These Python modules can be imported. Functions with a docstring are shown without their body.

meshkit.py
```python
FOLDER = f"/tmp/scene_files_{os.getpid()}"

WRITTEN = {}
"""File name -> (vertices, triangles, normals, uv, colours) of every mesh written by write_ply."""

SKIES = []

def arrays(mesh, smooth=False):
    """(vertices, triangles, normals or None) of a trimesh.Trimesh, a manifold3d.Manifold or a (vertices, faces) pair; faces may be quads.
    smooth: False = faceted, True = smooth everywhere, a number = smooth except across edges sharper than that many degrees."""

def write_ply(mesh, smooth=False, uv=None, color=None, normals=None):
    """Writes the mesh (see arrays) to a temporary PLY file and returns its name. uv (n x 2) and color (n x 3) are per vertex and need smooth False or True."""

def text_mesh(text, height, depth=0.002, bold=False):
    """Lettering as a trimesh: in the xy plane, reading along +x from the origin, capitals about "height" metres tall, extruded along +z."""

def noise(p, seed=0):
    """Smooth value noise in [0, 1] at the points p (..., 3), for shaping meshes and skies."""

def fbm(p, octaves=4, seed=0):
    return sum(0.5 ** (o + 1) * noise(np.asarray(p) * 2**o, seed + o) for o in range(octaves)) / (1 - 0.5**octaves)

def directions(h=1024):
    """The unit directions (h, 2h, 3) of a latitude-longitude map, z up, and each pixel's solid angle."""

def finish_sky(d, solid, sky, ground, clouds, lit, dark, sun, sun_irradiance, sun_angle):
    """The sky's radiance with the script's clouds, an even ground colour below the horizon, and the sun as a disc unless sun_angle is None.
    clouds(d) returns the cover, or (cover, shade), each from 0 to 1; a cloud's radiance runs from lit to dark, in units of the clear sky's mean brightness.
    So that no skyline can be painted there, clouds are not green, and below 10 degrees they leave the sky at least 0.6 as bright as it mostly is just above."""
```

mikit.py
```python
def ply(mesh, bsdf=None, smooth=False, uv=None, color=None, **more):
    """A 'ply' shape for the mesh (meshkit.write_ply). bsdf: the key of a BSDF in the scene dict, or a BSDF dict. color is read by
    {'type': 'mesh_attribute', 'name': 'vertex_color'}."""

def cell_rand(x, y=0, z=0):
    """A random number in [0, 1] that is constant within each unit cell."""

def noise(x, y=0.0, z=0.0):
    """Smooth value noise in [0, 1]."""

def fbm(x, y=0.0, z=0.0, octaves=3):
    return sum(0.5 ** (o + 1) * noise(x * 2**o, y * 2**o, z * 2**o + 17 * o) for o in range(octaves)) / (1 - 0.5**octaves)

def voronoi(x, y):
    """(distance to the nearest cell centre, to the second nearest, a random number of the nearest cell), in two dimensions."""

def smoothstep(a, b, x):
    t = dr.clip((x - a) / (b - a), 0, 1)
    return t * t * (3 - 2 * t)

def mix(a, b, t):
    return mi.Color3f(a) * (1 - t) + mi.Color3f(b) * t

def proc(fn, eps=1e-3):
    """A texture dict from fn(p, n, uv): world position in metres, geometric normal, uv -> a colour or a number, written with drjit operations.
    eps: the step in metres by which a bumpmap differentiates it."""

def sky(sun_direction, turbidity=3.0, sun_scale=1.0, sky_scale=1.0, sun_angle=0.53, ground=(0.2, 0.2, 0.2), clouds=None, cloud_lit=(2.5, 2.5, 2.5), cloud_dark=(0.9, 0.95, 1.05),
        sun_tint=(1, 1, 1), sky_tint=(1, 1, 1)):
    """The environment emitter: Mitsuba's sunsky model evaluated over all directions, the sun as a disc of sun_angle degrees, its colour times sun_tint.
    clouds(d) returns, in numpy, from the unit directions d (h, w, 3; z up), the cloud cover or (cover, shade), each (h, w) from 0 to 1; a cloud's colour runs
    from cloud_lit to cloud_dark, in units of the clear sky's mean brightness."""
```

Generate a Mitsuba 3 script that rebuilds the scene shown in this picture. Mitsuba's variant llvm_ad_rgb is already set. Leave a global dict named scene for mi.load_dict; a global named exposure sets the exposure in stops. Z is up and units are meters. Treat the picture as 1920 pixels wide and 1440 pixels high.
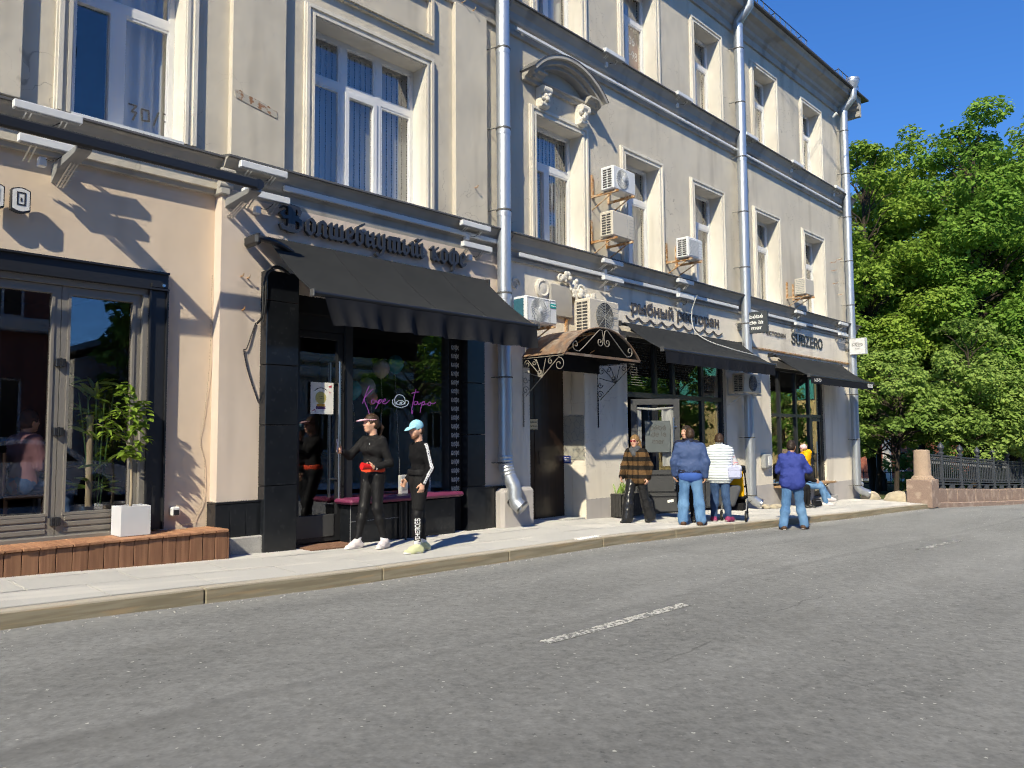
import math
import numpy as np, trimesh, drjit as dr, mitsuba as mi, mikit, meshkit
import manifold3d as m3
from shapely.geometry import Polygon, LineString, MultiPoint, box as sbox
from shapely.ops import unary_union
from shapely import affinity
from mikit import noise, fbm, smoothstep, mix, cell_rand, voronoi

T = mi.ScalarTransform4f
scene, labels = {}, {}
PI = math.pi

# ---------------------------------------------------------------- camera, sky, exposure
scene['camera'] = {'type': 'perspective', 'fov': 67.088, 'fov_axis': 'x', 'near_clip': 0.1, 'far_clip': 2000.0,
                   'to_world': T().look_at([0, -8.6, 1.47], [0.72270494, -7.91230789, 1.53911676], [-0.04492327, -0.05305177, 0.99758078])}
SUN = (-1.12, -0.52, 1.0)
scene['sky'] = mikit.sky(SUN, turbidity=2.2, sun_scale=1.0, sky_scale=0.78, sky_tint=(0.50, 0.94, 1.55), sun_tint=(0.90, 1.0, 1.075), ground=(0.22, 0.21, 0.2))
exposure = 2.14

# ---------------------------------------------------------------- materials
def pr(base, rough=0.7, metallic=0.0, spec=0.5, bump=None, bscale=1.0, eps=1e-3, two=True, **kw):
    d = {'type': 'principled', 'roughness': float(rough), 'metallic': float(metallic), 'specular': float(spec), **kw}
    d['base_color'] = mikit.proc(base) if callable(base) else base if isinstance(base, dict) else {'type': 'rgb', 'value': list(base)}
    if bump is not None:
        d = {'type': 'bumpmap', 'arbitrary': mikit.proc(bump, eps=eps), 'scale': float(bscale), 'bsdf': d}
    return {'type': 'twosided', 'bsdf': d} if two else d

def M(name, *a, **k):
    scene[name] = pr(*a, **k)

def plaster(c1, c2, dirt, crack=0.0):
    def f(p, n, uv):
        a = fbm(p.x * 0.9, p.y * 0.9 + 3.1, p.z * 0.9, octaves=4)
        b = fbm(p.x * 6, p.y * 6, p.z * 2.2, octaves=3)
        st = fbm(p.x * 3.3, p.y * 3.3, p.z * 0.35, octaves=3)
        c = mix(c1, c2, smoothstep(0.3, 0.7, 0.65 * a + 0.35 * b))
        c = mix(c, dirt, 0.7 * smoothstep(0.52, 0.8, st))
        if crack > 0:
            wx = p.x * 2.3 + fbm(p.x * 3, p.z * 3, 1.0) * 1.6
            wz = p.z * 2.0 + fbm(p.x * 3, p.z * 3, 9.0) * 1.6
            d1, d2, w = voronoi(wx, wz)
            ln = 1 - smoothstep(0.0, 0.025, d2 - d1)
            gate = smoothstep(0.5, 0.66, fbm(p.x * 0.8 + 40, p.z * 0.8, p.y))
            c = mix(c, (0.2, 0.17, 0.13), crack * ln * gate)
        return c
    return f

def plaster_bump(p, n, uv):
    return fbm(p.x * 9, p.y * 9, p.z * 9, octaves=4) * 0.006 + fbm(p.x * 1.7, p.y * 1.7, p.z * 1.7, octaves=2) * 0.02

M('plaster_beige', plaster((0.575, 0.525, 0.435), (0.515, 0.47, 0.39), (0.42, 0.38, 0.31), 0.5), 0.9, spec=0.15, bump=plaster_bump)
M('plaster_peach', plaster((0.66, 0.545, 0.43), (0.62, 0.505, 0.395), (0.55, 0.45, 0.35)), 0.85, spec=0.2)
M('plaster_pink', plaster((0.63, 0.535, 0.455), (0.58, 0.49, 0.415), (0.48, 0.405, 0.345), 0.35), 0.9, spec=0.15)
M('plaster_cream', plaster((0.76, 0.70, 0.595), (0.70, 0.64, 0.54), (0.55, 0.495, 0.41), 0.3), 0.9, spec=0.15)
M('plinth_grey', plaster((0.46, 0.43, 0.41), (0.39, 0.37, 0.36), (0.26, 0.25, 0.24)), 0.9, spec=0.15, bump=plaster_bump, bscale=1.5)
M('trim_white', plaster((0.68, 0.645, 0.57), (0.59, 0.555, 0.485), (0.45, 0.42, 0.36)), 0.85, spec=0.2)
M('stone_moulding', plaster((0.43, 0.405, 0.36), (0.36, 0.34, 0.305), (0.24, 0.225, 0.205)), 0.85, spec=0.2)
M('white_plastic', (0.66, 0.665, 0.67), 0.35)
M('white_metal', (0.66, 0.67, 0.67), 0.45)
M('beige_plastic', (0.56, 0.51, 0.42), 0.5)
M('grey_plastic', (0.30, 0.31, 0.31), 0.5)
M('dark_grille', (0.05, 0.05, 0.05), 0.6)
M('black_metal', (0.018, 0.019, 0.022), 0.38)
M('black_tile', lambda p, n, uv: mix((0.006, 0.0075, 0.010), (0.018, 0.02, 0.024), 0.6 * fbm(p.x * 5 + p.y * 5, p.z * 5, 1.0) + 0.6 * smoothstep(0.62, 0.75, fbm(p.x * 28, p.y * 28, p.z * 16))), 0.2, spec=0.5)
M('black_matte', (0.012, 0.012, 0.013), 0.8, spec=0.2)
M('brown_dark', lambda p, n, uv: mix((0.035, 0.020, 0.013), (0.022, 0.013, 0.009), noise(p.x * 40, p.y * 40, p.z * 2)), 0.28)
M('taupe_metal', (0.20, 0.185, 0.165), 0.35)
M('grey_metal', (0.32, 0.33, 0.34), 0.4, metallic=0.4)
M('steel', (0.62, 0.62, 0.61), 0.25, metallic=1.0)
M('galvanised', lambda p, n, uv: mix((0.50, 0.535, 0.575), (0.62, 0.65, 0.685), fbm(p.x * 14, p.y * 14, p.z * 5)), 0.42, metallic=0.8)
M('roof_metal', (0.07, 0.065, 0.06), 0.5)
M('lip_metal', (0.10, 0.098, 0.095), 0.5)
M('rust_iron', lambda p, n, uv: mix((0.36, 0.17, 0.06), (0.52, 0.42, 0.30), smoothstep(0.35, 0.7, fbm(p.x * 22, p.y * 22, p.z * 22))), 0.85, spec=0.2)
M('rust_sheet', lambda p, n, uv: mix(mix((0.15, 0.11, 0.085), (0.235, 0.145, 0.09), smoothstep(0.35, 0.65, fbm(p.x * 3, p.y * 9, p.z * 6))), (0.26, 0.22, 0.18), 0.7 * smoothstep(0.5, 0.7, fbm(p.x * 6 + 7, p.y * 14, p.z * 9))), 0.7, spec=0.3)
M('wrought_iron', (0.03, 0.027, 0.025), 0.5)
M('wrought_pale', (0.23, 0.21, 0.18), 0.6)
M('awning_fabric', lambda p, n, uv: mix((0.017, 0.0185, 0.0195), (0.025, 0.0265, 0.0275), fbm(p.x * 3, p.y * 3, p.z * 3) + 0.15 * noise(p.x * 160, p.y * 160, p.z * 160)), 0.85, spec=0.25)
M('valance_fabric', (0.011, 0.012, 0.016), 0.8, spec=0.25)
M('text_black', (0.03, 0.032, 0.038), 0.35)
M('text_white', (0.8, 0.8, 0.78), 0.6)
M('text_grey', (0.42, 0.42, 0.42), 0.7)
M('text_dark', (0.06, 0.055, 0.05), 0.6)
M('cable_black', (0.015, 0.015, 0.016), 0.6)
M('cable_white', (0.6, 0.6, 0.57), 0.6)

def wood(c1, c2, ax):
    def f(p, n, uv):
        q = (p.x, p.y, p.z)
        tone = cell_rand(p.x / 0.155 + 300, 7)
        s = [34.0, 34.0, 34.0]; s[ax] = 1.6
        g = fbm(q[0] * s[0] + tone * 20, q[1] * s[1], q[2] * s[2], octaves=4)
        return mix(mix(c1, c2, smoothstep(0.3, 0.7, g)), (0.08, 0.04, 0.02), 0.25 * tone)
    return f
M('deck_wood', wood((0.285, 0.145, 0.08), (0.19, 0.09, 0.05), 2), 0.55)
M('deck_wood_top', wood((0.42, 0.22, 0.12), (0.31, 0.15, 0.08), 1), 0.6)
M('bench_wood', wood((0.40, 0.26, 0.14), (0.30, 0.18, 0.09), 0), 0.6)
M('charred_wood', (0.035, 0.034, 0.033), 0.6)
M('concrete_light', plaster((0.56, 0.57, 0.59), (0.50, 0.51, 0.53), (0.44, 0.44, 0.46)), 0.9, spec=0.2)
M('granite_grey', lambda p, n, uv: mix((0.42, 0.41, 0.39), (0.30, 0.295, 0.285), smoothstep(0.35, 0.65, 0.5 * fbm(p.x * 9, p.y * 9, p.z * 9) + 0.5 * noise(p.x * 150, p.y * 150, p.z * 150))), 0.85, spec=0.2)
M('granite_pink', lambda p, n, uv: mix(mix((0.33, 0.235, 0.19), (0.22, 0.165, 0.14), noise(p.x * 90, p.y * 90, p.z * 90)), (0.42, 0.33, 0.27), 0.7 * smoothstep(0.5, 0.75, fbm(p.x * 5, p.y * 5, p.z * 5))), 0.75, spec=0.3)
M('granite_tan', lambda p, n, uv: mix((0.48, 0.365, 0.275), (0.37, 0.275, 0.205), 0.6 * noise(p.x * 90, p.y * 90, p.z * 90) + 0.5 * fbm(p.x * 4, p.y * 4, p.z * 7)), 0.8, spec=0.2)
M('field_stone', lambda p, n, uv: mix((0.52, 0.46, 0.345), (0.38, 0.33, 0.24), fbm(p.x * 12, p.y * 12, p.z * 12)), 0.9, spec=0.2)

def slab(p, n, uv):
    t = cell_rand(p.x / 0.9 + 100.0, p.y / 0.6 + 50, 3)
    a = fbm(p.x * 1.4, p.y * 3.5, 0.3, octaves=4)
    b = noise(p.x * 120, p.y * 120, p.z * 120)
    w = smoothstep(0.5, 0.72, fbm(p.x * 0.9 + 7, p.y * 5 + p.x * 0.4, 4.0, octaves=4))
    c = mix((0.42, 0.412, 0.39), (0.335, 0.33, 0.315), 0.5 * a + 0.3 * b + 0.25 * t)
    return mix(c, (0.50, 0.48, 0.445), 0.5 * w)
M('slab_stone', slab, 0.85, spec=0.2)
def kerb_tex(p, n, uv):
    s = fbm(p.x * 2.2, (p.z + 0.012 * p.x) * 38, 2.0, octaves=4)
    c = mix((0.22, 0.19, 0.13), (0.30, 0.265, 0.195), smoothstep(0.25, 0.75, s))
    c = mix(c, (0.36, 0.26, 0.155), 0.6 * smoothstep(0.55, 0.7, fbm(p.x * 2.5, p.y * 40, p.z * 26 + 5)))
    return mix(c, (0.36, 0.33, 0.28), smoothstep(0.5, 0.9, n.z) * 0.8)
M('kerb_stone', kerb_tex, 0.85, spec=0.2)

def asphalt(p, n, uv):
    g1 = noise(p.x * 62, p.y * 62, 0.5)
    g2 = noise(p.x * 27, p.y * 27, 3.5)
    g3 = noise(p.x * 120, p.y * 120, 5.5)
    speck = smoothstep(0.78, 0.92, noise(p.x * 40 + 9, p.y * 40, 8.5))
    pits = smoothstep(0.74, 0.9, noise(p.x * 38, p.y * 38, 21.5))
    big = fbm(p.x * 0.5, p.y * 1.4, 1.0, octaves=4)
    c = mix((0.066, 0.068, 0.068), (0.242, 0.245, 0.244), 0.30 * g1 + 0.34 * g2 + 0.12 * g3 + 0.2 * noise(p.x * 15, p.y * 15, 6.5) + 0.30 * (big - 0.42))
    c = mix(c, (0.44, 0.44, 0.41), 0.75 * speck)
    c = mix(c, (0.06, 0.061, 0.062), 0.6 * pits)
    ln = p.y - 0.25 * fbm(p.x * 0.3, 2.0, 1.0)
    trk = dr.exp(-dr.square((ln + 3.05) / 0.28)) + dr.exp(-dr.square((ln + 4.55) / 0.28)) + dr.exp(-dr.square((ln + 6.1) / 0.3)) + dr.exp(-dr.square((ln + 7.6) / 0.3))
    c = c * (1 + 0.10 * trk * (0.4 + fbm(p.x * 0.8, p.y * 2, 9.0)))
    pa = smoothstep(0.0, 0.05, (p.x - 9.2) + 0.1 * fbm(p.y * 4, 1.0)) * (1 - smoothstep(0.0, 0.05, p.x - 15.5)) * smoothstep(-3.35, -3.3, p.y + 0.05 * fbm(p.x * 3, 4.0))
    c = c * (1 - 0.10 * pa)
    # a seam between two lanes of asphalt, a crack and dusty strip along the kerb
    y0 = p.y + 4.50 + 0.05 * fbm(p.x * 1.5, 2.0) * 2
    seam = (1 - smoothstep(0.01, 0.09, dr.abs(y0))) * (0.35 + 0.65 * fbm(p.x * 2, p.y * 2, 3.0))
    c = mix(c, (0.085, 0.086, 0.087), 0.35 * seam)
    y1 = p.y + 5.55 - 0.06 * (p.x - 7) + 0.16 * (fbm(p.x * 3.1, 5.0, octaves=4) - 0.5)
    ck = (1 - smoothstep(0.004, 0.016, dr.abs(y1))) * smoothstep(0.47, 0.6, noise(p.x * 2.2 + 3, 4.0)) * smoothstep(4.0, 5.0, p.x) * (1 - smoothstep(8.0, 9.5, p.x))
    c = mix(c, (0.03, 0.03, 0.03), 0.32 * ck)
    st = smoothstep(0.63, 0.8, fbm(p.x * 0.9 + 3, p.y * 2.6, 7.0, octaves=3))
    c = mix(c, (0.10, 0.10, 0.098), 0.28 * st)
    dust = smoothstep(-2.35, -1.9, p.y + 0.25 * fbm(p.x * 4, p.y * 4, 2.0))
    return mix(c, (0.24, 0.24, 0.23), 0.35 * dust * (0.5 + g2))
def asphalt_bump(p, n, uv):
    return noise(p.x * 75, p.y * 75, 1.0) * 0.007 + noise(p.x * 31, p.y * 31, 2.0) * 0.007
M('asphalt', asphalt, 0.9, spec=0.25)
M('joint_dark', (0.06, 0.055, 0.05), 0.95)
def worn_paint(p, n, uv):
    w = fbm(p.x * 48, p.y * 48, 1.0, octaves=3) + 0.16 * (noise(p.x * 3.5, p.y * 9, 3.0) - 0.3)
    return mix(asphalt(p, n, uv), (0.62, 0.61, 0.57), smoothstep(0.44, 0.66, w) * 0.62)
M('road_paint', worn_paint, 0.8, spec=0.3)
M('road_paint_faint', lambda p, n, uv: mix(asphalt(p, n, uv), (0.5, 0.5, 0.47), 0.7 * smoothstep(0.60, 0.70, fbm(p.x * 19, p.y * 26, 1.0, octaves=4))), 0.8, spec=0.3)
M('lawn_green', lambda p, n, uv: mix((0.035, 0.06, 0.016), (0.06, 0.055, 0.03), fbm(p.x * 1.2, p.y * 1.2, 2.0, octaves=4)), 0.95, spec=0.1)
M('park_soil', (0.12, 0.11, 0.09), 0.95, spec=0.1)
scene['window_glass'] = {'type': 'thindielectric', 'int_ior': 1.8, 'ext_ior': 1.0}
scene['shop_glass'] = {'type': 'thindielectric', 'int_ior': 1.95, 'ext_ior': 1.0}
M('blind_blue', (0.33, 0.345, 0.345), 0.8, spec=0.2)
M('curtain_pale', (0.46, 0.47, 0.46), 0.9, spec=0.1)
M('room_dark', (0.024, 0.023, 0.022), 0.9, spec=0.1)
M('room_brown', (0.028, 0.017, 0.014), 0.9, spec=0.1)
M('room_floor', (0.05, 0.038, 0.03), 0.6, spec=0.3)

# ---------------------------------------------------------------- helpers
def add(key, mesh, bsdf, smooth=False, parent=None, **kw):
    """one mesh = one entry; a taken key gets _001, _002, ..."""
    if parent: key = parent + '__' + key
    k, i = key, 0
    while k in scene or k in labels:
        i += 1; k = f'{key}_{i:03d}'
    scene[k] = mikit.ply(mesh, bsdf, smooth=smooth, **kw)
    return k
_used = {}
def thing(name, label=None, cat=None, group=None, parent=None, kind=None):
    """a key for a thing (or a part) whose pieces follow as key__piece"""
    key = f'{parent}__{name}' if parent else name
    i = _used.get(key, -1) + 1; _used[key] = i
    k = key if i == 0 else f'{key}_{i:03d}'
    if label or kind: tag(k, label, cat, group, kind)
    return k
def tag(k, label=None, cat=None, group=None, kind=None):
    labels[k] = {a: b for a, b in (('label', label), ('category', cat), ('group', group), ('kind', kind)) if b}
    return k
def one(name, mesh, bsdf, label=None, cat=None, group=None, kind=None, smooth=False, **kw):
    k = thing(name)
    scene[k] = mikit.ply(mesh, bsdf, smooth=smooth, **kw)
    return tag(k, label, cat, group, kind)

def cat(ms):
    return trimesh.util.concatenate([m for m in ms if m is not None])
def bx(x0, x1, y0, y1, z0, z1, bev=0.0):
    x0, x1 = min(x0, x1), max(x0, x1); y0, y1 = min(y0, y1), max(y0, y1); z0, z1 = min(z0, z1), max(z0, z1)
    if bev <= 0:
        m = trimesh.creation.box([x1 - x0, y1 - y0, z1 - z0]); m.apply_translation([(x0 + x1) / 2, (y0 + y1) / 2, (z0 + z1) / 2]); return m
    b = min(bev, (x1 - x0) * .45, (y1 - y0) * .45, (z1 - z0) * .45); pts = []
    for sx in (0, 1):
        for sy in (0, 1):
            for sz in (0, 1):
                X, Y, Z = (x1, x0)[1 - sx], (y1, y0)[1 - sy], (z1, z0)[1 - sz]
                dx, dy, dz = (-b if sx else b), (-b if sy else b), (-b if sz else b)
                pts += [(X + dx, Y + dy, Z), (X + dx, Y, Z + dz), (X, Y + dy, Z + dz)]
    return trimesh.Trimesh(pts, process=False).convex_hull
def xf(m, rz=0, loc=(0, 0, 0), rx=0, ry=0, s=1.0):
    m = m.copy(); A = np.eye(4)
    for a, ax in ((rx, [1, 0, 0]), (ry, [0, 1, 0]), (rz, [0, 0, 1])):
        if a: A = trimesh.transformations.rotation_matrix(a, ax) @ A
    A[:3, :3] *= s; A[:3, 3] = loc
    m.apply_transform(A); return m
def frame(m, o, ex, ey, ez):
    A = np.eye(4); A[:3, 0], A[:3, 1], A[:3, 2], A[:3, 3] = ex, ey, ez, o
    m = m.copy(); m.apply_transform(A); return m
def tube(pts, r, sides=8, caps=True):
    p = np.asarray(pts, float); n = len(p)
    r = np.broadcast_to(np.asarray(r, float), (n,))
    t = np.gradient(p, axis=0); t /= np.linalg.norm(t, axis=1, keepdims=True) + 1e-12
    a = np.cross(t[0], [0, 0, 1.0] if abs(t[0][2]) < .9 else [1.0, 0, 0]); a /= np.linalg.norm(a)
    rings = []; ang = np.arange(sides) * 2 * PI / sides
    for i in range(n):
        a = a - t[i] * (a @ t[i]); a /= np.linalg.norm(a) + 1e-12; b = np.cross(t[i], a)
        rings.append(p[i] + r[i] * (np.cos(ang)[:, None] * a + np.sin(ang)[:, None] * b))
    v = np.vstack(rings); f = []
    for i in range(n - 1):
        for j in range(sides):
            k = (j + 1) % sides; f.append((i * sides + j, i * sides + k, (i + 1) * sides + k)); f.append((i * sides + j, (i + 1) * sides + k, (i + 1) * sides + j))
    if caps:
        v = np.vstack([v, p[0], p[-1]]); c0, c1 = len(v) - 2, len(v) - 1
        for j in range(sides):
            k = (j + 1) % sides; f.append((c0, k, j)); f.append((c1, (n - 1) * sides + j, (n - 1) * sides + k))
    return trimesh.Trimesh(v, f, process=False)
def rod(a, b, r, sides=8):
    return tube([a, b], r, sides)
def curve(pts, n=40):
    """Catmull-Rom through the points"""
    p = np.asarray(pts, float); q = np.vstack([2 * p[0] - p[1], p, 2 * p[-1] - p[-2]]); out = []
    m = max(2, n // (len(p) - 1))
    for i in range(1, len(q) - 2):
        for t in np.linspace(0, 1, m, endpoint=False):
            out.append(.5 * ((2 * q[i]) + (q[i + 1] - q[i - 1]) * t + (2 * q[i - 1] - 5 * q[i] + 4 * q[i + 1] - q[i + 2]) * t * t + (3 * q[i] - q[i - 1] - 3 * q[i + 1] + q[i + 2]) * t ** 3))
    return np.array(out + [p[-1]])
def ext(poly, d):
    gs = [g for g in getattr(poly, 'geoms', [poly]) if g.area > 1e-9]
    return cat([trimesh.creation.extrude_polygon(g, d, engine='earcut') for g in gs])
def wallmap(m, x=0, y=0, z=0):
    """xy drawing, extruded along +z, stood up against a facade (faces -y)"""
    return frame(m, (x, y, z), (1, 0, 0), (0, 0, 1), (0, -1, 0))
def panel(poly, y0, y1):
    """a polygon drawn in facade (x, z) as a slab from y0 to y1 (y1 > y0)"""
    return wallmap(ext(poly, y1 - y0), 0, y1, 0)
def sweep_x(profile, x0, x1):
    """a (y, z) profile, closed polygon, run along x"""
    m = trimesh.creation.extrude_polygon(Polygon(profile), x1 - x0, engine='earcut')
    return frame(m, (x0, 0, 0), (0, 1, 0), (0, 0, 1), (1, 0, 0))
def lathe(prof, n=20, o=(0, 0, 0)):
    m = trimesh.creation.revolve(np.asarray(prof, float), sections=n); m.apply_translation(o); return m
def ring(x0, x1, z0, z1, w, wb=None):
    return sbox(x0, z0, x1, z1).difference(sbox(x0 + w, z0 + (w if wb is None else wb), x1 - w, z1 - w))
rng = np.random.default_rng(7)
GX = [-200, -30, 2, 4.6, 8, 9.3, 11, 11.6, 18.9, 22, 23.8, 32, 60, 300]
GZ = [1.1, .9, .25, .15, .095, .08, .015, -.01, -.29, -.365, -.415, -.85, -2, -2.6]
def gw(x): return np.interp(x, GX, GZ)
def yk(x): return -1.87 - .045 * np.maximum(0, np.asarray(x, float) - 20)
def pave(x, y): return gw(x) + .02 * np.clip(y, -2, 0)
def grid(xs, ys, zf):
    X, Y = np.meshgrid(xs, ys, indexing='ij'); v = np.stack([X, Y, zf(X, Y)], -1).reshape(-1, 3); n = len(ys)
    i, j = np.meshgrid(np.arange(len(xs) - 1), np.arange(n - 1), indexing='ij'); a = (i * n + j).ravel()
    return trimesh.Trimesh(v, np.vstack([np.stack([a, a + n, a + n + 1], 1), np.stack([a, a + n + 1, a + 1], 1)]), process=False)
# ---------------------------------------------------------------- ground, road, pavement
xs = np.unique(np.concatenate([np.array(GX), np.arange(-40, 90, 2.0), [-600, 700]]))
one('ground', grid(xs, np.array([-500, -200, -60, -30, -14, -8, 0, 8, 30, 60, 200, 500]), lambda x, y: gw(x) - .22), 'park_soil', kind='structure', smooth=True)
rx = np.unique(np.concatenate([np.arange(-60, 140, 1.0), GX[1:-1]]))
v = grid(rx, np.linspace(0, 1, 12), lambda x, y: gw(x) - .175)
v.vertices[:, 1] = (yk(v.vertices[:, 0]) + .02) * (1 - v.vertices[:, 1]) + (-12.4) * v.vertices[:, 1]
one('road', v, 'asphalt', kind='structure', smooth=True)
def dash(x0, x1, y, w):
    return grid(np.linspace(x0, x1, 12), np.array([y - w / 2, y + w / 2]), lambda x, yy: gw(x) - .171)
one('lane_marking', dash(4.28, 6.25, -4.82, .11), 'road_paint', kind='structure')
one('lane_marking', dash(12.4, 14.6, -5.0, .11), 'road_paint_faint', kind='structure')
one('far_pavement', grid(rx, np.array([-12.4, -17.0]), lambda x, y: gw(x) - .03), 'slab_stone', kind='structure', smooth=True)
one('pavement_bed', grid(np.arange(-12, 26, .5), np.linspace(-1.8, 1.2, 4), lambda x, y: pave(x, y) - .03), 'joint_dark', kind='structure', smooth=True)
one('park_path', grid(np.arange(24.3, 60, .6), np.array([-1.35, 8.5]), lambda x, y: gw(x) - .06), 'slab_stone', kind='structure', smooth=True)
v = grid(np.arange(25.5, 140, 1.5), np.linspace(0, 1, 8), lambda x, y: gw(x) - .03)
v.vertices[:, 1] = (yk(v.vertices[:, 0]) + .75) * (1 - v.vertices[:, 1]) + 60 * v.vertices[:, 1]
one('lawn', v, 'lawn_green', kind='structure', smooth=True)
pv = 'pavement'
labels[pv] = {'kind': 'structure'}
def slabmesh(x0, x1, y0, y1, dz):
    m = bx(x0, x1, y0, y1, -.05, 0, .003); V = m.vertices
    V[:, 2] += pave(V[:, 0], V[:, 1]) + dz
    m.vertices = V; return m
rows = [(-1.72, -1.12, .9, 0), (-1.115, -.56, .9, .45), (-.555, .3, .9, .2)]
for y0, y1, L, off in rows:
    x = -1.2 + off
    while x < 24.3:
        l = L if not 9.0 < x < 12.5 else L / 2
        yy = y0 if x < 20 else float(yk(x + l / 2)) + .16 if y0 < -1.6 else y0
        add('slab', slabmesh(x + .006, x + l - .006, yy, y1 - .010, rng.normal(0, .0012)), 'slab_stone', parent=pv)
        x += l
kb = 'kerb'
labels[kb] = {'kind': 'structure'}
x = -2.66
while x < 46:
    l = 1.93 if x < 23 else 1.2
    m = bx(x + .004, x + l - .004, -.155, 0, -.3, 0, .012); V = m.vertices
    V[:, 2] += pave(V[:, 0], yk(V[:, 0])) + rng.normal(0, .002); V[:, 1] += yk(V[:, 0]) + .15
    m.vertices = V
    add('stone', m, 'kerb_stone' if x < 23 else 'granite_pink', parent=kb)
    x += l
for k in range(9):     # small raised teeth of a tactile strip at the kerb
    m = bx(8.45 + k * .055, 8.45 + k * .055 + .03, -1.84, -1.73, 0, .007); m.vertices[:, 2] += gw(8.5) - .036
    add('tactile_bar', m, 'text_white', parent=pv)

# ---------------------------------------------------------------- the building
bd = thing('building', 'long three storey beige plastered corner building with shops along its ground floor', 'building')
XL, XR, YB = -9.0, 24.2, 14.0
BE = 4.77; UE = 8.69
def cut(poly, *holes):
    return poly.difference(unary_union(list(holes))) if holes else poly
# window list: (outer x0, outer x1, storey)
W2 = [(2.32, 3.79), (9.5, 11.09), (12.13, 13.62), (14.73, 16.24), (17.69, 19.2), (20.57, 22.12)]
A2 = (5.17, 7.36)
TW = [(2.32, 3.79), (5.17, 7.36), (9.55, 11.1), (12.13, 13.6), (14.86, 16.3), (17.76, 19.26), (20.7, 22.2)]
SW = .145                      # width of the moulded surround
holes2 = [sbox(a + SW, 4.80, b - SW, 7.0) for a, b in W2 + [A2]]
holes3 = [sbox(a + SW, 8.86, b - SW, 10.77) for a, b in TW]
up = cut(sbox(XL, 4.4, XR, 11.35), *holes2, *holes3)
add('wall', panel(up, 0, .42), 'plaster_beige', parent=bd)
add('side_wall', cat([bx(XR - .3, XR, .42, YB, -1.5, 11.35), bx(XL, XL + .3, .42, YB, -.5, 11.35), bx(XL, XR, YB - .3, YB - .002, -1, 11.35)]), 'plaster_beige', parent=bd)
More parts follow.
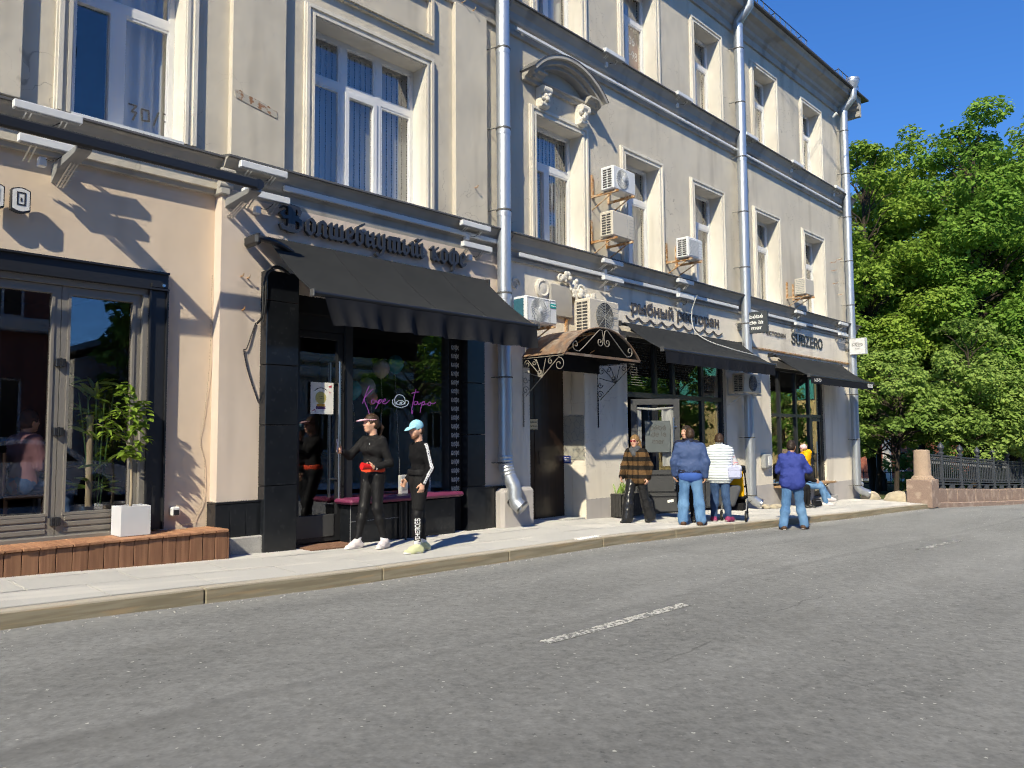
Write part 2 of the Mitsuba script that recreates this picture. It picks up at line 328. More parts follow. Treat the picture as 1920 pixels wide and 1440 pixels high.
# ground floor, wall by wall: peach shop, pier and coffee shop, passage door and fish restaurant, corner restaurant
g = cut(sbox(XL, 0, 4.09, 4.42), sbox(-1.2, .3, 3.5, 3.24))
add('wall', panel(g, .12, .44), 'plaster_peach', parent=bd)
g = cut(sbox(4.09, .7, 8.85, 4.42), sbox(5.0, 0, 8.0, 3.28))
add('wall', panel(g, -.05, .3), 'plaster_pink', parent=bd)
g = cut(sbox(8.85, -.2, 17.35, 4.42), sbox(9.46, -1, 10.93, 2.72), sbox(12.25, -1, 16.13, 3.42), sbox(8.84, -.3, 9.3, .6))
add('wall', panel(g, 0, .3), 'plaster_cream', parent=bd)
g = cut(sbox(17.35, -.6, XR, 4.42), sbox(18.4, -1, 21.78, 3.2))
add('wall', panel(g, 0, .34), 'plaster_cream', parent=bd)
# grey washed plinths
def plinth(x0, x1, z1, y=-.004):
    add('plinth', panel(Polygon([(x0, gw(x0) - .1), (x1, gw(x1) - .1), (x1, z1), (x0, z1)]), y, y + .05), 'plinth_grey', parent=bd)
plinth(10.935, 12.24, .36); plinth(17.0, 18.39, .28); plinth(21.79, 24.204, .15)
# belts and cornice as long mouldings
def belt(x0, x1, ze, dy=0.0, h=.42):
    P = [(.05, ze - h), (-.05, ze - h), (-.06, ze - h + .05), (-.03, ze - h + .06), (-.03, ze - h * .62), (-.07, ze - h * .58), (-.09, ze - h * .5), (-.10, ze - h * .30), (-.13, ze - h * .24), (-.17, ze - h * .12), (-.205, ze - h * .08), (-.205, ze - .015), (.05, ze - .015)]
    add('belt_course', sweep_x([(a + dy, b) for a, b in P], x0, x1), 'stone_moulding', parent=bd)
    Q = [(.05, ze - .012), (-.235, ze - .026), (-.24, ze - .026), (-.24, ze - .004), (-.235, ze), (.05, ze + .055)]
    add('belt_flashing', sweep_x([(a + dy, b) for a, b in Q], x0, x1), 'lip_metal', parent=bd)
belt(XL, 4.08, BE, .1); belt(4.08, 8.9, BE, 0); belt(8.92, 24.25, BE, 0)
belt(XL, 8.78, UE, 0, .5); belt(8.92, 24.25, UE, 0, .5)
P = [(.1, 11.25), (-.05, 11.25), (-.06, 11.32), (-.04, 11.34), (-.05, 11.42), (-.12, 11.47), (-.14, 11.55), (-.22, 11.6), (-.26, 11.66), (-.4, 11.69), (-.42, 11.78), (-.48, 11.83), (.1, 11.83)]
add('cornice', sweep_x(P, XL, XR + .05), 'stone_moulding', parent=bd)
add('cornice', frame(sweep_x([(y, z) for y, z in P], -YB, .45), (XR, 0, 0), (0, -1, 0), (1, 0, 0), (0, 0, 1)), 'stone_moulding', parent=bd)
add('roof', trimesh.Trimesh([(XL, -.56, 11.845), (XR + .5, -.56, 11.845), (XR + .5, YB, 11.845), (XL, YB, 11.845), (XL, 5, 14.2), (XR - 5.2, 6.6, 14.2), (XL, -.56, 11.89), (XR + .5, -.56, 11.89), (XR + .5, YB, 11.89)],
    [(0, 1, 7), (0, 7, 6), (6, 7, 5), (6, 5, 4), (1, 2, 8), (1, 8, 7), (7, 8, 5), (8, 3, 5), (3, 4, 5), (0, 2, 1), (0, 3, 2), (2, 3, 8)], process=False), 'roof_metal', parent=bd)
def guard(x0, x1):
    ms = [rod((x0, -.42, z), (x1, -.42, z), .012, 6) for z in (12.05, 12.22)]
    x = x0
    while x <= x1 + .01:
        ms.append(rod((x, -.42, 11.9), (x, -.42, 12.24), .01, 5)); x += .32
    for x in np.arange(x0, x1 + .1, 1.6): ms.append(rod((x, -.42, 12.2), (x, .1, 12.1), .012, 5))
    add('roof_guard_rail', cat(ms), 'black_metal', parent=bd)
guard(12.0, 20.4); guard(22.6, 24.2)
# pilasters and a framed panel on the upper floors
for a, b in ((1.72, 2.02), (4.17, 4.88), (7.75, 8.43)):
    add('pilaster', bx(a, b, -.08, .05, 4.81, UE - .49, .008), 'plaster_beige', parent=bd)
    add('pilaster', bx(a, b, -.08, .05, UE + .05, 11.26, .008), 'plaster_beige', parent=bd)
pn = ring(5.24, 7.36, 7.38, 8.12, .11); pn2 = ring(5.27, 7.33, 7.41, 8.09, .05)
add('framed_panel', cat([panel(pn, -.05, .01), panel(pn2, -.075, -.045)]), 'plaster_beige', parent=bd)
sc = Polygon([(4.20, 5.62), (4.27, 5.64), (4.33, 5.61), (4.52, 5.585), (4.76, 5.52), (4.765, 5.43), (4.6, 5.46), (4.42, 5.49), (4.22, 5.53)])
M('peeled', lambda p, n, uv: mix((0.40, 0.37, 0.31), (0.26, 0.14, 0.08), smoothstep(.56, .70, fbm(p.x * 17, p.z * 23, 1.0, octaves=4))), .95)
add('peeling_patch', panel(sc, -.088, -.078), 'peeled', parent=bd)
# console block where the belt steps forward
add('console', cat([bx(4.05, 4.17, -.10, .1, 4.33, 4.50, .01), bx(4.05, 4.19, -.17, .1, 4.50, 4.62, .02), tube([(4.04, -.12, 4.58), (4.2, -.12, 4.58)], .05, 12), tube([(4.04, -.08, 4.44), (4.2, -.08, 4.44)], .035, 12)]), 'stone_moulding', parent=bd)

def window(x0, x1, z0, z1, kind, blind, seed, surround=True, yg=.27):
    """moulded surround, jamb lining, white frame with transom and casements, panes, blinds"""
    w = thing('window', parent=bd)
    ix0, ix1, iz1 = x0 + SW, x1 - SW, z1 - SW
    s1 = ring(x0, x1, z0, z1, SW, 0); s1 = s1.difference(sbox(ix0, z0 - 1, ix1, iz1))
    s2 = sbox(x0 + .02, z0, x1 - .02, z1 - .02).difference(sbox(x0 + .065, z0 - 1, x1 - .065, z1 - .065))
    s3 = sbox(ix0 - .035, z0, ix1 + .035, iz1 + .035).difference(sbox(ix0, z0 - 1, ix1, iz1))
    lin = [bx(ix0 - .002, ix0 + .012, -.03, yg + .06, z0, iz1), bx(ix1 - .012, ix1 + .002, -.03, yg + .06, z0, iz1), bx(ix0 + .012, ix1 - .012, -.03, yg + .06, iz1 - .012, iz1 + .002)]
    add('surround', cat([panel(s1, -.035, .02), panel(s2, -.06, -.033), panel(s3, -.05, -.033)] + lin), 'trim_white', parent=w)
    add('sill', bx(ix0 + .012, ix1 - .012, -.05, yg - .03, z0 - .06, z0 + .015), 'white_metal', parent=w)
    fx0, fx1, fz0, fz1 = ix0 + .014, ix1 - .014, z0 + .02, iz1 - .014
    F = ring(fx0, fx1, fz0, fz1, .06); zt = fz0 + (fz1 - fz0) * .665
    panes = []
    if kind == 3:
        ma, mb = fx0 + (fx1 - fx0) * .335, fx0 + (fx1 - fx0) * .655; xsx = [fx0 + .06, ma, mb, fx1 - .06]; z2 = fz0 + (fz1 - fz0) * .69
        for m in (ma, mb): F = F.union(sbox(m - .045, fz0, m + .045, fz1))
        F = F.union(sbox(fx0, z2 - .045, fx1, z2 + .045)); zt = z2
        sash = [(ma + .045, mb - .045, fz0 + .06, zt - .045)]
        cells = [(fx0, ma), (ma, mb), (mb, fx1)]
        panes = [(a, b, fz0, z2) for a, b in cells] + [(a, b, z2, fz1) for a, b in cells]
    else:
        m = fx0 + (fx1 - fx0) * .47
        F = F.union(sbox(fx0, zt - .045, fx1, zt + .045)).union(sbox(m - .05, fz0, m + .05, zt))
        sash = [(fx0 + .06, m - .05, fz0 + .06, zt - .045)]
        panes = [(fx0, m, fz0, zt), (m, fx1, fz0, zt), (fx0, fx1, zt, fz1)]
    ms = [panel(F, yg, yg + .06)]
    for a, b, c, d in sash: ms.append(panel(ring(a - .012, b + .012, c - .012, d + .012, .06), yg - .02, yg + .05))
    for a, b, c, d in panes:
        ms.append(panel(ring(a + .03, b - .03, c + .03, d - .03, .045), yg + .008, yg + .05))
    add('frame', cat(ms), 'white_plastic', parent=w)
    for a, b, c, d in panes:
        add('pane', wallmap(trimesh.Trimesh([(a + .03, c + .03, 0), (b - .03, c + .03, 0), (b - .03, d - .03, 0), (a + .03, d - .03, 0)], [(0, 1, 2), (0, 2, 3)], process=False), 0, yg + .03, 0), 'window_glass', parent=w)
    r = np.random.default_rng(seed); yb = yg + .17
    if blind == 'slats':
        n = int((ix1 - ix0) / .095); sm = []
        for i in range(n):
            cx = ix0 + (i + .5) * (ix1 - ix0) / n
            s = xf(bx(-.046, .046, -.001, .001, z0 + .05 + r.uniform(0, .03), iz1 - .08), r.uniform(.10, .2), (cx, yb, 0))
            add('blind_slat', s, 'blind_blue', parent=w)
        add('blind_rail', bx(ix0, ix1, yb - .03, yb + .03, iz1 - .08, iz1 - .03), 'grey_plastic', parent=w)
    elif blind == 'curtain':
        xsx = np.linspace(ix0, ix1, 60); yy = yb + .03 * np.sin(xsx * 38 + 2 * np.sin(xsx * 9)) + .03
        vv = np.vstack([np.stack([xsx, yy, np.full(60, z0)], 1), np.stack([xsx, yy, np.full(60, iz1)], 1)])
        ff = [(i, i + 1, 61 + i) for i in range(59)] + [(i, 61 + i, 60 + i) for i in range(59)]
        keep = [f for f in ff if not (.42 > (vv[f[0], 0] - ix0) / (ix1 - ix0))]
        add('curtain', trimesh.Trimesh(vv, keep, process=False), 'curtain_pale', smooth=True, parent=w)
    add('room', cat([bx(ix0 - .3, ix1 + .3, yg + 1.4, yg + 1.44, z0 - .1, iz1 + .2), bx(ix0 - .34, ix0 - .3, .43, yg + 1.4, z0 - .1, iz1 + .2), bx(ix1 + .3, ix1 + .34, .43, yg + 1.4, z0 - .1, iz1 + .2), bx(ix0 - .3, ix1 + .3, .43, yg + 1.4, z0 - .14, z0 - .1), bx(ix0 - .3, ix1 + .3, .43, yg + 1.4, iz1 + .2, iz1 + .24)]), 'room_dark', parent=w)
    return w
sd = 0
for i, (a, b) in enumerate(W2):
    window(a, b, BE + .05, 7.15, 2, ('curtain', 'slats', 'curtain', 'curtain', 'curtain', 'curtain')[i], 10 + i)
w_a2 = window(*A2, BE + .05, 7.15, 3, 'slats', 30)
for i, (a, b) in enumerate(TW):
    window(a, b, UE + .06, 10.92, 3 if i == 1 else 2, 'slats' if i < 2 else 'curtain', 40 + i)
# ---------------------------------------------------------------- shop fronts (parts of the building)
def pane(x0, x1, z0, z1, y, parent, mat='shop_glass', name='pane'):
    add(name, wallmap(trimesh.Trimesh([(x0, z0, 0), (x1, z0, 0), (x1, z1, 0), (x0, z1, 0)], [(0, 1, 2), (0, 2, 3)], process=False), 0, y, 0), mat, parent=parent)
def room(x0, x1, y0, y1, z0, z1, wall_, floor_):
    r = thing('room', parent=bd)
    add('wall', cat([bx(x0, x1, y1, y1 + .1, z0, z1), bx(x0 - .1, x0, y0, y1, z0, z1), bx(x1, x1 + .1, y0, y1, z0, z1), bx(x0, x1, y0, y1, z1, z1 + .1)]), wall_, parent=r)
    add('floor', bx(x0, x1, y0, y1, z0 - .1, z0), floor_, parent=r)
# --- left shop: steel portal with folding glazed doors
sf = thing('shop_front', parent=bd)
def ibeam_v(x0, x1, y0, y1, z0, z1):
    return cat([bx(x0, x0 + .018, y0, y1, z0, z1), bx(x1 - .018, x1, y0, y1, z0, z1), bx(x0 + .018, x1 - .018, y0 + .03, y0 + .045, z0, z1)])
add('steel_post', ibeam_v(3.34, 3.545, .045, .12, .5, 3.12), 'black_metal', parent=sf)
add('steel_lintel', cat([bx(-1.25, 3.545, .03, .12, 3.31, 3.33), bx(-1.25, 3.545, .03, .12, 3.125, 3.145), bx(-1.25, 3.545, .07, .09, 3.145, 3.31), bx(3.36, 3.53, .04, .07, 3.155, 3.2)]), 'black_metal', parent=sf)
add('bolt', xf(trimesh.creation.cylinder(.018, .02, sections=8), 0, (3.48, .035, 3.18), PI / 2), 'steel', parent=sf)
add('head_frame', cat([bx(-1.2, 3.34, .1, .24, 3.06, 3.124), bx(3.285, 3.34, .08, .24, .5, 3.06), bx(-1.2, 3.34, .06, .26, .47, .52, .004)]), 'taupe_metal', parent=sf)
def leaf(x0, x1):
    d = thing('folding_door', parent=bd)
    z0, z1, y = .52, 3.055, .14
    add('frame', cat([panel(ring(x0, x1, z0, z1, .075, .22), y, y + .07), panel(ring(x0 + .06, x1 - .06, z0 + .2, z1 - .06, .025), y - .012, y + .05)] + [bx(x0 + .08, x1 - .08, y - .012, y, z0 + .025 + k * .062, z0 + .025 + k * .062 + .046, .006) for k in range(3)]), 'taupe_metal', parent=d)
    pane(x0 + .08, x1 - .08, z0 + .22, z1 - .08, y + .035, d)
    return d
for x0, x1 in ((-1.06, -.19), (-.185, .69), (.70, 1.585), (1.59, 2.497), (2.503, 3.283)):
    d = leaf(x0, x1)
for z in (.62, 1.52, 2.22):
    add('hinge', cat([bx(2.455, 2.493, .09, .14, z, z + .085, .006), bx(2.506, 2.544, .09, .14, z, z + .085, .006), rod((2.5, .1, z - .005), (2.5, .1, z + .09), .012)]), 'black_metal', parent=sf)
room(-1.2, 4.0, .46, 5.0, .46, 3.6, 'room_brown', 'room_floor')
# --- dark tiled feet of the pier and the coffee shop columns
def tiles(x0, x1, y0, y1, zs, gap=.006):
    for a, b in zip(zs[:-1], zs[1:]):
        add('tile', bx(x0, x1, y0, y1, a + gap / 2, b - gap / 2, .006), 'black_tile', parent=bd)
for a, b in ((4.05, 4.225), (4.23, 4.42), (4.425, 4.60)): add('tile', bx(a, b, -.115, .1, .355, .735, .004), 'black_tile', parent=bd)
add('tile_cap', bx(4.045, 4.605, -.125, .1, .737, .76, .004), 'black_tile', parent=bd)
add('footing_stone', bx(4.2, 4.61, -.16, .1, .02, .35, .012), 'granite_grey', parent=bd)
tiles(4.6, 5.03, -.20, .12, [.1, .92, 1.64, 2.36, 3.13, 3.5])
tiles(7.93, 8.30, -.13, .12, [.05, .74, 1.52, 2.3, 3.08, 3.5])
for a, b in ((8.26, 8.52), (8.525, 8.79)): add('tile', bx(a, b, -.10, .02, .02, .70, .004), 'black_tile', parent=bd)
add('tile_cap', bx(8.26, 8.795, -.105, .02, .702, .72, .003), 'black_tile', parent=bd)
add('fascia', bx(5.032, 7.928, -.04, .12, 3.06, 3.5, .004), 'black_matte', parent=bd)
# --- coffee shop front: glazed door on the left, wide window, lettered strip
cf = thing('shop_front', parent=bd)
add('frame', cat([bx(5.03, 5.12, .02, .2, .12, 3.06), bx(5.86, 5.98, .02, .2, .12, 3.06), bx(5.12, 5.86, .05, .2, 2.86, 3.06), bx(5.98, 7.72, .05, .2, 3.0, 3.06), bx(5.98, 7.72, .04, .22, .58, .64), bx(7.70, 7.725, .04, .2, .64, 3.0)]), 'black_metal', parent=cf)
add('lettered_strip', bx(7.726, 7.928, .015, .12, .05, 3.06), 'black_matte', parent=cf)
pane(5.98, 7.7, .64, 3.0, .12, cf)
cd = thing('door', parent=bd)
add('frame', panel(ring(5.125, 5.855, .16, 2.855, .085, .34), .06, .12), 'black_metal', parent=cd)
add('kick_panel', bx(5.16, 5.72, .048, .06, .22, .5, .004), 'grey_dark', parent=cd)
pane(5.205, 5.775, .5, 2.77, .09, cd)
for y in (-.03, .19):
    add('handle', cat([rod((5.74, y, .70), (5.74, y, 2.48), .019, 12), rod((5.74, y, .95), (5.74, .09, .95), .011), rod((5.74, y, 2.2), (5.74, .09, 2.2), .011)]), 'steel', smooth=40, parent=cd)
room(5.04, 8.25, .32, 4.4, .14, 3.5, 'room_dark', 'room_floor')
add('back_counter', bx(5.3, 8.1, 3.2, 3.9, .14, 1.2), 'brown_dark', parent=bd)
# --- bench box under the window
bn = thing('bench', 'low bench with a padded maroon seat under the coffee shop window', 'bench')
add('base', bx(5.81, 7.62, -.19, .04, .09, .60, .003), 'black_tile', parent=bn)
m = bx(5.70, 7.66, -.36, .04, .632, .70, .028)
add('seat', m, 'maroon_vinyl', smooth=35, parent=bn)
M('maroon_vinyl', (0.16, 0.03, 0.075), 0.35)
add('leg', cat([rod((x, y, .09), (x, y, .62), .014) for x in (6.60, 6.78) for y in (-.33, -.22)] + [rod((x, -.33, .62), (x, -.1, .62), .014) for x in (6.6, 6.78)] + [rod((6.6, -.33, .1), (6.78, -.33, .1), .012)]), 'black_metal', parent=bn)
add('edge_strip', cat([bx(5.805, 5.813, -.197, -.189, .09, .61), bx(5.813, 6.6, -.194, -.19, .40, .406)]), 'grey_metal', parent=bn)
# --- passage door in its recess
pd = thing('door', parent=bd)
add('leaf', cat([bx(9.35, 10.12, .5, .55, -.02, 2.72, .006), bx(10.13, 10.93, .5, .55, -.02, 2.72, .006)]), 'brown_dark', parent=pd)
add('handle', cat([rod((10.2, .46, 1.0), (10.2, .46, 1.22), .012)]), 'brown_dark', parent=pd)
add('reveal', cat([bx(10.93, 11.0, .31, .56, -.1, 2.75), bx(9.39, 9.46, .31, .56, -.1, 2.75), bx(9.39, 11.0, .31, .56, 2.72, 2.8)]), 'plaster_cream', parent=bd)
add('threshold', bx(9.3, 10.93, .02, .56, -.2, .045, .006), 'granite_grey', parent=bd)
add('number_plate', bx(9.95, 10.2, .485, .4985, 1.61, 1.79, .002), 'plate_cream', parent=bd)
M('plate_cream', (0.55, 0.47, 0.30), 0.5)
add('plate_text', cat([bx(9.98 + .0, 10.17, .482, .484, z, z + .012) for z in (1.73, 1.66)]), 'text_dark', parent=bd)
mp = thing('wall_map', 'faded framed street map in the doorway reveal', 'map')
add('board', bx(10.918, 10.9285, .02, .49, 1.06, 1.86, .002), 'map_paper', parent=mp)
M('map_paper', lambda p, n, uv: mix(mix((0.40, 0.37, 0.30), (0.30, 0.30, 0.27), fbm(p.y * 9, p.z * 9, 1.0)), (0.16, 0.19, 0.22), 0.75 * (1 - smoothstep(0.0, 0.10, voronoi(p.y * 9, p.z * 7)[1] - voronoi(p.y * 9, p.z * 7)[0]))), 0.6)
sg = thing('wall_sign', 'small blue plate with white lines low in the doorway reveal', 'sign')
add('plate', bx(10.905, 10.9165, .33, .49, 1.0, 1.13, .003), 'sign_blue', parent=sg)
M('sign_blue', (0.02, 0.05, 0.28), 0.35)
add('lettering', cat([bx(10.902, 10.9045, .35, .47, z, z + .014) for z in (1.03, 1.06, 1.09)]), 'text_white', parent=sg)
add('corner_block', bx(8.55, 9.3, -.25, .1, .02, .68, .05), 'plinth_grey', smooth=35, parent=bd)
# --- fish restaurant front
rf = thing('shop_front', parent=bd)
fr = sbox(12.25, -.1, 16.13, 3.42).difference(unary_union([sbox(a, c, b, d) for a, b, c, d in
    [(12.36, 13.32, .02, 2.24), (12.36, 13.32, 2.34, 3.34), (13.42, 14.0, .46, 2.24), (13.42, 14.0, 2.34, 3.34), (14.1, 15.16, .46, 2.24), (14.1, 15.16, 2.34, 3.34), (15.27, 16.04, .46, 2.24), (15.27, 16.04, 2.34, 3.34)]]))
add('frame', panel(fr, .08, .16), 'black_metal', parent=rf)
for a, b, c, d in [(12.36, 13.32, 2.34, 3.34), (13.42, 14.0, .46, 2.24), (13.42, 14.0, 2.34, 3.34), (14.1, 15.16, .46, 2.24), (14.1, 15.16, 2.34, 3.34), (15.27, 16.04, .46, 2.24), (15.27, 16.04, 2.34, 3.34)]:
    pane(a, b, c, d, .12, rf)
for a, b in ((12.36, 13.32), (13.42, 14.0), (14.1, 15.16), (15.27, 16.04)):
    k = add('venetian_blind', cat([xf(bx(a + .01, b - .01, -.02, .02, -.0008, .0008), 0, (0, .2, z), .5) for z in np.arange(2.5, 3.34, .05)]), 'grey_plastic', parent=rf); labels[k] = {'kind': 'stuff'}
room(12.2, 16.2, .31, 4.4, -.1, 3.5, 'room_dark', 'room_floor')
add('kick_panel', cat([bx(a, b, .06, .08, -.06, .44) for a, b in ((13.42, 14.0), (14.1, 15.16), (15.27, 16.04))]), 'grey_dark', parent=rf)
M('grey_dark', (0.06, 0.062, 0.066), 0.4)
# open leaf of the restaurant door, swung out over the pavement
od = thing('open_door', parent=bd)
L = .93; ex, ey = (.69, -.724, 0), (0, 0, 1)
def onleaf(m, off=0.0):      # drawing x along the leaf, y up, z towards the street
    return frame(m, (12.33 + .724 * off * -1, -.01 - .69 * off, .05), ex, ey, (-.724, -.69, 0))
add('frame', onleaf(ext(ring(0, L, 0, 2.14, .11, .12).union(sbox(0, 0, L, .78)), .05)), 'grey_dark', parent=od)
add('panel_moulding', onleaf(ext(ring(.09, L - .09, .36, .70, .02).union(sbox(.09, .27, L - .09, .29)), .012), .05), 'black_metal', parent=od)
m = trimesh.Trimesh([(.11, .78, 0), (L - .11, .78, 0), (L - .11, 2.02, 0), (.11, 2.02, 0)], [(0, 1, 2), (0, 2, 3)], process=False)
add('pane', onleaf(m, .025), 'shop_glass', parent=od)
add('handle', onleaf(cat([rod((L - .13, .42, .05), (L - .13, 1.78, .05), .017, 10), rod((L - .13, .62, .05), (L - .06, .62, 0), .012), rod((L - .13, 1.6, .05), (L - .06, 1.6, 0), .012)]), .05), 'steel', smooth=40, parent=od)
add('handle', onleaf(cat([rod((L - .08, .85, -.05), (L - .08, 1.78, -.05), .015, 10), rod((L - .08, 1.6, -.05), (L - .06, 1.6, 0), .012)])), 'steel', smooth=40, parent=od)
ps = thing('door_poster', 'dark square menu poster on the open restaurant door', 'poster')
add('sheet', onleaf(ext(sbox(.26, 1.12, .74, 1.72), .006), .056), 'poster_slate', parent=ps)
M('poster_slate', (0.10, 0.115, 0.12), 0.5)
def txt(s, h, depth=.002, bold=False): return meshkit.text_mesh(s, h, depth, bold)
def fit(m, x0, x1, y0=None, h=None):
    a, b = m.bounds; s = (x1 - x0) / (b[0] - a[0]); m = m.copy(); m.apply_translation([-a[0], 0, 0]); m.apply_scale([s, s if h is None else 1, 1]); m.apply_translation([x0, y0 or 0, 0]); return m
add('lettering', onleaf(cat([fit(txt('bébé', .05), .36, .66, 1.54), fit(txt('de la', .05), .38, .66, 1.42), fit(txt('mer', .05), .40, .62, 1.28)]), .064), 'text_dark', parent=ps)
add('sticker', onleaf(ext(affinity.rotate(sbox(.66, .17, .78, .22), 12), .003), .052), 'text_white', parent=od)
# curtain seen through the door
cx = np.linspace(0, .75, 40)
vv = np.vstack([np.stack([cx + .1, np.full(40, .85), -.05 + .02 * np.sin(cx * 40)], 1), np.stack([cx + .1, np.full(40, 1.98), -.05 + .02 * np.sin(cx * 40)], 1)])
ff = [(i, i + 1, 41 + i) for i in range(39) if not 5 < i < 26] + [(i, 41 + i, 40 + i) for i in range(39) if not 5 < i < 26]
add('curtain', onleaf(trimesh.Trimesh(vv, ff, process=False)), 'curtain_pale', smooth=True, parent=od)
add('curtain_band', onleaf(tube([(.1, 1.97, -.03), (.45, 1.94, -.03), (.83, 1.98, -.03)], .025, 8)), 'curtain_pale', parent=od)
# --- corner restaurant front
qf = thing('shop_front', parent=bd)
cols = [(18.5, 19.0), (19.1, 19.98), (20.08, 20.84)]
fr = sbox(18.4, -.5, 21.78, 3.2).difference(unary_union([sbox(a, c, b, d) for a, b in cols for c, d in ((.2, 1.95), (2.03, 3.12))] + [sbox(20.94, 2.03, 21.66, 3.12), sbox(20.96, -.2, 21.64, 1.95)]))
add('frame', panel(fr, .06, .16), 'black_metal', parent=qf)
for a, b in cols:
    for c, d in ((.2, 1.95), (2.03, 3.12)): pane(a, b, c, d, .1, qf, 'mirror_glass')
pane(20.94, 21.66, 2.03, 3.12, .1, qf, 'mirror_glass')
scene['mirror_glass'] = {'type': 'thindielectric', 'int_ior': 2.6, 'ext_ior': 1.0}
qd = thing('door', parent=bd)
add('frame', panel(ring(20.97, 21.63, -.19, 1.94, .09, .14), .07, .13), 'black_metal', parent=qd)
pane(21.06, 21.54, -.05, 1.85, .1, qd)
add('handle', cat([rod((21.1, -.02, .5), (21.1, -.02, 1.3), .015), rod((21.1, -.02, .65), (21.1, .1, .65), .01), rod((21.1, -.02, 1.15), (21.1, .1, 1.15), .01)]), 'steel', smooth=40, parent=qd)
room(18.3, 21.9, .35, 4.4, -.3, 3.5, 'room_dark', 'room_floor')
add('door_step', bx(20.9, 22.1, -.16, .3, -.5, -.2, .008), 'granite_grey', parent=bd)
add('under_sill', panel(sbox(18.4, -.6, 20.94, .19), .03, .059), 'plinth_grey', parent=bd)
bn2 = thing('window_bench', 'narrow wooden plank bench fixed below the corner restaurant window', 'bench')
add('seat', bx(18.45, 21.6, -.33, .02, .17, .215, .006), 'bench_wood', parent=bn2)
for x in (18.9, 20.0, 21.2):
    add('bracket', tube([(x, -.28, .165), (x, .0, .165), (x, .02, -.05), (x, -.25, .15)], .015, 6), 'black_metal', parent=bn2)
# --- light plaster sign bands
add('sign_band', bx(17.42, 23.72, -.035, .02, 3.62, 4.33, .004), 'plaster_cream', parent=bd)
add('sign_band_trim', bx(17.42, 23.72, -.05, .0, 3.585, 3.618), 'rust_iron', parent=bd)
# --- plaster ornaments above the passage door
orn = thing('stucco_ornament', parent=bd)
def blob(o, r, n, seed, flat=.6):
    q = np.random.default_rng(seed); ms = []
    for _ in range(n):
        s = trimesh.creation.icosphere(2, r * q.uniform(.3, .55)); s.apply_scale([1, flat, 1])
        s.apply_translation(np.array(o) + q.normal(0, 1, 3) * [r * .5, r * .18, r * .5]); ms.append(s)
    return cat(ms)
def swirl(o, R, turns, r, y=0.0, sgn=1, a0=0.0):
    t = np.linspace(0, turns * 2 * PI, int(18 * turns) + 2); rr = R * (1 - .88 * t / t[-1])
    return tube(np.stack([o[0] + sgn * rr * np.cos(t + a0), np.full(len(t), o[1] + y), o[2] + rr * np.sin(t + a0)], 1), np.linspace(r, r * .5, len(t)), 8)
add('medallion', cat([lathe([(0, 0), (.17, 0), (.17, .03), (.13, .05), (.10, .03), (0, .06)], 28)]).apply_transform(trimesh.transformations.rotation_matrix(PI / 2, [1, 0, 0])).apply_translation([9.79, -.0, 4.0]), 'trim_white', smooth=35, parent=orn)
add('medallion', cat([swirl((9.12, -.02, 3.98), .11, 1.6, .018), swirl((9.12, -.02, 3.98), .07, 1.2, .014, sgn=-1)]), 'trim_white', smooth=True, parent=orn)
add('garland', cat([blob((10.72, -.1, 4.0), .13, 22, 3), blob((10.6, -.07, 4.12), .10, 14, 4), swirl((10.75, -.08, 4.06), .13, 1.3, .03), swirl((10.45, -.05, 4.22), .08, 1.5, .022), tube(curve([(10.42, -.05, 4.2), (10.55, -.08, 4.1), (10.62, -.1, 3.9), (10.75, -.09, 3.82)], 16), .03, 8)]), 'trim_white', smooth=True, parent=orn)
add('scroll', cat([blob((10.3, -.1, 4.25), .10, 12, 6), swirl((10.2, -.08, 4.22), .08, 1.7, .022)]), 'trim_white', smooth=True, parent=orn)
add('rosette', blob((11.15, -.03, 4.0), .09, 14, 8), 'trim_white', smooth=True, parent=orn)
add('cartouche', bx(9.95, 10.55, -.06, .02, 3.55, 4.12, .02), 'stone_moulding', parent=orn)
# --- segmental pediment on consoles over the first window
pe = thing('pediment', parent=bd)
cxp, hw, z0p, rise = 10.31, .99, 7.62, .45
Rr = (hw * hw + rise * rise) / (2 * rise)
def arc(r, a0, a1, n=24): return [(cxp + r * math.sin(a), z0p + rise - Rr + r * math.cos(a)) for a in np.linspace(a0, a1, n)]
aw = math.asin(hw / Rr)
def band(r0, r1, a): return Polygon(arc(r0, -a, a) + arc(r1, a, -a))
add('hood', cat([panel(band(Rr - .03, Rr + .03, aw), -.34, .01), panel(band(Rr - .10, Rr - .03, aw * .99), -.26, .01), panel(band(Rr - .16, Rr - .10, aw * .97), -.17, .01)]), 'stone_moulding', smooth=30, parent=pe)
add('hood_flashing', panel(band(Rr + .031, Rr + .042, aw * 1.01), -.35, .01), 'lip_metal', parent=pe)
for s in (-1, 1):
    xa, xb = sorted((cxp + s * .60, cxp + s * 1.0)); 
    add('cornice_stub', sweep_x([(.01, 7.50), (-.08, 7.50), (-.1, 7.55), (-.16, 7.57), (-.2, 7.62), (-.26, 7.64), (-.26, 7.67), (.01, 7.67)], xa, xb), 'stone_moulding', parent=pe)
    xc = cxp + s * .53
    add('console', cat([bx(xc - .10, xc + .10, -.13, .01, 7.12, 7.5, .02), xf(trimesh.creation.cylinder(.075, .2, sections=16), 0, (xc, -.15, 7.42), 0, PI / 2), xf(trimesh.creation.cylinder(.05, .19, sections=16), 0, (xc, -.12, 7.18), 0, PI / 2), blob((xc, -.17, 7.3), .10, 16, 20 + s)]), 'trim_white', smooth=35, parent=pe)
add('base_moulding', sweep_x([(.01, 7.50), (-.05, 7.50), (-.07, 7.55), (-.11, 7.57), (-.12, 7.60), (.01, 7.60)], cxp - .6, cxp + .6), 'stone_moulding', parent=pe)
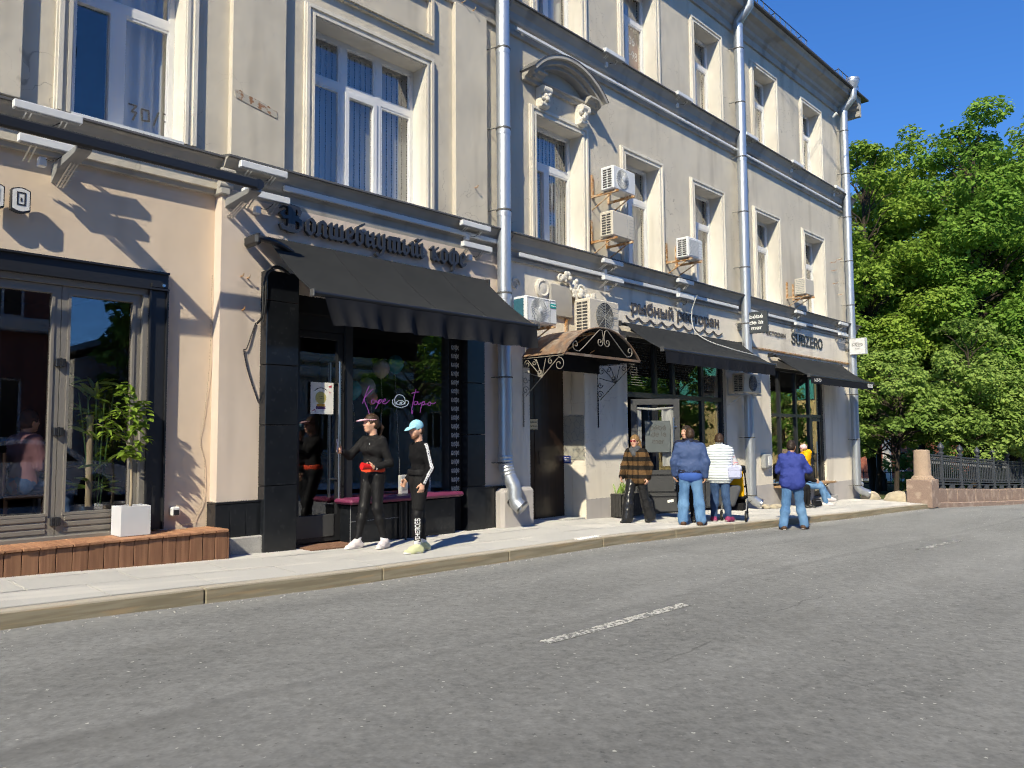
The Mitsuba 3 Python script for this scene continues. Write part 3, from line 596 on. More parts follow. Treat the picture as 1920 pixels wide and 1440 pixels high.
# ---------------------------------------------------------------- things fixed to the facade
def downpipe(x, zt, y, label, funnel, shoe):
    k = thing('drainpipe', label, 'drainpipe', 'galvanised drainpipes on the facade'); r = .112
    zb = shoe[0][2] if shoe else 0
    zs = list(np.arange(zb, zt - .3, 1.33)) + [zt]
    for a, b in zip(zs[:-1], zs[1:]):
        add('pipe_section', cat([tube([(x, y, a), (x, y, b)], r, 20, False), tube([(x, y, b - .10), (x, y, b - .02)], r + .006, 20, False), tube([(x, y, a + .02), (x, y, a + .05)], r + .004, 20, False)]), 'galvanised', smooth=40, parent=k)
        add('clamp', cat([tube([(x, y, a - .012), (x, y, a + .012)], r + .012, 20), rod((x - r, y, a), (x - r - .05, .0, a), .008, 6)]), 'lip_metal', parent=k)
    if funnel:
        add('elbow', tube([(x, y, zt), (x, y, zt + .06), (x, y - .30, zt + .36), (x, y - .30, zt + .62)], r, 20, False), 'galvanised', smooth=50, parent=k)
        add('funnel', lathe([(r, .58), (r + .005, .62), (.19, .80), (.19, .86), (.2, .865), (.2, .93), (.185, .93), (.185, .8), (.1, .62)], 20, (x, y - .30, zt)), 'galvanised', smooth=35, parent=k)
    if shoe:
        p = np.array(shoe, float)
        add('shoe', tube(p, r, 20, False), 'galvanised', smooth=50, parent=k)
        d = p[-1] - p[-2]; d /= np.linalg.norm(d)
        add('mouth_ring', tube([p[-1] - d * .04, p[-1] - d * .012, p[-1], p[-1] - d * .03], [r + .002, r + .012, r + .012, r - .012], 20, False), 'steel', smooth=50, parent=k)
        add('mouth_inside', tube([p[-1] - d * .25, p[-1] - d * .24], [.09, .1], 20), 'black_matte', parent=k)
    return k
p1 = downpipe(8.67, 12.2, -.2, 'tall drainpipe between the coffee shop and the arched canopy, with an elbow at its foot', False,
              [(8.67, -.2, 1.08), (8.67, -.2, 1.0), (8.68, -.22, .93), (8.70, -.28, .81), (8.72, -.31, .74), (8.725, -.33, .68), (8.72, -.34, .54), (8.73, -.37, .46), (8.77, -.47, .37)])
t = np.linspace(0, 1, 13)
add('corrugated_bend', tube(np.stack([8.67 + .0 * t + .02 * t ** 2, -.2 - .04 * t ** 2, 1.2 - .32 * t], 1), .114 + .008 * (np.arange(13) % 2), 20, False), 'galvanised', smooth=20, parent=p1)
p2 = downpipe(16.82, 11.35, -.2, 'drainpipe behind the black hanging sign, left of the corner restaurant', True, [(16.82, -.2, .1), (16.82, -.2, .06), (16.86, -.25, -.02), (16.95, -.36, -.10)])
p3 = downpipe(23.5, 11.25, -.2, 'rightmost drainpipe at the corner of the building with a funnel under the eave', True, [(23.5, -.2, .0), (23.5, -.2, -.05), (23.56, -.28, -.16), (23.7, -.45, -.24)])
add('cap', trimesh.creation.icosphere(2, .09).apply_translation([23.7, -.22, .02]), 'galvanised', smooth=True, parent=p3)

# linear floodlights in pairs on the belts
def flood(x0, y, z, label, L=.6, up=True):
    k = thing('floodlight', label, 'floodlight', 'linear floodlights along the mouldings')
    add('housing', bx(x0, x0 + L, y - .04, y + .04, z - .045, z + .035, .006), 'white_metal', parent=k)
    add('lens', bx(x0 + .02, x0 + L - .02, y - .03, y + .03, z - .049, z - .046), 'grey_plastic', parent=k)
    for f in (.2, .72):
        xx = x0 + L * f
        for dxx in (0, .045):
            add('arm', rod((xx + dxx, y, z - .03), (xx + dxx - .03, -.03, z - .17), .008, 6), 'steel', parent=k)
    add('driver_box', bx(x0 + .2, x0 + .27, -.14, -.06, z - .21, z - .12, .006), 'white_metal', parent=k)
    add('cable', tube(curve([(x0 + .25, -.16, z - .15), (x0 + .3, y, z - .16), (x0 + .42, y + .05, z - .06)], 12), .005, 5), 'cable_black', parent=k)
spots = [('over the left end of the facade', 1.86), ('beside the end of the rolled awning', 4.15), ('above the coffee shop, next to the drainpipe', 7.65), ('over the canopy of the passage door', 11.15), ('over the middle of the fish restaurant', 13.7), ('over the corner restaurant', 19.42), ('at the right end of the building', 22.4)]
for nm, x in spots:
    flood(x + .06, -.235, 4.69, f'pale linear floodlight, upper of a pair {nm}', L=.6)
    flood(x + .12, -.20, 4.385, f'pale linear floodlight, lower of a pair {nm}', L=.6)
for i, x in enumerate((11.25, 13.78, 16.85, 19.48, 22.4)):
    flood(x + .1, -.25, 8.70, ('leftmost', 'second', 'third', 'fourth', 'rightmost')[i] + ' linear floodlight along the upper moulding')
for x0, x1, z in ((4.85, 8.6, 4.565), (9.1, 16.6, 4.45), (17.1, 23.3, 4.45)):
    one('cable_tray', bx(x0, x1, -.13, -.09, z - .025, z + .04, .004), 'white_metal', {4.85: 'grey cable tray along the moulding above the blackletter sign', 9.1: 'long grey cable tray along the moulding above the fish restaurant', 17.1: 'grey cable tray along the moulding above the corner restaurant'}[x0], 'cable tray')
one('cable_tray', bx(9.1, 23.3, -.12, -.08, 8.26, 8.31, .004), 'white_metal', 'thin grey cable tray along the upper moulding', 'cable tray')

# awnings
def awning(x0, x1, zb, zf, yf, val, label, seams, text=None, flap=.5):
    k = thing('awning', label, 'awning')
    n = 24; xs_ = np.linspace(x0, x1, 49); ts = np.linspace(0, 1, n)
    X, TT = np.meshgrid(xs_, ts, indexing='ij'); sag = .05 * np.sin(TT * PI)
    Y = -.12 + (yf + .12) * TT; Zz = zb + (zf - zb) * TT - sag
    v = np.stack([X, Y, Zz], -1).reshape(-1, 3); i, j = np.meshgrid(np.arange(48), np.arange(n - 1), indexing='ij'); a = (i * n + j).ravel()
    f = np.vstack([np.stack([a, a + 1, a + n + 1], 1), np.stack([a, a + n + 1, a + n], 1)])
    v2 = v - [0, 0, .006]
    add('canopy_cloth', trimesh.Trimesh(np.vstack([v, v2]), np.vstack([f, f[:, ::-1] + len(v)]), process=False), 'awning_fabric', smooth=True, parent=k)
    for s in np.linspace(x0, x1, seams + 2)[1:-1]:
        p = np.stack([np.full(n, s), -.12 + (yf + .12) * ts, zb + (zf - zb) * ts - .05 * np.sin(ts * PI) + .002], 1)
        add('seam', tube(p, .0035, 4), 'valance_fabric', parent=k)
    add('front_bar', tube([(x0 - .03, yf, zf), (x1 + .03, yf, zf)], .032, 12), 'black_metal', smooth=35, parent=k)
    for e in (x0 - .04, x1 + .01): add('end_cap', bx(e, e + .03, yf - .04, yf + .04, zf - .045, zf + .045, .01), 'grey_dark', parent=k)
    xv = np.linspace(x0 + .02, x1 - .02, int((x1 - x0) * 40)); m = 9
    sv = np.linspace(0, 1, m); XV, SV = np.meshgrid(xv, sv, indexing='ij')
    w = flap * .05 * SV * (np.sin(XV * 9.5 + np.sin(XV * 3.1) * 1.5) + .5 * np.sin(XV * 23 + 1))
    vv = np.stack([XV + flap * (.10 + .16 * SV) * (1 - (XV - x0) / (x1 - x0)) ** 5, yf - .02 + w, zf - .02 - val * SV], -1).reshape(-1, 3)
    i, j = np.meshgrid(np.arange(len(xv) - 1), np.arange(m - 1), indexing='ij'); a = (i * m + j).ravel()
    f = np.vstack([np.stack([a, a + 1, a + m + 1], 1), np.stack([a, a + m + 1, a + m], 1)])
    add('valance', trimesh.Trimesh(vv, f, process=False), 'valance_fabric', smooth=True, parent=k)
    add('roller', tube([(x0 - .04, -.09, zb - .035), (x1 + .04, -.09, zb - .035)], .03, 12), 'black_metal', smooth=35, parent=k)
    for e in (x0 + .25, x1 - .25):
        mx = (x0 + x1) / 2; kx = e + (.45 if e < mx else -.45)
        add('folding_arm', cat([rod((e, -.1, zb - .12), (kx, (yf - .1) * .5, (zb + zf) / 2 - .1), .024), rod((kx, (yf - .1) * .5, (zb + zf) / 2 - .1), (e, yf, zf - .02), .02)]), 'black_metal', parent=k)
    for e in (x0 - .1, x1 + .1): add('wall_bracket', bx(e - .02, e + .02, -.14, .05, zb - .08, zb + .02, .01), 'black_metal', parent=k)
    return k
k = awning(4.62, 8.30, 3.92, 3.08, -1.2, .31, 'wide dark grey awning with a wavy valance over the coffee shop', 3, flap=1.0)
add('cover_arm', cat([bx(4.36, 4.44, -.36, -.05, 3.74, 3.88, .03), tube(curve([(4.4, -.34, 3.82), (4.6, -.38, 3.79), (4.85, -.3, 3.74), (4.95, -.2, 3.72)], 16), .035, 10)]), 'black_metal', smooth=35, parent=k)
awning(12.0, 16.58, 3.64, 3.05, -.97, .22, 'dark awning over the fish restaurant with a pale hose lying on it', 0, flap=.3)
ka = awning(18.42, 22.75, 3.5, 2.91, -.98, .17, 'rightmost dark awning with small white lettering on its valance', 0, flap=.12)
def strokes(ss, w): return unary_union([LineString(s).buffer(w, cap_style='square') for s in ss])
kat = {'re': [[(0, 1), (0, 0), (.6, .5)]], 'su': [[(0, .9), (.7, .9), (.1, 0)], [(.42, .45), (.8, 0)]], 'to': [[(.2, 1), (.2, 0)], [(.2, .6), (.7, .4)]], 'ra': [[(.1, 1), (.7, 1)], [(0, .68), (.75, .68), (.3, 0)]], 'n': [[(0, .9), (.25, .7)], [(0, .05), (.75, .7)]]}
for i, c in enumerate(('re', 'su', 'to', 'ra', 'n')):
    add('glyph', wallmap(ext(affinity.scale(strokes(kat[c], .07), .075, .075, origin=(0, 0)), .003), 18.62 + i * .085, -1.035, 2.775), 'text_white', parent=ka)
add('lettering', wallmap(fit(txt('SUSHI', .06, .003, True), 22.22, 22.62), 0, -1.035, 2.78), 'text_white', parent=ka)
one('hose', tube(curve([(14.42, -.3, 4.45), (14.46, -.14, 4.1), (14.52, -.16, 3.72), (14.75, -.34, 3.50), (15.2, -.55, 3.37), (15.7, -.68, 3.29), (16.15, -.75, 3.25)], 40), .012, 6), 'cable_white', 'thin white hose hanging from the floodlights onto the fish restaurant awning', 'hose', smooth=True)
# rolled up awning on two arms, far left
k = thing('rolled_awning', 'long black rolled up awning held off the wall above the left shop', 'awning')
add('cassette', bx(-3.5, 4.2, -.725, -.665, 4.265, 4.385, .02), 'black_metal', smooth=35, parent=k)
add('end_cap', xf(trimesh.creation.cylinder(.06, .05, sections=20), PI / 2, (4.2, -.695, 4.325), 0, PI / 2), 'black_metal', smooth=35, parent=k)
for x in (-1.2, 2.36, 4.13):
    arm = Polygon([(.12, 4.10), (-.08, 4.20), (-.60, 4.235), (-.66, 4.255), (-.66, 4.29), (.12, 4.29)])
    add('arm', frame(trimesh.creation.extrude_polygon(arm, .13, engine='earcut'), (x, 0, 0), (0, 1, 0), (0, 0, 1), (1, 0, 0)), 'grey_metal', parent=k)
    add('spring', cat([rod((x + .03 * j, .05, 4.05), (x + .03 * j, -.4, 4.18), .008, 5) for j in range(1, 4)] + [rod((x + .02, .02 - .09 * j, 4.06 + .026 * j), (x + .12, -.02 - .09 * j, 4.07 + .026 * j), .006, 5) for j in range(4)]), 'steel', parent=k)
# arched rusty canopy with wrought iron
k = thing('canopy', 'arched rusty sheet metal canopy with wrought iron scrolls over the passage door', 'canopy')
cx0, cx1, cz, ch, cy = 9.28, 11.37, 2.79, .49, -.9
hw2 = (cx1 - cx0) / 2; Rc = (hw2 ** 2 + ch ** 2) / (2 * ch); xm = (cx0 + cx1) / 2
def carc(r, n=28, y=0.0):
    a0 = math.asin(hw2 / Rc); return [(xm + r * math.sin(a), cz + ch - Rc + r * math.cos(a)) for a in np.linspace(-a0, a0, n)]
add('sheet', panel(Polygon(carc(Rc) + carc(Rc - .012)[::-1]), cy, .0), 'rust_sheet', smooth=30, parent=k)
add('lining', panel(Polygon(carc(Rc - .0135) + carc(Rc - .022)[::-1]), cy + .03, -.01), 'black_matte', smooth=30, parent=k)
bp = Polygon(carc(Rc - .023) + [(cx1 - .03, 2.62), (cx0 + .03, 2.62)])
add('back_plate', panel(bp, -.02, -.008), 'black_matte', parent=k)
add('tie_bar', bx(cx0, cx1, cy - .002, cy + .03, cz - .02, cz + .02), 'rust_sheet', parent=k)
add('arch_rim', tube([(x, cy, z) for x, z in carc(Rc - .002)], .013, 8), 'rust_sheet', smooth=40, parent=k)
def spiral(c, R, a0, turns, sgn, n=22, k_=.82):
    t = np.linspace(0, 1, n); rr = R * (1 - k_ * t); a = a0 + sgn * turns * 2 * PI * t
    return np.stack([c[0] + rr * np.cos(a), c[1] + rr * np.sin(a)], 1)
sc2 = []
for s in (-1, 1):
    sc2 += [[(s * .10, .46), (s * .55, .12), (s * .66, .05), (s * .74, .06)], list(map(tuple, spiral((s * .74, .15), .09, -PI / 2, 1.1, s)))]
    sc2 += [[(s * .10, .46), (s * .04, .44), (s * .01, .34), (s * .02, .26)], list(map(tuple, spiral((s * .10, .25), .08, PI if s > 0 else 0, 1.2, s)))]
for s in sc2:
    add('scroll', tube([(xm + a, cy + .008, cz + b) for a, b in s], .0085, 6), 'wrought_pale', smooth=True, parent=k)
for bi, xbk in enumerate((cx0 + .02, cx1 - .06)):
    mat = 'wrought_pale' if bi == 0 else 'wrought_iron'
    S = [[(0, 0), (-.88, 0)], [(0, 0), (0, -.62)], [(-.78, -.02), (-.06, -.62)], [(-.42, -.33), (-.12, -.04)], [(-.42, -.33), (-.3, -.03)], [(-.42, -.33), (-.5, -.03)], [(-.42, -.33), (-.04, -.22)],
         spiral((-.78, -.14), .11, PI / 2, 1.25, 1), spiral((-.1, -.1), .07, PI / 2, 1.2, -1), spiral((-.25, -.08), .055, PI / 2, 1.2, 1), spiral((-.6, -.08), .055, PI / 2, 1.2, -1), spiral((-.06, -.35), .06, PI, 1.2, 1), spiral((-.06, -.52), .07, PI, 1.3, -1), spiral((-.38, -.25), .06, -PI / 2, 1.2, 1)]
    for s in S: add('bracket_scroll', tube([(xbk, float(a), cz + float(b) - .03) for a, b in s], .0075, 6), mat, smooth=True, parent=k)
    add('bracket_foot', tube([(xbk, -.01, cz - .6), (xbk, -.01, cz - 1.15)], .012, 6), mat, parent=k)

# outdoor air conditioning units
def ac(x0, x1, yf, z0, z1, label, style, mat='white_metal', D=.29, rust=True):
    k = thing('air_conditioner', label, 'air conditioner', 'outdoor air conditioning units on the facade')
    w, h = x1 - x0, z1 - z0; yb = yf + D
    add('casing', bx(x0, x1, yf, yb, z0, z1, .018), mat, smooth=35, parent=k)
    fxc, fzc, fr_ = x0 + w * .37, z0 + h * .5, h * (.46 if style == 'swirl' else .42)
    if style in ('radial', 'swirl', 'dark'):
        fxc = x0 + w * (.40 if style != 'dark' else .5)
        add('fan_recess', xf(trimesh.creation.cylinder(fr_, .012, sections=32), 0, (fxc, yf - .004, fzc), PI / 2), 'dark_grille' if style == 'dark' else 'grey_plastic', parent=k)
        ms = []
        if style == 'dark':
            for q in np.linspace(.15, 1, 9): ms.append(tube([(fxc + fr_ * q * math.cos(a), yf - .014, fzc + fr_ * q * math.sin(a)) for a in np.linspace(0, 2 * PI, 33)], .003, 4, False))
            for a in np.linspace(0, PI, 5)[:-1]: ms.append(rod((fxc - fr_ * math.cos(a), yf - .013, fzc - fr_ * math.sin(a)), (fxc + fr_ * math.cos(a), yf - .013, fzc + fr_ * math.sin(a)), .004, 4))
        else:
            nb = 34 if style == 'radial' else 26; tw = .25 if style == 'radial' else .8
            for a in np.linspace(0, 2 * PI, nb, endpoint=False):
                ms.append(tube([(fxc + fr_ * q * (1 if style == 'radial' else 1.12) * math.cos(a + tw * q), yf - .012 - .012 * (1 - q), fzc + fr_ * q * (1 if style == 'radial' else 1.08) * math.sin(a + tw * q)) for q in np.linspace(.1, 1, 6)], .0035, 4))
            ms.append(xf(trimesh.creation.cylinder(fr_ * .18, .03, sections=20), 0, (fxc, yf - .016, fzc), PI / 2))
        add('fan_grille', cat(ms), 'white_metal' if style != 'dark' else 'grey_plastic', parent=k)
    if style == 'swirl':
        add('front_panel', panel(ring(x0 + .02, x0 + w * .73, z0 + .02, z1 - .02, .008).union(ring(x0 + w * .76, x1 - .015, z0 + .02, z1 - .02, .008)), yf - .006, yf + .001), 'grey_plastic', parent=k)
        add('badge', bx(x0 + w * .78, x1 - .025, yf - .009, yf + .001, z1 - .14, z1 - .07, .002), 'teal_plastic', parent=k)
        add('badge_text', wallmap(fit(txt('Hisense', .03, .002), x0 + w * .80, x1 - .035), 0, yf - .009, z1 - .115), 'text_white', parent=k)
    if style == 'louvre':
        for i in range(13): add('louvre', bx(x0 + .03, x0 + w * .72, yf - .012, yf + .002, z0 + .04 + i * (h - .08) / 13, z0 + .04 + (i + .6) * (h - .08) / 13, .003), 'white_metal', parent=k)
    if style in ('dark', 'louvre', 'plain'):
        for i in range(6): add('panel_line', bx(x0 + w * .76, x1 - .02, yf - .003, yf + .002, z0 + h * (.15 + .13 * i), z0 + h * (.15 + .13 * i) + .006), 'grey_plastic', parent=k)
    if style == 'dark': add('badge', bx(x0 + w * .80, x1 - .05, yf - .006, yf + .001, z0 + h * .48, z0 + h * .55), 'grey_plastic', parent=k)
    if style == 'plain': add('panel_line', bx(x0 + w * .66, x0 + w * .67, yf - .003, yf + .002, z0 + .02, z1 - .02), 'grey_plastic', parent=k)
    side = {'swirl': 'teal_dark', 'radial': 'dark_grille', 'plain': 'dark_grille', 'louvre': 'dark_grille', 'dark': 'dark_grille', 'blank': 'grey_plastic'}[style]
    if style == 'swirl':
        add('side_vent', bx(x0 - .004, x0 + .002, yf + .06, yb - .02, z0 + .05, z1 - .04, .001), side, parent=k)
    elif style == 'blank':
        for i in range(8): add('side_vent', bx(x0 - .004, x0 + .002, yf + .03, yb - .03, z0 + .05 + i * h * .11, z0 + .05 + i * h * .11 + .022), side, parent=k)
    else:
        nz = 8 if style != 'dark' else 9
        for i in range(nz):
            for j in range(2):
                ya = yf + .045 + j * (D - .08) / 2
                add('side_vent', bx(x0 - .004, x0 + .002, ya, ya + (D - .08) / 2 - .02, z0 + .04 + i * (h - .08) / nz, z0 + .04 + (i + .68) * (h - .08) / nz), side, parent=k)
    for xx in (x0 + .08, x1 - .1):
        add('wall_bracket', cat([bx(xx - .02, xx + .02, yf - .04, 0, z0 - .055, z0 - .015), bx(xx - .02, xx + .02, -.035, 0, z0 - .06, z0 + .38), rod((xx, yf + .08, z0 - .05), (xx, -.01, z0 - .28), .012, 5)]), 'rust_iron' if rust else 'white_metal', parent=k)
    for xx in (x0 + .08, x1 - .1):
        for yy in (yf + .04, yb - .05): add('foot', bx(xx - .03, xx + .03, yy - .02, yy + .02, z0 - .015, z0), 'grey_plastic', parent=k)
    return k
M('teal_plastic', (0.02, 0.30, 0.28), 0.35); M('teal_dark', (0.03, 0.11, 0.15), 0.5)
ac(11.14, 11.83, -.56, 5.94, 6.37, 'upper air conditioner of the stacked pair, with a large round fan guard', 'radial')
ac(11.09, 11.76, -.56, 5.07, 5.53, 'lower beige air conditioner of the stacked pair, with a plain front', 'plain', 'beige_plastic')
ac(13.63, 14.20, -.58, 5.10, 5.52, 'air conditioner with a slatted front beside the third window', 'louvre')
ac(19.44, 20.0, -.54, 5.10, 5.52, 'small pale air conditioner below the rightmost window of the second floor', 'blank', 'beige_plastic')
ac(8.80, 9.53, -.55, 3.28, 3.69, 'white air conditioner with a spiral fan grille and a teal badge, left above the canopy', 'swirl', 'white_plastic')
ac(10.33, 11.18, -.60, 3.26, 3.84, 'big beige air conditioner with a dark round fan above the canopy', 'dark', 'beige_plastic', D=.33)
ac(16.1, 16.95, -.46, 2.44, 2.88, 'grey air conditioner in the shade under the end of the fish restaurant awning', 'dark', 'beige_plastic', rust=False)

# ---------------------------------------------------------------- lettering
def nib(ss, w=.2, ang=42, th=.05):
    """broad pen strokes"""
    a = math.radians(ang); q = np.array([math.cos(a), math.sin(a)]) * w / 2; n = np.array([-q[1], q[0]]) * th / w * 2
    N = np.array([q + n, q - n, -q - n, -q + n]); out = []
    for s in ss:
        for p0, p1 in zip(s[:-1], s[1:]):
            out.append(MultiPoint(np.vstack([N + p0, N + p1])).convex_hull)
    return unary_union(out)
def mn(x, h=1.0, foot=True): return [(x - .13, h - .17), (x, h - .04), (x, .16), (x + .12, .04)] + ([(x + .2, .12)] if foot else [])
BL = {'В': (1.45, [[(-.2, 1.35), (0, 1.55), (.3, 1.5), (.3, .12), (.55, .0)], [(.55, 1.45), (.55, .1)], [(.3, 1.5), (.85, 1.45), (.98, 1.2), (.85, .9), (.5, .8)], [(.6, .82), (1.05, .65), (1.08, .25), (.8, .02), (.3, .0), (-.1, .12)], [(-.25, .95), (-.05, .75), (.2, .8)], [(-.25, .3), (-.1, .05)], [(-.25, 1.0), (-.1, 1.1)]]),
      'о': (.78, [[(.08, .8), (.08, .22), (.3, .03), (.52, .22), (.52, .8), (.3, .97), (.08, .8)]]),
      'л': (.85, [[(-.05, .12), (.08, .06), (.14, .85), (.3, .97), (.52, .85), (.52, .14), (.66, .06)]]),
      'ш': (1.25, [mn(.1, foot=False), mn(.5, foot=False), mn(.9), [(.1, .1), (.9, .1)]]),
      'е': (.72, [[(.5, .75), (.3, .97), (.08, .8), (.08, .22), (.3, .03), (.55, .18)], [(.5, .75), (.42, .55), (.12, .42)]]),
      'б': (.8, [[(.08, .8), (.08, .22), (.3, .03), (.52, .22), (.52, .75), (.3, .92), (.1, .75)], [(.08, .75), (.16, 1.15), (.36, 1.25), (.62, 1.4)]]),
      'н': (.92, [mn(.1), mn(.55), [(.1, .55), (.55, .5)]]),
      'у': (.88, [[(-.03, .85), (.1, .97), (.1, .2), (.3, .06)], [(.52, 1.0), (.52, .1), (.4, -.3), (.1, -.45), (-.05, -.32)]]),
      'т': (1.25, [mn(.1, foot=False), mn(.5, foot=False), mn(.9), [(.1, .92), (.9, .95)]]),
      'ы': (1.1, [mn(.1), [(.1, .55), (.42, .55), (.5, .28), (.3, .03)], mn(.82)]),
      'й': (.95, [mn(.1), mn(.55), [(.15, 1.22), (.32, 1.12), (.5, 1.26)]]),
      'к': (.85, [mn(.1), [(.12, .5), (.3, .75), (.55, .95)], [(.25, .55), (.45, .2), (.62, .06)]]),
      'ф': (1.05, [[(.08, .8), (.08, .22), (.25, .05), (.42, .2), (.42, .82), (.25, .97), (.08, .8)], [(.42, .8), (.6, .97), (.8, .82), (.8, .22), (.62, .05), (.42, .2)], [(.42, 1.15), (.42, -.4)]]), ' ': (.55, [])}
k = thing('shop_sign', 'raised black blackletter sign over the coffee shop awning', 'sign')
word = 'Волшебнутый кофе'; tot = sum(BL[c][0] for c in word); x = 4.87; sx = (7.90 - 4.87) / (tot - .2)
for c in word:
    wd, ss = BL[c]
    if ss:
        g = affinity.scale(nib(ss, .23, 42), sx, .205, origin=(0, 0))
        add('letter', wallmap(ext(g.simplify(.001), .055), x, -.075, 4.055), 'text_black', parent=k)
        add('standoff', cat([rod((x + .25 * sx, -.12, 4.1), (x + .25 * sx, -.04, 4.1), .006, 5)]), 'steel', parent=k)
    x += wd * sx
# repeated small word on the dark strip
for i in range(17):
    z = 2.80 - i * .132; ms = []; xx = 0
    for c in 'кофе':
        wd, ss = BL[c]; g = affinity.translate(affinity.scale(nib(ss, .2, 42), .047, .062, origin=(0, 0)), xx, 0); ms.append(ext(g, .002)); xx += wd * .047
    add('strip_word', wallmap(cat(ms), 7.735, .0145, z), 'text_grey', parent=cf)
def lettering(key, words_, y, mat, depth=.03, bold=True):
    for s, x0, x1, zb, h in words_:
        m = meshkit.text_mesh(s, h, depth, bold); a, b = m.bounds
        per = []
        for ch_i, part in enumerate(m.split(only_watertight=False)): per.append(part)
        f = (x1 - x0) / (b[0] - a[0])
        per.sort(key=lambda q: q.bounds[0][0])
        for q in per:
            q.apply_translation([-a[0], 0, 0]); q.apply_scale([f, 1, 1])
            add('letter', wallmap(q, x0, y, zb), mat, parent=key)
M('sign_brown', (0.085, 0.075, 0.07), 0.4)
k = thing('shop_sign', 'grey lower case sign lettering with a wavy line on the fish restaurant wall', 'sign')
lettering(k, [('рыбный', 12.42, 13.93, 3.90, .235), ('ресторан', 14.08, 15.85, 3.92, .235)], -.008, 'sign_brown', .014)
wx = np.linspace(12.22, 15.98, 150); ph = ((wx - 12.22) / .42) % 1
wv = LineString(np.stack([wx, 3.80 + .02 * (wx - 12.2) / 4 - .085 * np.sin(ph * PI)], 1)).buffer(.013)
add('wave_line', wallmap(ext(wv, .012), 0, -.015, 0), 'sign_brown', parent=k)
k = thing('shop_sign', 'black capital letters with a small typewriter word on the corner restaurant band', 'sign')
lettering(k, [('Ресторан', 17.98, 19.26, 3.985, .135)], -.045, 'sign_brown', .012, False)
lettering(k, [('SUBZERO', 19.62, 21.66, 3.87, .28)], -.04, 'text_black', .016, True)
# hanging signs
def hang(x, ya, yb, z0, z1, th):
    return bx(x - th / 2, x + th / 2, yb, ya, z0, z1, .006)
def onneg_x(m, x, y, z): return frame(m, (x, y, z), (0, -1, 0), (0, 0, 1), (-1, 0, 0))
k = thing('hanging_sign', 'square black hanging sign with white rounded lettering beside the middle drainpipe', 'sign')
add('plate', hang(16.8, -.23, -.74, 3.84, 4.34, .07), 'sign_slate', parent=k)
M('sign_slate', (0.05, 0.058, 0.066), 0.5)
add('arm', bx(16.76, 16.84, -.23, .05, 3.95, 4.12, .006), 'sign_slate', parent=k)
for s, a, b, z in (('bébé', .08, .41, 4.185), ('de la', .075, .41, 4.05), ('mer', .12, .375, 3.92)):
    m = fit(txt(s, .08, .003, True), a, b, 0, h=1); 
    add('lettering', onneg_x(m, 16.762, -.23, z), 'text_white', parent=k)
k = thing('lightbox_sign', 'white square lightbox sign hanging at the corner drainpipe', 'sign')
add('box', hang(23.4, -.18, -.64, 3.83, 4.31, .16), 'white_plastic', parent=k)
add('rim', onneg_x(ext(ring(0, .46, 0, .48, .012), .006), 23.318, -.18, 3.83), 'grey_plastic', parent=k)
add('arm', cat([rod((23.4, .0, z), (23.4, -.2, z), .012) for z in (3.95, 4.2)]), 'black_metal', parent=k)
m = fit(txt('SUBZERO', .07, .003), .08, .38, 0, h=1)
add('lettering', onneg_x(cat([m, fit(txt('sushi', .035, .003), .17, .29, -.10, h=1), ext(sbox(.2, -.018, .34, -.012).union(sbox(.12, .085, .26, .091)), .003)]), 23.314, -.18, 4.08), 'text_dark', parent=k)
# illuminated 'DO' style box letters at the far left
k = thing('shop_sign', 'white outlined box letters at the left edge of the left shop', 'sign')
def rr(x0, x1, z0, z1, r=.06): return sbox(x0 + r, z0 + r, x1 - r, z1 - r).buffer(r)
def bulge(w, h, b): return Polygon([(0, b)] + [(w * t, h + b * 0 + b * math.sin(PI * t)) for t in np.linspace(0, 1, 12)] + [(w, 0)] + [(w * (1 - t), -b * math.sin(PI * t)) for t in np.linspace(0, 1, 12)])
for x0 in (1.76, 1.98):
    g = bulge(.165, .20, .025)
    add('letter', wallmap(ext(g, .07), x0, .03, 3.72), 'text_black', parent=k)
    add('letter_face', wallmap(ext(affinity.scale(g, .88, .9), .006), x0, -.041, 3.72), 'white_plastic', parent=k)
    add('letter_core', wallmap(ext(ring(.045, .12, .045, .175, .012).union(sbox(.075, .085, .088, .12)), .004), x0, -.048, 3.72), 'text_black', parent=k)
# neon script and stickers in the coffee shop window
scene['neon_violet'] = {'type': 'diffuse', 'reflectance': {'type': 'rgb', 'value': [.3, .1, .35]}}
k = thing('neon_sign', 'violet neon script with a white cup outline behind the coffee shop glass', 'neon sign')
def npx(q): return [(6.27 + (a - 915) * .00164, .19, 1.965 + (545 - b) * .00135) for a, b in q]
NS = [[(975, 370), (950, 430), (925, 500), (905, 560)], [(1010, 405), (960, 460), (925, 510), (940, 560), (965, 620), (980, 670)], [(1035, 520), (1005, 515), (1000, 545), (1025, 550), (1045, 520), (1060, 545), (1075, 520)], [(1090, 505), (1065, 530), (1080, 550), (1105, 520), (1090, 510), (1060, 570), (1040, 605)], [(1115, 535), (1145, 515), (1135, 500), (1115, 540), (1145, 550), (1190, 510)],
      [(1480, 385), (1460, 460), (1445, 540), (1430, 620), (1438, 650), (1445, 610)], [(1430, 430), (1470, 415), (1515, 410)], [(1500, 515), (1465, 520), (1460, 550), (1490, 545), (1500, 515), (1510, 550), (1540, 525)], [(1555, 510), (1535, 600), (1528, 635)], [(1550, 530), (1580, 510), (1575, 545), (1550, 550), (1610, 535)], [(1640, 515), (1615, 540), (1640, 555), (1655, 525), (1640, 515), (1680, 535), (1712, 515)]]
for s in NS:
    kk = add('tube', tube(curve(npx(s), 30), .0048, 6), {'type': 'ref', 'id': 'neon_violet'}, smooth=True, parent=k)
    scene[kk]['emitter'] = {'type': 'area', 'radiance': {'type': 'rgb', 'value': [.06, .012, .065]}}
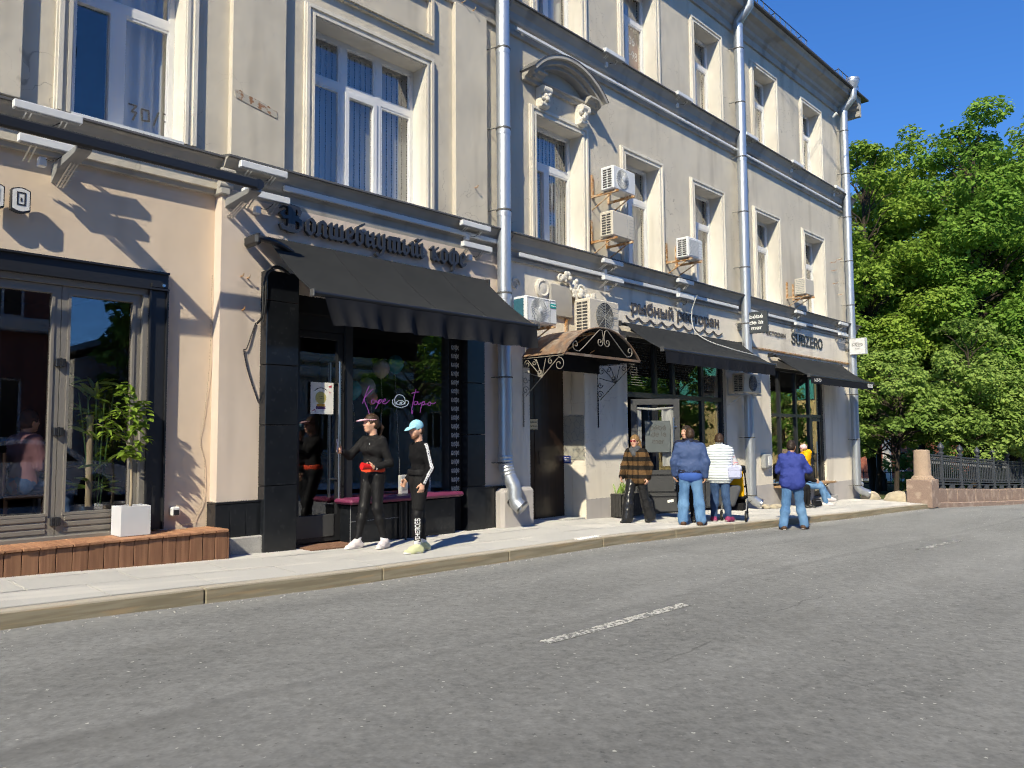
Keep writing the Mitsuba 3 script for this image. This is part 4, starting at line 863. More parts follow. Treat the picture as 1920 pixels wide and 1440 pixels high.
for s in ([(1225, 500), (1220, 540), (1260, 575), (1320, 582), (1380, 560), (1395, 520), (1370, 505)], [(1250, 555), (1245, 500), (1265, 460), (1300, 450), (1340, 465), (1360, 510), (1355, 550)], [(1255, 540), (1285, 515), (1320, 510), (1355, 535), (1320, 555), (1285, 555), (1255, 540)], [(1310, 525), (1300, 540), (1315, 545), (1322, 532), (1310, 525)]):
    kk = add('cup_tube', tube(curve(npx(s), 30), .0048, 6), {'type': 'ref', 'id': 'text_white'}, smooth=True, parent=k)
    scene[kk]['emitter'] = {'type': 'area', 'radiance': {'type': 'rgb', 'value': [.09, .105, .12]}}
k = thing('poster', 'white poster with a yellow jar on the coffee shop door', 'poster')
add('sheet', bx(5.36, 5.70, .052, .055, 1.79, 2.20), 'text_white', parent=k)
P = lambda g, y, m, n: add(n, wallmap(ext(g, .0015), 5.36, y, 1.79), m, parent=k)
M('jar_yellow', (0.52, 0.46, 0.16), 0.6); M('jar_gold', (0.55, 0.30, 0.03), 0.6); M('jar_violet', (0.07, 0.03, 0.12), 0.6); M('red_ink', (0.5, 0.05, 0.08), 0.6)
P(LineString([(.15, .21), (.15, .2101)]).buffer(.08), .0515, 'jar_yellow', 'jar'); P(sbox(.09, .10, .21, .13), .0515, 'jar_gold', 'jar_band'); P(sbox(.08, .065, .22, .10), .0515, 'jar_violet', 'jar_foot')
P(unary_union([sbox(.09, .20, .21, .203), sbox(.12, .22, .18, .223)]), .0495, 'text_dark', 'lettering')
P(LineString([(.06, .30), (.1, .33), (.15, .34), (.2, .33), (.24, .31)]).buffer(.004), .0515, 'text_dark', 'headline')
P(unary_union([LineString([(.27, .36), (.31, .37), (.28, .35), (.31, .355)]).buffer(.005), LineString([(.27, .29), (.29, .275), (.3, .285)]).buffer(.004), LineString([(.03, .04), (.06, .06), (.07, .03)]).buffer(.004)]), .0515, 'red_ink', 'ink_mark')
one('door_sticker', bx(5.21, 5.33, .051, .054, 2.89, 3.0), 'sticker_yellow', 'small yellow sticker at the top of the coffee shop door', 'sticker')
M('sticker_yellow', (0.55, 0.33, 0.02), 0.5)
for i, (x, z, c, r, nm) in enumerate([(6.31, 2.15, (0.03, 0.30, 0.30), .125, 'teal balloon behind the coffee shop glass, left of the script'), (6.55, 2.20, (0.30, 0.31, 0.31), .125, 'grey balloon behind the coffee shop glass'), (6.80, 2.48, (0.36, 0.28, 0.28), .125, 'dusty pink balloon high behind the coffee shop glass'), (7.06, 2.56, (0.02, 0.18, 0.19), .125, 'dark teal balloon highest behind the coffee shop glass'), (6.64, 2.05, (0.50, 0.22, 0.13), .085, 'small orange balloon behind the neon script')]):
    k = thing('balloon', nm, 'balloon', 'balloons in the coffee shop window')
    mt = f'balloon_skin_{i}'; M(mt, c, 0.25)
    s = trimesh.creation.icosphere(3, r); s.apply_scale([1, 1, 1.15]); V = s.vertices; V[:, :2] *= (1 - .25 * np.clip(-V[:, 2] / r, 0, 1) ** 2)[:, None]; s.apply_translation([x, .5, z])
    add('skin', s, mt, smooth=True, parent=k)
    add('string', tube(curve([(x, .5, z - r * 1.1), (x + .02, .5, z - .5), (x + .1 * (i - 2), .5, .75)], 14), .002, 4), 'cable_white', parent=k)
# small fixings and cables
for i, (x, z) in enumerate(((7.92, 8.26), (8.12, 8.2), (8.15, 5.35), (4.34, 3.4), (4.42, 3.39), (4.36, 3.0), (22.6, 6.5), (23.05, 6.66), (22.65, 6.27), (23.0, 5.6), (22.7, 5.9))):
    kk = add('wall_hook', tube(curve([(x, .02, z), (x, -.13 if z > 3.5 else -.1, z), (x + .0, -.15 if z > 3.5 else -.12, z + .03)], 8), .008, 6), 'rust_iron', parent=bd)
k = thing('cable', 'black cable looping over the top of the coffee shop column', 'cable')
scene[k] = mikit.ply(cat([tube(curve([(4.87, -.21, 3.50), (4.72, -.22, 3.55), (4.6, -.2, 3.47), (4.55, -.2, 3.25), (4.55, -.19, 2.95), (4.53, -.1, 2.85)], 30), r, 8) for r in (.014,)] + [tube(curve([(4.87, -.25, 3.47), (4.70, -.25, 3.52), (4.58, -.23, 3.4), (4.57, -.22, 3.1), (4.56, -.19, 2.86)], 30), .010, 8)]), 'cable_black', smooth=True)
one('cable', tube(curve([(4.53, -.06, 2.86), (4.42, -.07, 2.55), (4.385, -.065, 2.52), (4.43, -.07, 2.3), (4.52, -.07, 2.05), (4.58, -.07, 1.9)], 30), .007, 6), 'cable_black', 'thin black cable sagging on the pink pier beside the coffee shop', 'cable', smooth=True)
one('cable', tube(curve([(4.06, .1, 3.4), (4.05, .1, 2.4), (4.0, .11, 1.7), (3.96, .11, 1.45), (4.02, .11, 1.2), (4.0, .1, .8), (3.9, .1, .56), (3.7, .0, .525)], 40), .0022, 5), 'bark_pale', 'thin wire running down the peach wall to the deck', 'cable', smooth=True)
k = thing('socket_box', 'small outdoor socket box low on the peach wall', 'socket')
add('box', bx(3.63, 3.72, .04, .12, .63, .73, .012), 'white_plastic', parent=k); add('cover', bx(3.645, 3.705, .025, .041, .64, .70, .005), 'black_metal', parent=k)
k = thing('meter_box', 'small grey box on the pillar left of the corner restaurant window', 'box')
add('box', bx(17.75, 18.1, -.12, .0, .68, 1.02, .02), 'grey_plastic', parent=k); add('lid', bx(17.9, 18.08, -.14, -.119, .74, .98, .01), 'white_metal', parent=k)
k = thing('security_camera', 'small white camera high at the corner of the facade', 'camera')
add('body', xf(trimesh.creation.cylinder(.05, .16, sections=14), 0, (22.95, -.15, 11.0), PI / 2 - .5), 'white_plastic', smooth=40, parent=k); add('mount', rod((22.95, 0, 11.05), (22.95, -.14, 11.0), .02), 'white_plastic', parent=k)
for i, (a, b, lb) in enumerate((((15.6, -.3, 12.2), (30, -9.5, 20.5), 'left of two thin overhead wires against the sky'), ((16.4, -.3, 12.2), (31, -9.5, 19.5), 'right of two thin overhead wires against the sky'))):
    one('overhead_wire', tube(curve([a, tuple((np.array(a) + b) / 2 - [0, 0, .3]), b], 20), .01, 5), 'cable_black', lb, 'wire')
# window lettering
wz = 5.06
add('window_lettering', wallmap(ext(affinity.scale(strokes([[(0, 1), (.55, 1), (.2, .55), (.55, .55), (.3, 0)], [(.9, .9), (1.4, .9), (1.45, .2), (.95, .15), (.9, .9)], [(2.1, .95), (1.8, .05)], [(2.5, 1), (3.1, .95), (2.9, 0)], [(2.55, .45), (2.95, .45)]], .05), .155, .17, origin=(0, 0)), .002), 3.15, .285, wz), 'text_dark', parent=bd)
for x0, z, s in ((12.98, 10.05, '(909)'), (12.98, 9.72, '906'), (12.98, 9.42, '6-98')):
    add('window_lettering', wallmap(fit(txt(s, .17, .002), x0, x0 + (.42 if len(s) > 3 else .33), 0, h=1), 0, .41, z), 'text_white', parent=bd)
add('window_banner', bx(12.93, 13.45, .413, .416, 9.05, 10.2), 'banner_red', parent=bd)
M('banner_red', (0.30, 0.16, 0.14), 0.7)
# ---------------------------------------------------------------- wooden deck, planters, mat
k = thing('deck', 'low reddish brown plank deck along the left shop front', 'deck')
edges = [4.075 - .1415 * i for i in range(38)]
for i, (b, a) in enumerate(zip(edges[:-1], edges[1:])):
    j = rng.normal(0, .002)
    z0 = float(pave(a, -.36)) - .02
    add('front_plank', bx(a + .003, b - .003, -.372 + j, -.345 + j, z0, .452 + .006 * (i % 3 == 0), .004), 'deck_wood', parent=k)
    add('top_plank', bx(a + .002, b - .002, -.40 + rng.normal(0, .004), .06, .456, .486 + j, .006), 'deck_wood_top', parent=k)
add('end_board', bx(4.077, 4.095, -.37, .1, .12, .452, .003), 'deck_wood', parent=k)
add('frame', bx(-1.2, 4.07, -.33, .1, -.0, .45), 'black_matte', parent=k)
k = thing('planter', 'pale grey concrete box planter standing on the deck', 'planter')
o = sbox(3.005, -.22, 3.30, .05)
add('box', cat([frame(ext(o.difference(sbox(3.03, -.195, 3.275, .025)), .30), (0, 0, .49), (1, 0, 0), (0, 1, 0), (0, 0, 1)), bx(3.02, 3.28, -.2, .03, .49, .52)]), 'concrete_light', parent=k)
add('soil', bx(3.03, 3.275, -.195, .025, .7, .755), 'park_soil', parent=k)
M('leaf_lemon', lambda p, n, uv: mix((0.12, 0.22, 0.03), (0.22, 0.32, 0.06), noise(p.x * 30, p.y * 30, p.z * 30)), 0.45)
M('leaf_dark', lambda p, n, uv: mix((0.02, 0.06, 0.015), (0.05, 0.11, 0.03), noise(p.x * 20, p.y * 20, p.z * 20)), 0.4)
scene['leaf_thin'] = {'type': 'principledthin', 'base_color': mikit.proc(lambda p, n, uv: mix((0.16, 0.26, 0.03), (0.30, 0.42, 0.07), noise(p.x * 25, p.y * 25, p.z * 25))), 'roughness': .45, 'diff_trans': .7, 'spec_trans': 0.0}
M('bark_pale', (0.34, 0.28, 0.19), 0.9); M('bark_dark', lambda p, n, uv: mix((0.035, 0.028, 0.022), (0.075, 0.06, 0.048), fbm(p.x * 8, p.y * 8, p.z * 2)), 0.95, spec=0.1)
def leafmesh(o, d, up, L, W):
    """a folded leaf of six faces with a pointed tip"""
    d = np.asarray(d, float); d /= np.linalg.norm(d); s = np.cross(d, up); s /= np.linalg.norm(s) + 1e-9; u = np.cross(s, d)
    o = np.asarray(o, float); P = lambda a, b, c: o + d * a * L + s * b * W + u * c * L
    v = [P(0, 0, 0), P(.35, .5, .07), P(.35, -.5, .07), P(.45, 0, -.02), P(.75, .33, .02), P(.75, -.33, .02), P(1, 0, -.10)]
    return trimesh.Trimesh(v, [(0, 1, 3), (0, 3, 2), (1, 4, 3), (3, 5, 2), (3, 4, 6), (3, 6, 5)], process=False)
k = thing('potted_tree', 'slender potted lemon tree with bright green leaves in the concrete planter', 'potted tree')
q = np.random.default_rng(21)
add('trunk', tube(curve([(3.14, -.09, .75), (3.15, -.08, 1.0), (3.135, -.09, 1.25), (3.13, -.1, 1.5), (3.11, -.1, 1.75), (3.09, -.1, 1.98)], 24), np.linspace(.016, .006, 21), 8), 'bark_pale', smooth=True, parent=k)
tips = [(3.02, -.14, 1.98), (3.1, -.08, 2.06), (3.22, -.12, 1.86), (3.28, -.1, 1.72), (2.88, -.12, 1.70), (2.95, -.16, 1.82), (2.80, -.08, 1.64), (3.15, -.2, 1.65), (3.0, -.06, 1.58), (3.24, -.16, 1.5), (3.14, -.14, 1.42), (3.06, -.12, 1.36), (3.2, -.1, 1.33), (3.27, -.02, 1.84), (3.08, -.22, 1.8)]
for t_ in tips:
    zb = max(1.25, t_[2] - .22); b = (3.12, -.095, zb)
    add('branch', tube(curve([b, tuple((np.array(b) + t_) / 2 + [0, 0, .03]), t_], 8), .004, 5), 'bark_pale', parent=k)
    for i in range(20):
        a = q.uniform(0, 2 * PI); c = np.array(b) + (np.array(t_) - b) * q.uniform(.45, 1.08) + q.normal(0, .018, 3)
        d = np.array([math.cos(a), math.sin(a) * .8, q.uniform(-.75, .35)])
        add('leaf', leafmesh(c, d, (q.normal(0, .3), q.normal(0, .3), 1), q.uniform(.07, .12), q.uniform(.04, .062)), 'leaf_thin', parent=k)
k = thing('wooden_planter', 'dark slatted wooden planter beside the open restaurant door', 'planter')
for i in range(9): add('slat', bx(11.68 + i * .062, 11.68 + i * .062 + .056, -.26, -.235, -.0, .40, .004), 'charred_wood', parent=k)
for i in range(4): add('slat', bx(11.655, 11.68, -.23 + i * .062, -.23 + i * .062 + .056, -.0, .40, .004), 'charred_wood', parent=k)
add('rim', bx(11.65, 12.25, -.27, .0, .4, .42, .004), 'charred_wood', parent=k); add('soil', bx(11.69, 12.2, -.22, -.01, .36, .421), 'park_soil', parent=k)
for i in range(26):
    a = q.uniform(0, 2 * PI); d = (math.cos(a) * .35, math.sin(a) * .35, 1)
    add('leaf', leafmesh((q.uniform(11.72, 12.1), q.uniform(-.2, -.05), .41), d, (math.sin(a), -math.cos(a), .1), q.uniform(.14, .27), .035), 'leaf_lemon', parent=k)
m = bx(5.1, 5.8, -.42, .0, .0, .018, .004); m.vertices[:, 2] += pave(m.vertices[:, 0], m.vertices[:, 1]) - .004
one('doormat', m, 'mat_brown', 'brown bristle doormat in front of the coffee shop door', 'doormat')
M('mat_brown', lambda p, n, uv: mix((0.10, 0.05, 0.03), (0.2, 0.11, 0.07), noise(p.x * 90, p.y * 90, 1.0)), 0.95)
def stone(o, s, seed):
    m = trimesh.creation.icosphere(3, 1.0); V = m.vertices * np.array(s); V = V * (0.8 + .4 * meshkit.fbm(m.vertices * 1.6 + seed, 3))[:, None]; V[:, 2] = np.maximum(V[:, 2], -.35 * s[2]); m.vertices = V + np.array(o); return m
one('boulder', stone((24.1, -.35, -.42), (.40, .26, .22), 1), 'field_stone', 'pale rounded boulder below the mouth of the corner drainpipe', 'stone', smooth=40)
one('boulder', stone((23.95, -1.2, -.42), (.22, .42, .26), 5), 'field_stone', 'pale rounded boulder leaning on the granite pedestal', 'stone', smooth=40)
for i, (x, y) in enumerate(((17.35, -.3), (17.6, -.38), (17.9, -.32))):
    one('loose_stone', stone((x, y, gw(x) + .02), (.14, .1, .07), 8 + i), 'field_stone', ('left', 'middle', 'right')[i] + ' of three loose stones at the foot of the middle drainpipe', 'stone', smooth=40)
# inside the left shop: planter with a palm, table
k = thing('steel_planter', 'round shiny steel planter behind the left shop window', 'planter')
add('pot', cat([lathe([(0, 0), (.2, 0), (.2, .30), (.185, .30), (.185, .25), (0, .25)], 32, (3.02, .72, .46))]), 'steel', smooth=35, parent=k)
k = thing('indoor_palm', 'tall indoor palm with a tan trunk behind the left shop glass', 'plant')
add('trunk', tube([(2.99, .7, .7), (2.985, .7, 1.2), (2.98, .7, 1.75)], .035, 10), 'bark_pale', smooth=True, parent=k)
q = np.random.default_rng(5)
for i in range(46):
    a = q.uniform(0, 2 * PI); zz = q.uniform(.85, 2.2); o = np.array([3.05 + q.normal(0, .06), .72 + q.normal(0, .05), zz]); d = (math.cos(a), math.sin(a) * .6, q.uniform(-.2, 1.1))
    add('leaf', leafmesh(o, d, (0, 0.2, 1), q.uniform(.16, .34), q.uniform(.04, .07)), 'leaf_lemon', parent=k)
for i in range(5): add('stem', tube(curve([(3.05 + .03 * i - .06, .72, .7), (3.05 + .05 * i - .1, .7, 1.3), (3.05 + .09 * i - .2, .68, 2.0)], 10), .008, 6), 'leaf_dark', parent=k)
k = thing('table', 'small dark cafe table behind the left shop window', 'table')
add('top', bx(2.35, 2.95, .9, 1.5, 1.17, 1.2, .008), 'brown_dark', parent=k)
add('leg', rod((2.65, 1.2, .46), (2.65, 1.2, 1.17), .03), 'steel', parent=k)
for i, (x, w, h, m, lb) in enumerate(((6.05, .09, .22, 'jar_gold', 'golden tin standing inside the coffee shop window'), (7.0, .13, .30, 'text_white', 'white paper bag inside the coffee shop window, behind the cap runner'), (7.45, .11, .28, 'text_white', 'white paper bag at the right inside the coffee shop window'))):
    k = thing('shop_package', lb, 'package'); add('body', bx(x, x + w, .28, .36, .64, .64 + h, .008), m, parent=k); add('label', bx(x + .02, x + w - .02, .276, .2805, .72, .82), 'text_grey', parent=k)

# ---------------------------------------------------------------- pedestal, fence, park, trees
k = thing('pedestal', 'granite pedestal with a short round column at the end of the railing', 'pedestal')
zb = -.47
add('block', bx(23.6, 24.28, -2.16, -1.5, zb - .1, .20, .012), 'granite_pink', parent=k)
add('column', lathe([(0, .20), (.30, .20), (.30, .235), (.27, .25), (.27, .275), (.235, .30), (.222, .34), (.205, 1.0), (.19, 1.03), (0, 1.04)], 32, (23.94, -1.84, 0)), 'granite_tan', smooth=35, parent=k)
k = thing('railing', 'ornate grey cast iron railing on a granite base along the park', 'fence')
def fy(x): return yk(x) + .42
M('iron_grey', (0.045, 0.052, 0.065), 0.5)
def slant(m, x0):
    V = m.vertices; V[:, 2] += gw(V[:, 0]); V[:, 1] += fy(V[:, 0]); m.vertices = V; return m
x = 24.28
while x < 46:
    m = bx(x + .008, x + .86 - .008, -.20, .2, -.1, .36, .012); add('base_stone', slant(m, x), 'granite_pink', parent=k); x += .9
    m = bx(x - .048, x + .008 - .002, -.19, .19, -.1, .352, .004); add('base_joint_stone', slant(m, x), 'granite_tan', parent=k)
posts = [24.45] + [26.25 + 1.8 * i for i in range(11)]
for x in posts[1:]:
    add('post', slant(cat([bx(x - .05, x + .05, -.05, .05, .36, 1.42, .012), bx(x - .075, x + .075, -.075, .075, .36, .44, .01), lathe([(0, 1.42), (.085, 1.42), (.085, 1.46), (.04, 1.49), (.05, 1.52), (.095, 1.6), (.085, 1.66), (.04, 1.73), (.02, 1.75), (0, 1.8)], 14, (x, 0, 0))]), x), 'iron_grey', smooth=30, parent=k)
for a, b in zip(posts[:-1], posts[1:]):
    a2, b2 = a + .05, b - .05
    for z, t in ((.50, .02), (.58, .018), (1.22, .018), (1.36, .024)):
        add('rail', slant(bx(a2, b2, -.022, .022, z - t, z + t, .004), a), 'iron_grey', parent=k)
    n = 9; w = (b2 - a2) / n
    for i in range(n):
        xc = a2 + (i + .5) * w
        if x > 0 and a < 37:
            g = cat([bx(xc - .016, xc + .016, -.012, .012, .6, 1.2), tube([(xc - w / 2 + .02, 0, 1.10), (xc - w / 4, 0, 1.17), (xc, 0, 1.19), (xc + w / 4, 0, 1.17), (xc + w / 2 - .02, 0, 1.10)], .012, 5), tube([(xc - w / 2 + .02, 0, .68), (xc, 0, .6), (xc + w / 2 - .02, 0, .68)], .012, 5)])
            add('bar', slant(g, a), 'iron_grey', parent=k)
            add('top_ring', slant(tube([(xc + .05 * math.cos(t), 0, 1.29 + .05 * math.sin(t)) for t in np.linspace(0, 2 * PI, 13)], .010, 5, False), a), 'iron_grey', parent=k)
    add('foot_bracket', slant(bx((a + b) / 2 - .2, (a + b) / 2 + .2, -.03, .03, .355, .48, .01), a), 'iron_grey', parent=k)

# trees: trunk, limbs and a crown of many small leaf faces in drooping tiers
LEAF = {}
def leaf_mat(name, cA, cB):
    scene[name] = {'type': 'principledthin', 'base_color': {'type': 'mesh_attribute', 'name': 'vertex_color'}, 'roughness': .38, 'diff_trans': .75, 'spec_trans': 0.0}
    LEAF[name] = (np.array(cA), np.array(cB))
leaf_mat('foliage_linden', (0.11, 0.22, 0.026), (0.41, 0.55, 0.10))
leaf_mat('foliage_deep', (0.085, 0.20, 0.026), (0.35, 0.53, 0.10))
leaf_mat('foliage_shrub', (0.14, 0.25, 0.05), (0.44, 0.58, 0.15))
def crown(centres, radii, n, size, mat, seed, droop=.35):
    q = np.random.default_rng(seed); c = np.asarray(centres, float); r = np.asarray(radii, float)
    w = r ** 2; idx = q.choice(len(c), n, p=w / w.sum())
    u = q.normal(0, 1, (n, 3)); u /= np.linalg.norm(u, axis=1, keepdims=True)
    rad = r[idx] * q.uniform(.35, 1.0, n) ** .5
    p = c[idx] + u * rad[:, None] * np.array([1, 1, .62])
    keep = meshkit.fbm(p * .9 + seed, 3, seed=seed) > .43
    p, u, idx = p[keep], u[keep], idx[keep]; n = len(p)
    nrm = u * .55 + q.normal(0, .35, (n, 3)) + [0, 0, .75]; nrm /= np.linalg.norm(nrm, axis=1, keepdims=True)
    a = np.cross(nrm, q.normal(0, 1, (n, 3))); a /= np.linalg.norm(a, axis=1, keepdims=True); b = np.cross(nrm, a)
    s = size * (.45 + 1.0 * q.random(n) ** 1.5)[:, None]
    v = np.stack([p - a * s * .6, p + b * s * .42 - nrm * s * .12, p + a * s * .6 - [0, 0, 1] * s * droop * .5, p - b * s * .42 - nrm * s * .12], 1).reshape(-1, 3)
    k0 = np.arange(n) * 4; f = np.vstack([np.stack([k0, k0 + 1, k0 + 2], 1), np.stack([k0, k0 + 2, k0 + 3], 1)])
    cA, cB = LEAF[mat]
    t = np.clip(.55 * meshkit.fbm(p * .55 + 3 * seed, 3) + .25 * q.random(n) + .3 * q.random(len(c))[idx] - .05, 0, 1)[:, None]
    col = cA * (1 - t) + cB * t
    return trimesh.Trimesh(v, f, process=False), np.repeat(col, 4, 0)
def limb(a, b, r0, r1, q, n=7):
    a, b = np.array(a, float), np.array(b, float); L = np.linalg.norm(b - a)
    pts = [a + (b - a) * t + (q.normal(0, .03, 3) * L if 0 < t < 1 else 0) + np.array([0, 0, .10 * L * math.sin(PI * t)]) for t in np.linspace(0, 1, n)]
    return tube(pts, np.linspace(r0, r1, n), 7)
def tree(name, base, H, R, mat, seed, label, n=26000, size=.2, z0=.28, lean=(0, 0), tr=.2, fork=None, shape=1.0, cat_='tree', group=None, spires=0):
    q = np.random.default_rng(seed); k = thing(name, label, cat_, group)
    b = np.array(base, float); top = b + [lean[0], lean[1], H * .9]
    ms = [tube(curve([b, b + (top - b) * .3 + q.normal(0, .1, 3) * [1, 1, 0], b + (top - b) * .65 + q.normal(0, .15, 3) * [1, 1, 0], top], 18), np.linspace(tr, tr * .25, 19), 10)]
    C, RR = [], []
    nt = int(10 + H * 1.6)
    for i in range(nt):
        t = z0 + (1 - z0) * (i + q.uniform(0, 1)) / nt
        prof = math.sin(PI * min(1, .22 + .83 * (1 - t) ** shape if t > z0 else 0)) if False else (1 - ((t - z0 - .28 * (1 - z0)) / (.74 * (1 - z0))) ** 2 if t > z0 + .28 * (1 - z0) else .72 + .28 * ((t - z0) / (.28 * (1 - z0))))
        prof = max(.16, prof) ** .7
        m = max(1, int(round(4.2 * prof)))
        for j in range(m):
            a = q.uniform(0, 2 * PI); d = R * prof * q.uniform(.5, .95)
            c = b + (top - b) * (t / .9) * 1.0 + [d * math.cos(a), d * math.sin(a), q.uniform(-.3, .3)]
            c[2] = b[2] + H * t + q.uniform(-.4, .4)
            s = b + (top - b) * min(1, max(.12, (t - .10) / .9))
            ms.append(limb(s, c, tr * (.42 - .28 * t), .015, q))
            C.append(c); RR.append(R * q.uniform(.22, .42) * (.6 + .4 * prof))
    for i in range(spires):
        c = b + [q.normal(0, R * .22), q.normal(0, R * .22), H * q.uniform(.95, 1.02)]; C.append(c); RR.append(R * q.uniform(.12, .22)); ms.append(limb(b + (top - b) * .92, c, .03, .008, q))
    add('trunk', cat(ms), 'bark_dark', smooth=True, parent=k)
    m, col = crown(C, RR, n, size, mat, seed)
    add('crown', m, mat, parent=k, color=col)
    return k
def zg(x): return float(gw(x)) - .05
TR = [('linden_tree', (35.0, 3.2), 15.2, 3.1, 'foliage_linden', 'linden with yellowish green leaves and thin top twigs right behind the corner drainpipe', 34000, .30, .2),
      ('linden_tree', (39.5, 2.6), 17.0, 3.5, 'foliage_linden', 'second linden from the building, with the lower top', 32000, .28, .18),
      ('linden_tree', (37.6, -.5), 16.4, 3.5, 'foliage_deep', 'tallest dark green linden with a rounded top above the railing', 42000, .26, .24),
      ('linden_tree', (42.2, -1.3), 17.2, 3.7, 'foliage_linden', 'bright green linden at the right edge of the picture', 38000, .26, .24),
      ('linden_tree', (43.5, 1.2), 16.6, 3.4, 'foliage_linden', 'linden filling the gap behind the two trees nearest the corner', 34000, .2, .2),
      ('linden_tree', (47.5, 3.6), 17.0, 4.0, 'foliage_deep', 'broad linden far behind the corner of the building', 26000, .2, .2),
      ('linden_tree', (46.5, 1.6), 15.5, 4.0, 'foliage_deep', 'dark linden standing behind the tall ones', 26000, .16, .24),
      ('linden_tree', (48.5, -3.2), 16.5, 4.2, 'foliage_linden', 'linden beyond the right edge of the picture', 22000, .2, .24),
      ('linden_tree', (45.5, 6.5), 13.0, 3.6, 'foliage_deep', 'dark linden deep in the park behind the corner', 22000, .30, .22)]
for nm, (x, y), H, R, mat, lb, n, z0, tr in TR:
    tree(nm, (x, y, zg(x) - .1), H, R, mat, 100 + int(x * 3), lb, n=int(n * 1.9), z0=z0, tr=tr, size=.16, spires=10 if x == 35.0 else 4, group=None)
SH = [((30.4, .9), 5.4, 1.9, 'bushy small tree with fresh leaves beside the corner of the building', 15000, .34, .10), ((33.2, -1.0), 6.4, 2.2, 'forked pale barked small tree behind the railing', 18000, .36, .12), ((36.4, -1.6), 6.6, 2.3, 'leafy small tree behind the right part of the railing', 17000, .26, .12), ((33.5, 2.6), 6.4, 2.2, 'leafy small tree between the corner and the pedestal', 16000, .34, .12), ((40.0, -2.0), 6.0, 2.4, 'low leafy tree at the far end of the railing', 14000, .14, .12)]
for (x, y), H, R, lb, n, z0, tr in SH:
    tree('small_tree', (x, y, zg(x) - .1), H, R, 'foliage_shrub', 300 + int(x * 7), lb, n=int(n * 1.5), z0=z0, tr=tr, size=.13, spires=3)
q = np.random.default_rng(3)
for i, (x, y) in enumerate(((42, .2), (45.5, -1.0), (50, -2.8), (43, 3.4), (51, 1.0))):
    k = thing('hedge_bush', ('round green bush under the dark linden', 'round bush low behind the railing', 'far bush at the right end of the lawn', 'bush in the shade of the lindens', 'farthest bush in the middle of the lawn')[i], 'bush')
    C = [np.array([x, y, zg(x) + .9]) + q.normal(0, 1, 3) * [1.1, 1.1, .45] for _ in range(12)]
    m, col = crown(C, [.75] * 12, 5000, .16, 'foliage_shrub', 500 + i); add('leaves', m, 'foliage_shrub', parent=k, color=col)
    add('stem', cat([limb((x, y, zg(x) - .1), c, .04, .01, q) for c in C]), 'bark_dark', parent=k)
k = thing('park_lamp', 'dark cast iron lamp post base in the park between the tree trunks', 'lamp post')
add('base', lathe([(0, -.1), (.34, -.1), (.34, .55), (.30, .62), (.30, .85), (.16, .95), (.12, 1.1), (0, 1.1)], 16, (38.0, 4.0, zg(38))), 'black_metal', smooth=30, parent=k)
add('pole', lathe([(.085, 1.05), (.075, 2.4), (.06, 4.6), (0, 4.6)], 12, (38.0, 4.0, zg(38))), 'black_metal', smooth=30, parent=k)
add('lantern', lathe([(0, 4.5), (.1, 4.6), (.2, 5.05), (.22, 5.1), (.05, 5.3), (0, 5.35)], 8, (38.0, 4.0, zg(38))), 'grey_metal', parent=k)
k = thing('park_fence', 'low black iron fence across the back of the park', 'fence')
for i in range(34):
    x = 46 + i * .12; y = 10.2 - i * .26
    add('picket', bx(x - .02, x + .02, y - .02, y + .02, zg(48) - .1, zg(48) + (1.0 if i % 4 else 1.35)), 'black_metal', parent=k)
for z in (.2, .85): add('rail', rod((46, 10.2, zg(48) + z), (46 + 33 * .12, 10.2 - 33 * .26, zg(48) + z), .03, 5), 'black_metal', parent=k)
# red brick house seen under the trees
k = thing('brick_house', 'red brick house with white trim glimpsed under the trees', 'house')
M('brick_red', lambda p, n, uv: mix(mix((0.30, 0.085, 0.055), (0.38, 0.125, 0.08), cell_rand(dr.floor((p.y + p.x) / .26 + .5 * (dr.floor(p.z / .085) - 2 * dr.floor(p.z / .17))), dr.floor(p.z / .085), 2)), (0.32, 0.25, 0.2), smoothstep(.86, .95, (p.z / .085) - dr.floor(p.z / .085))), 0.9, spec=.15)
def housewall(m): return frame(m, (60, 17.2, -2.4), (.42, -.907, 0), (0, 0, 1), (-.907, -.42, 0))
wl = sbox(-6, -1, 12, 7.2); wins = [sbox(i * 1.9 - 4.6, j, i * 1.9 - 3.8, j + 1.5) for i in range(8) for j in (1.1, 4.2)]
add('wall', housewall(ext(wl.difference(unary_union(wins)), .4)), 'brick_red', parent=k)
for w_ in wins:
    a, b, c, d = w_.bounds; wk = thing('window', parent=k)
    add('frame', housewall(ext(ring(a, c, b, d, .08), .1)), 'white_plastic', parent=wk); add('pane', housewall(ext(sbox(a + .05, b + .05, c - .05, d - .05), .02)), 'black_tile', parent=wk)
add('cornice', housewall(ext(sbox(-6.2, 7.2, 12.2, 7.7), .7)), 'trim_white', parent=k); add('plinth', housewall(ext(sbox(-6.1, -1, 12.1, .55), .46)), 'trim_white', parent=k)
add('pilaster', housewall(ext(sbox(5.9, .55, 6.5, 7.2), .5)), 'trim_white', parent=k)
add('roof', housewall(ext(sbox(-6.3, 7.7, 12.3, 8.2), .5)), 'roof_metal', parent=k)

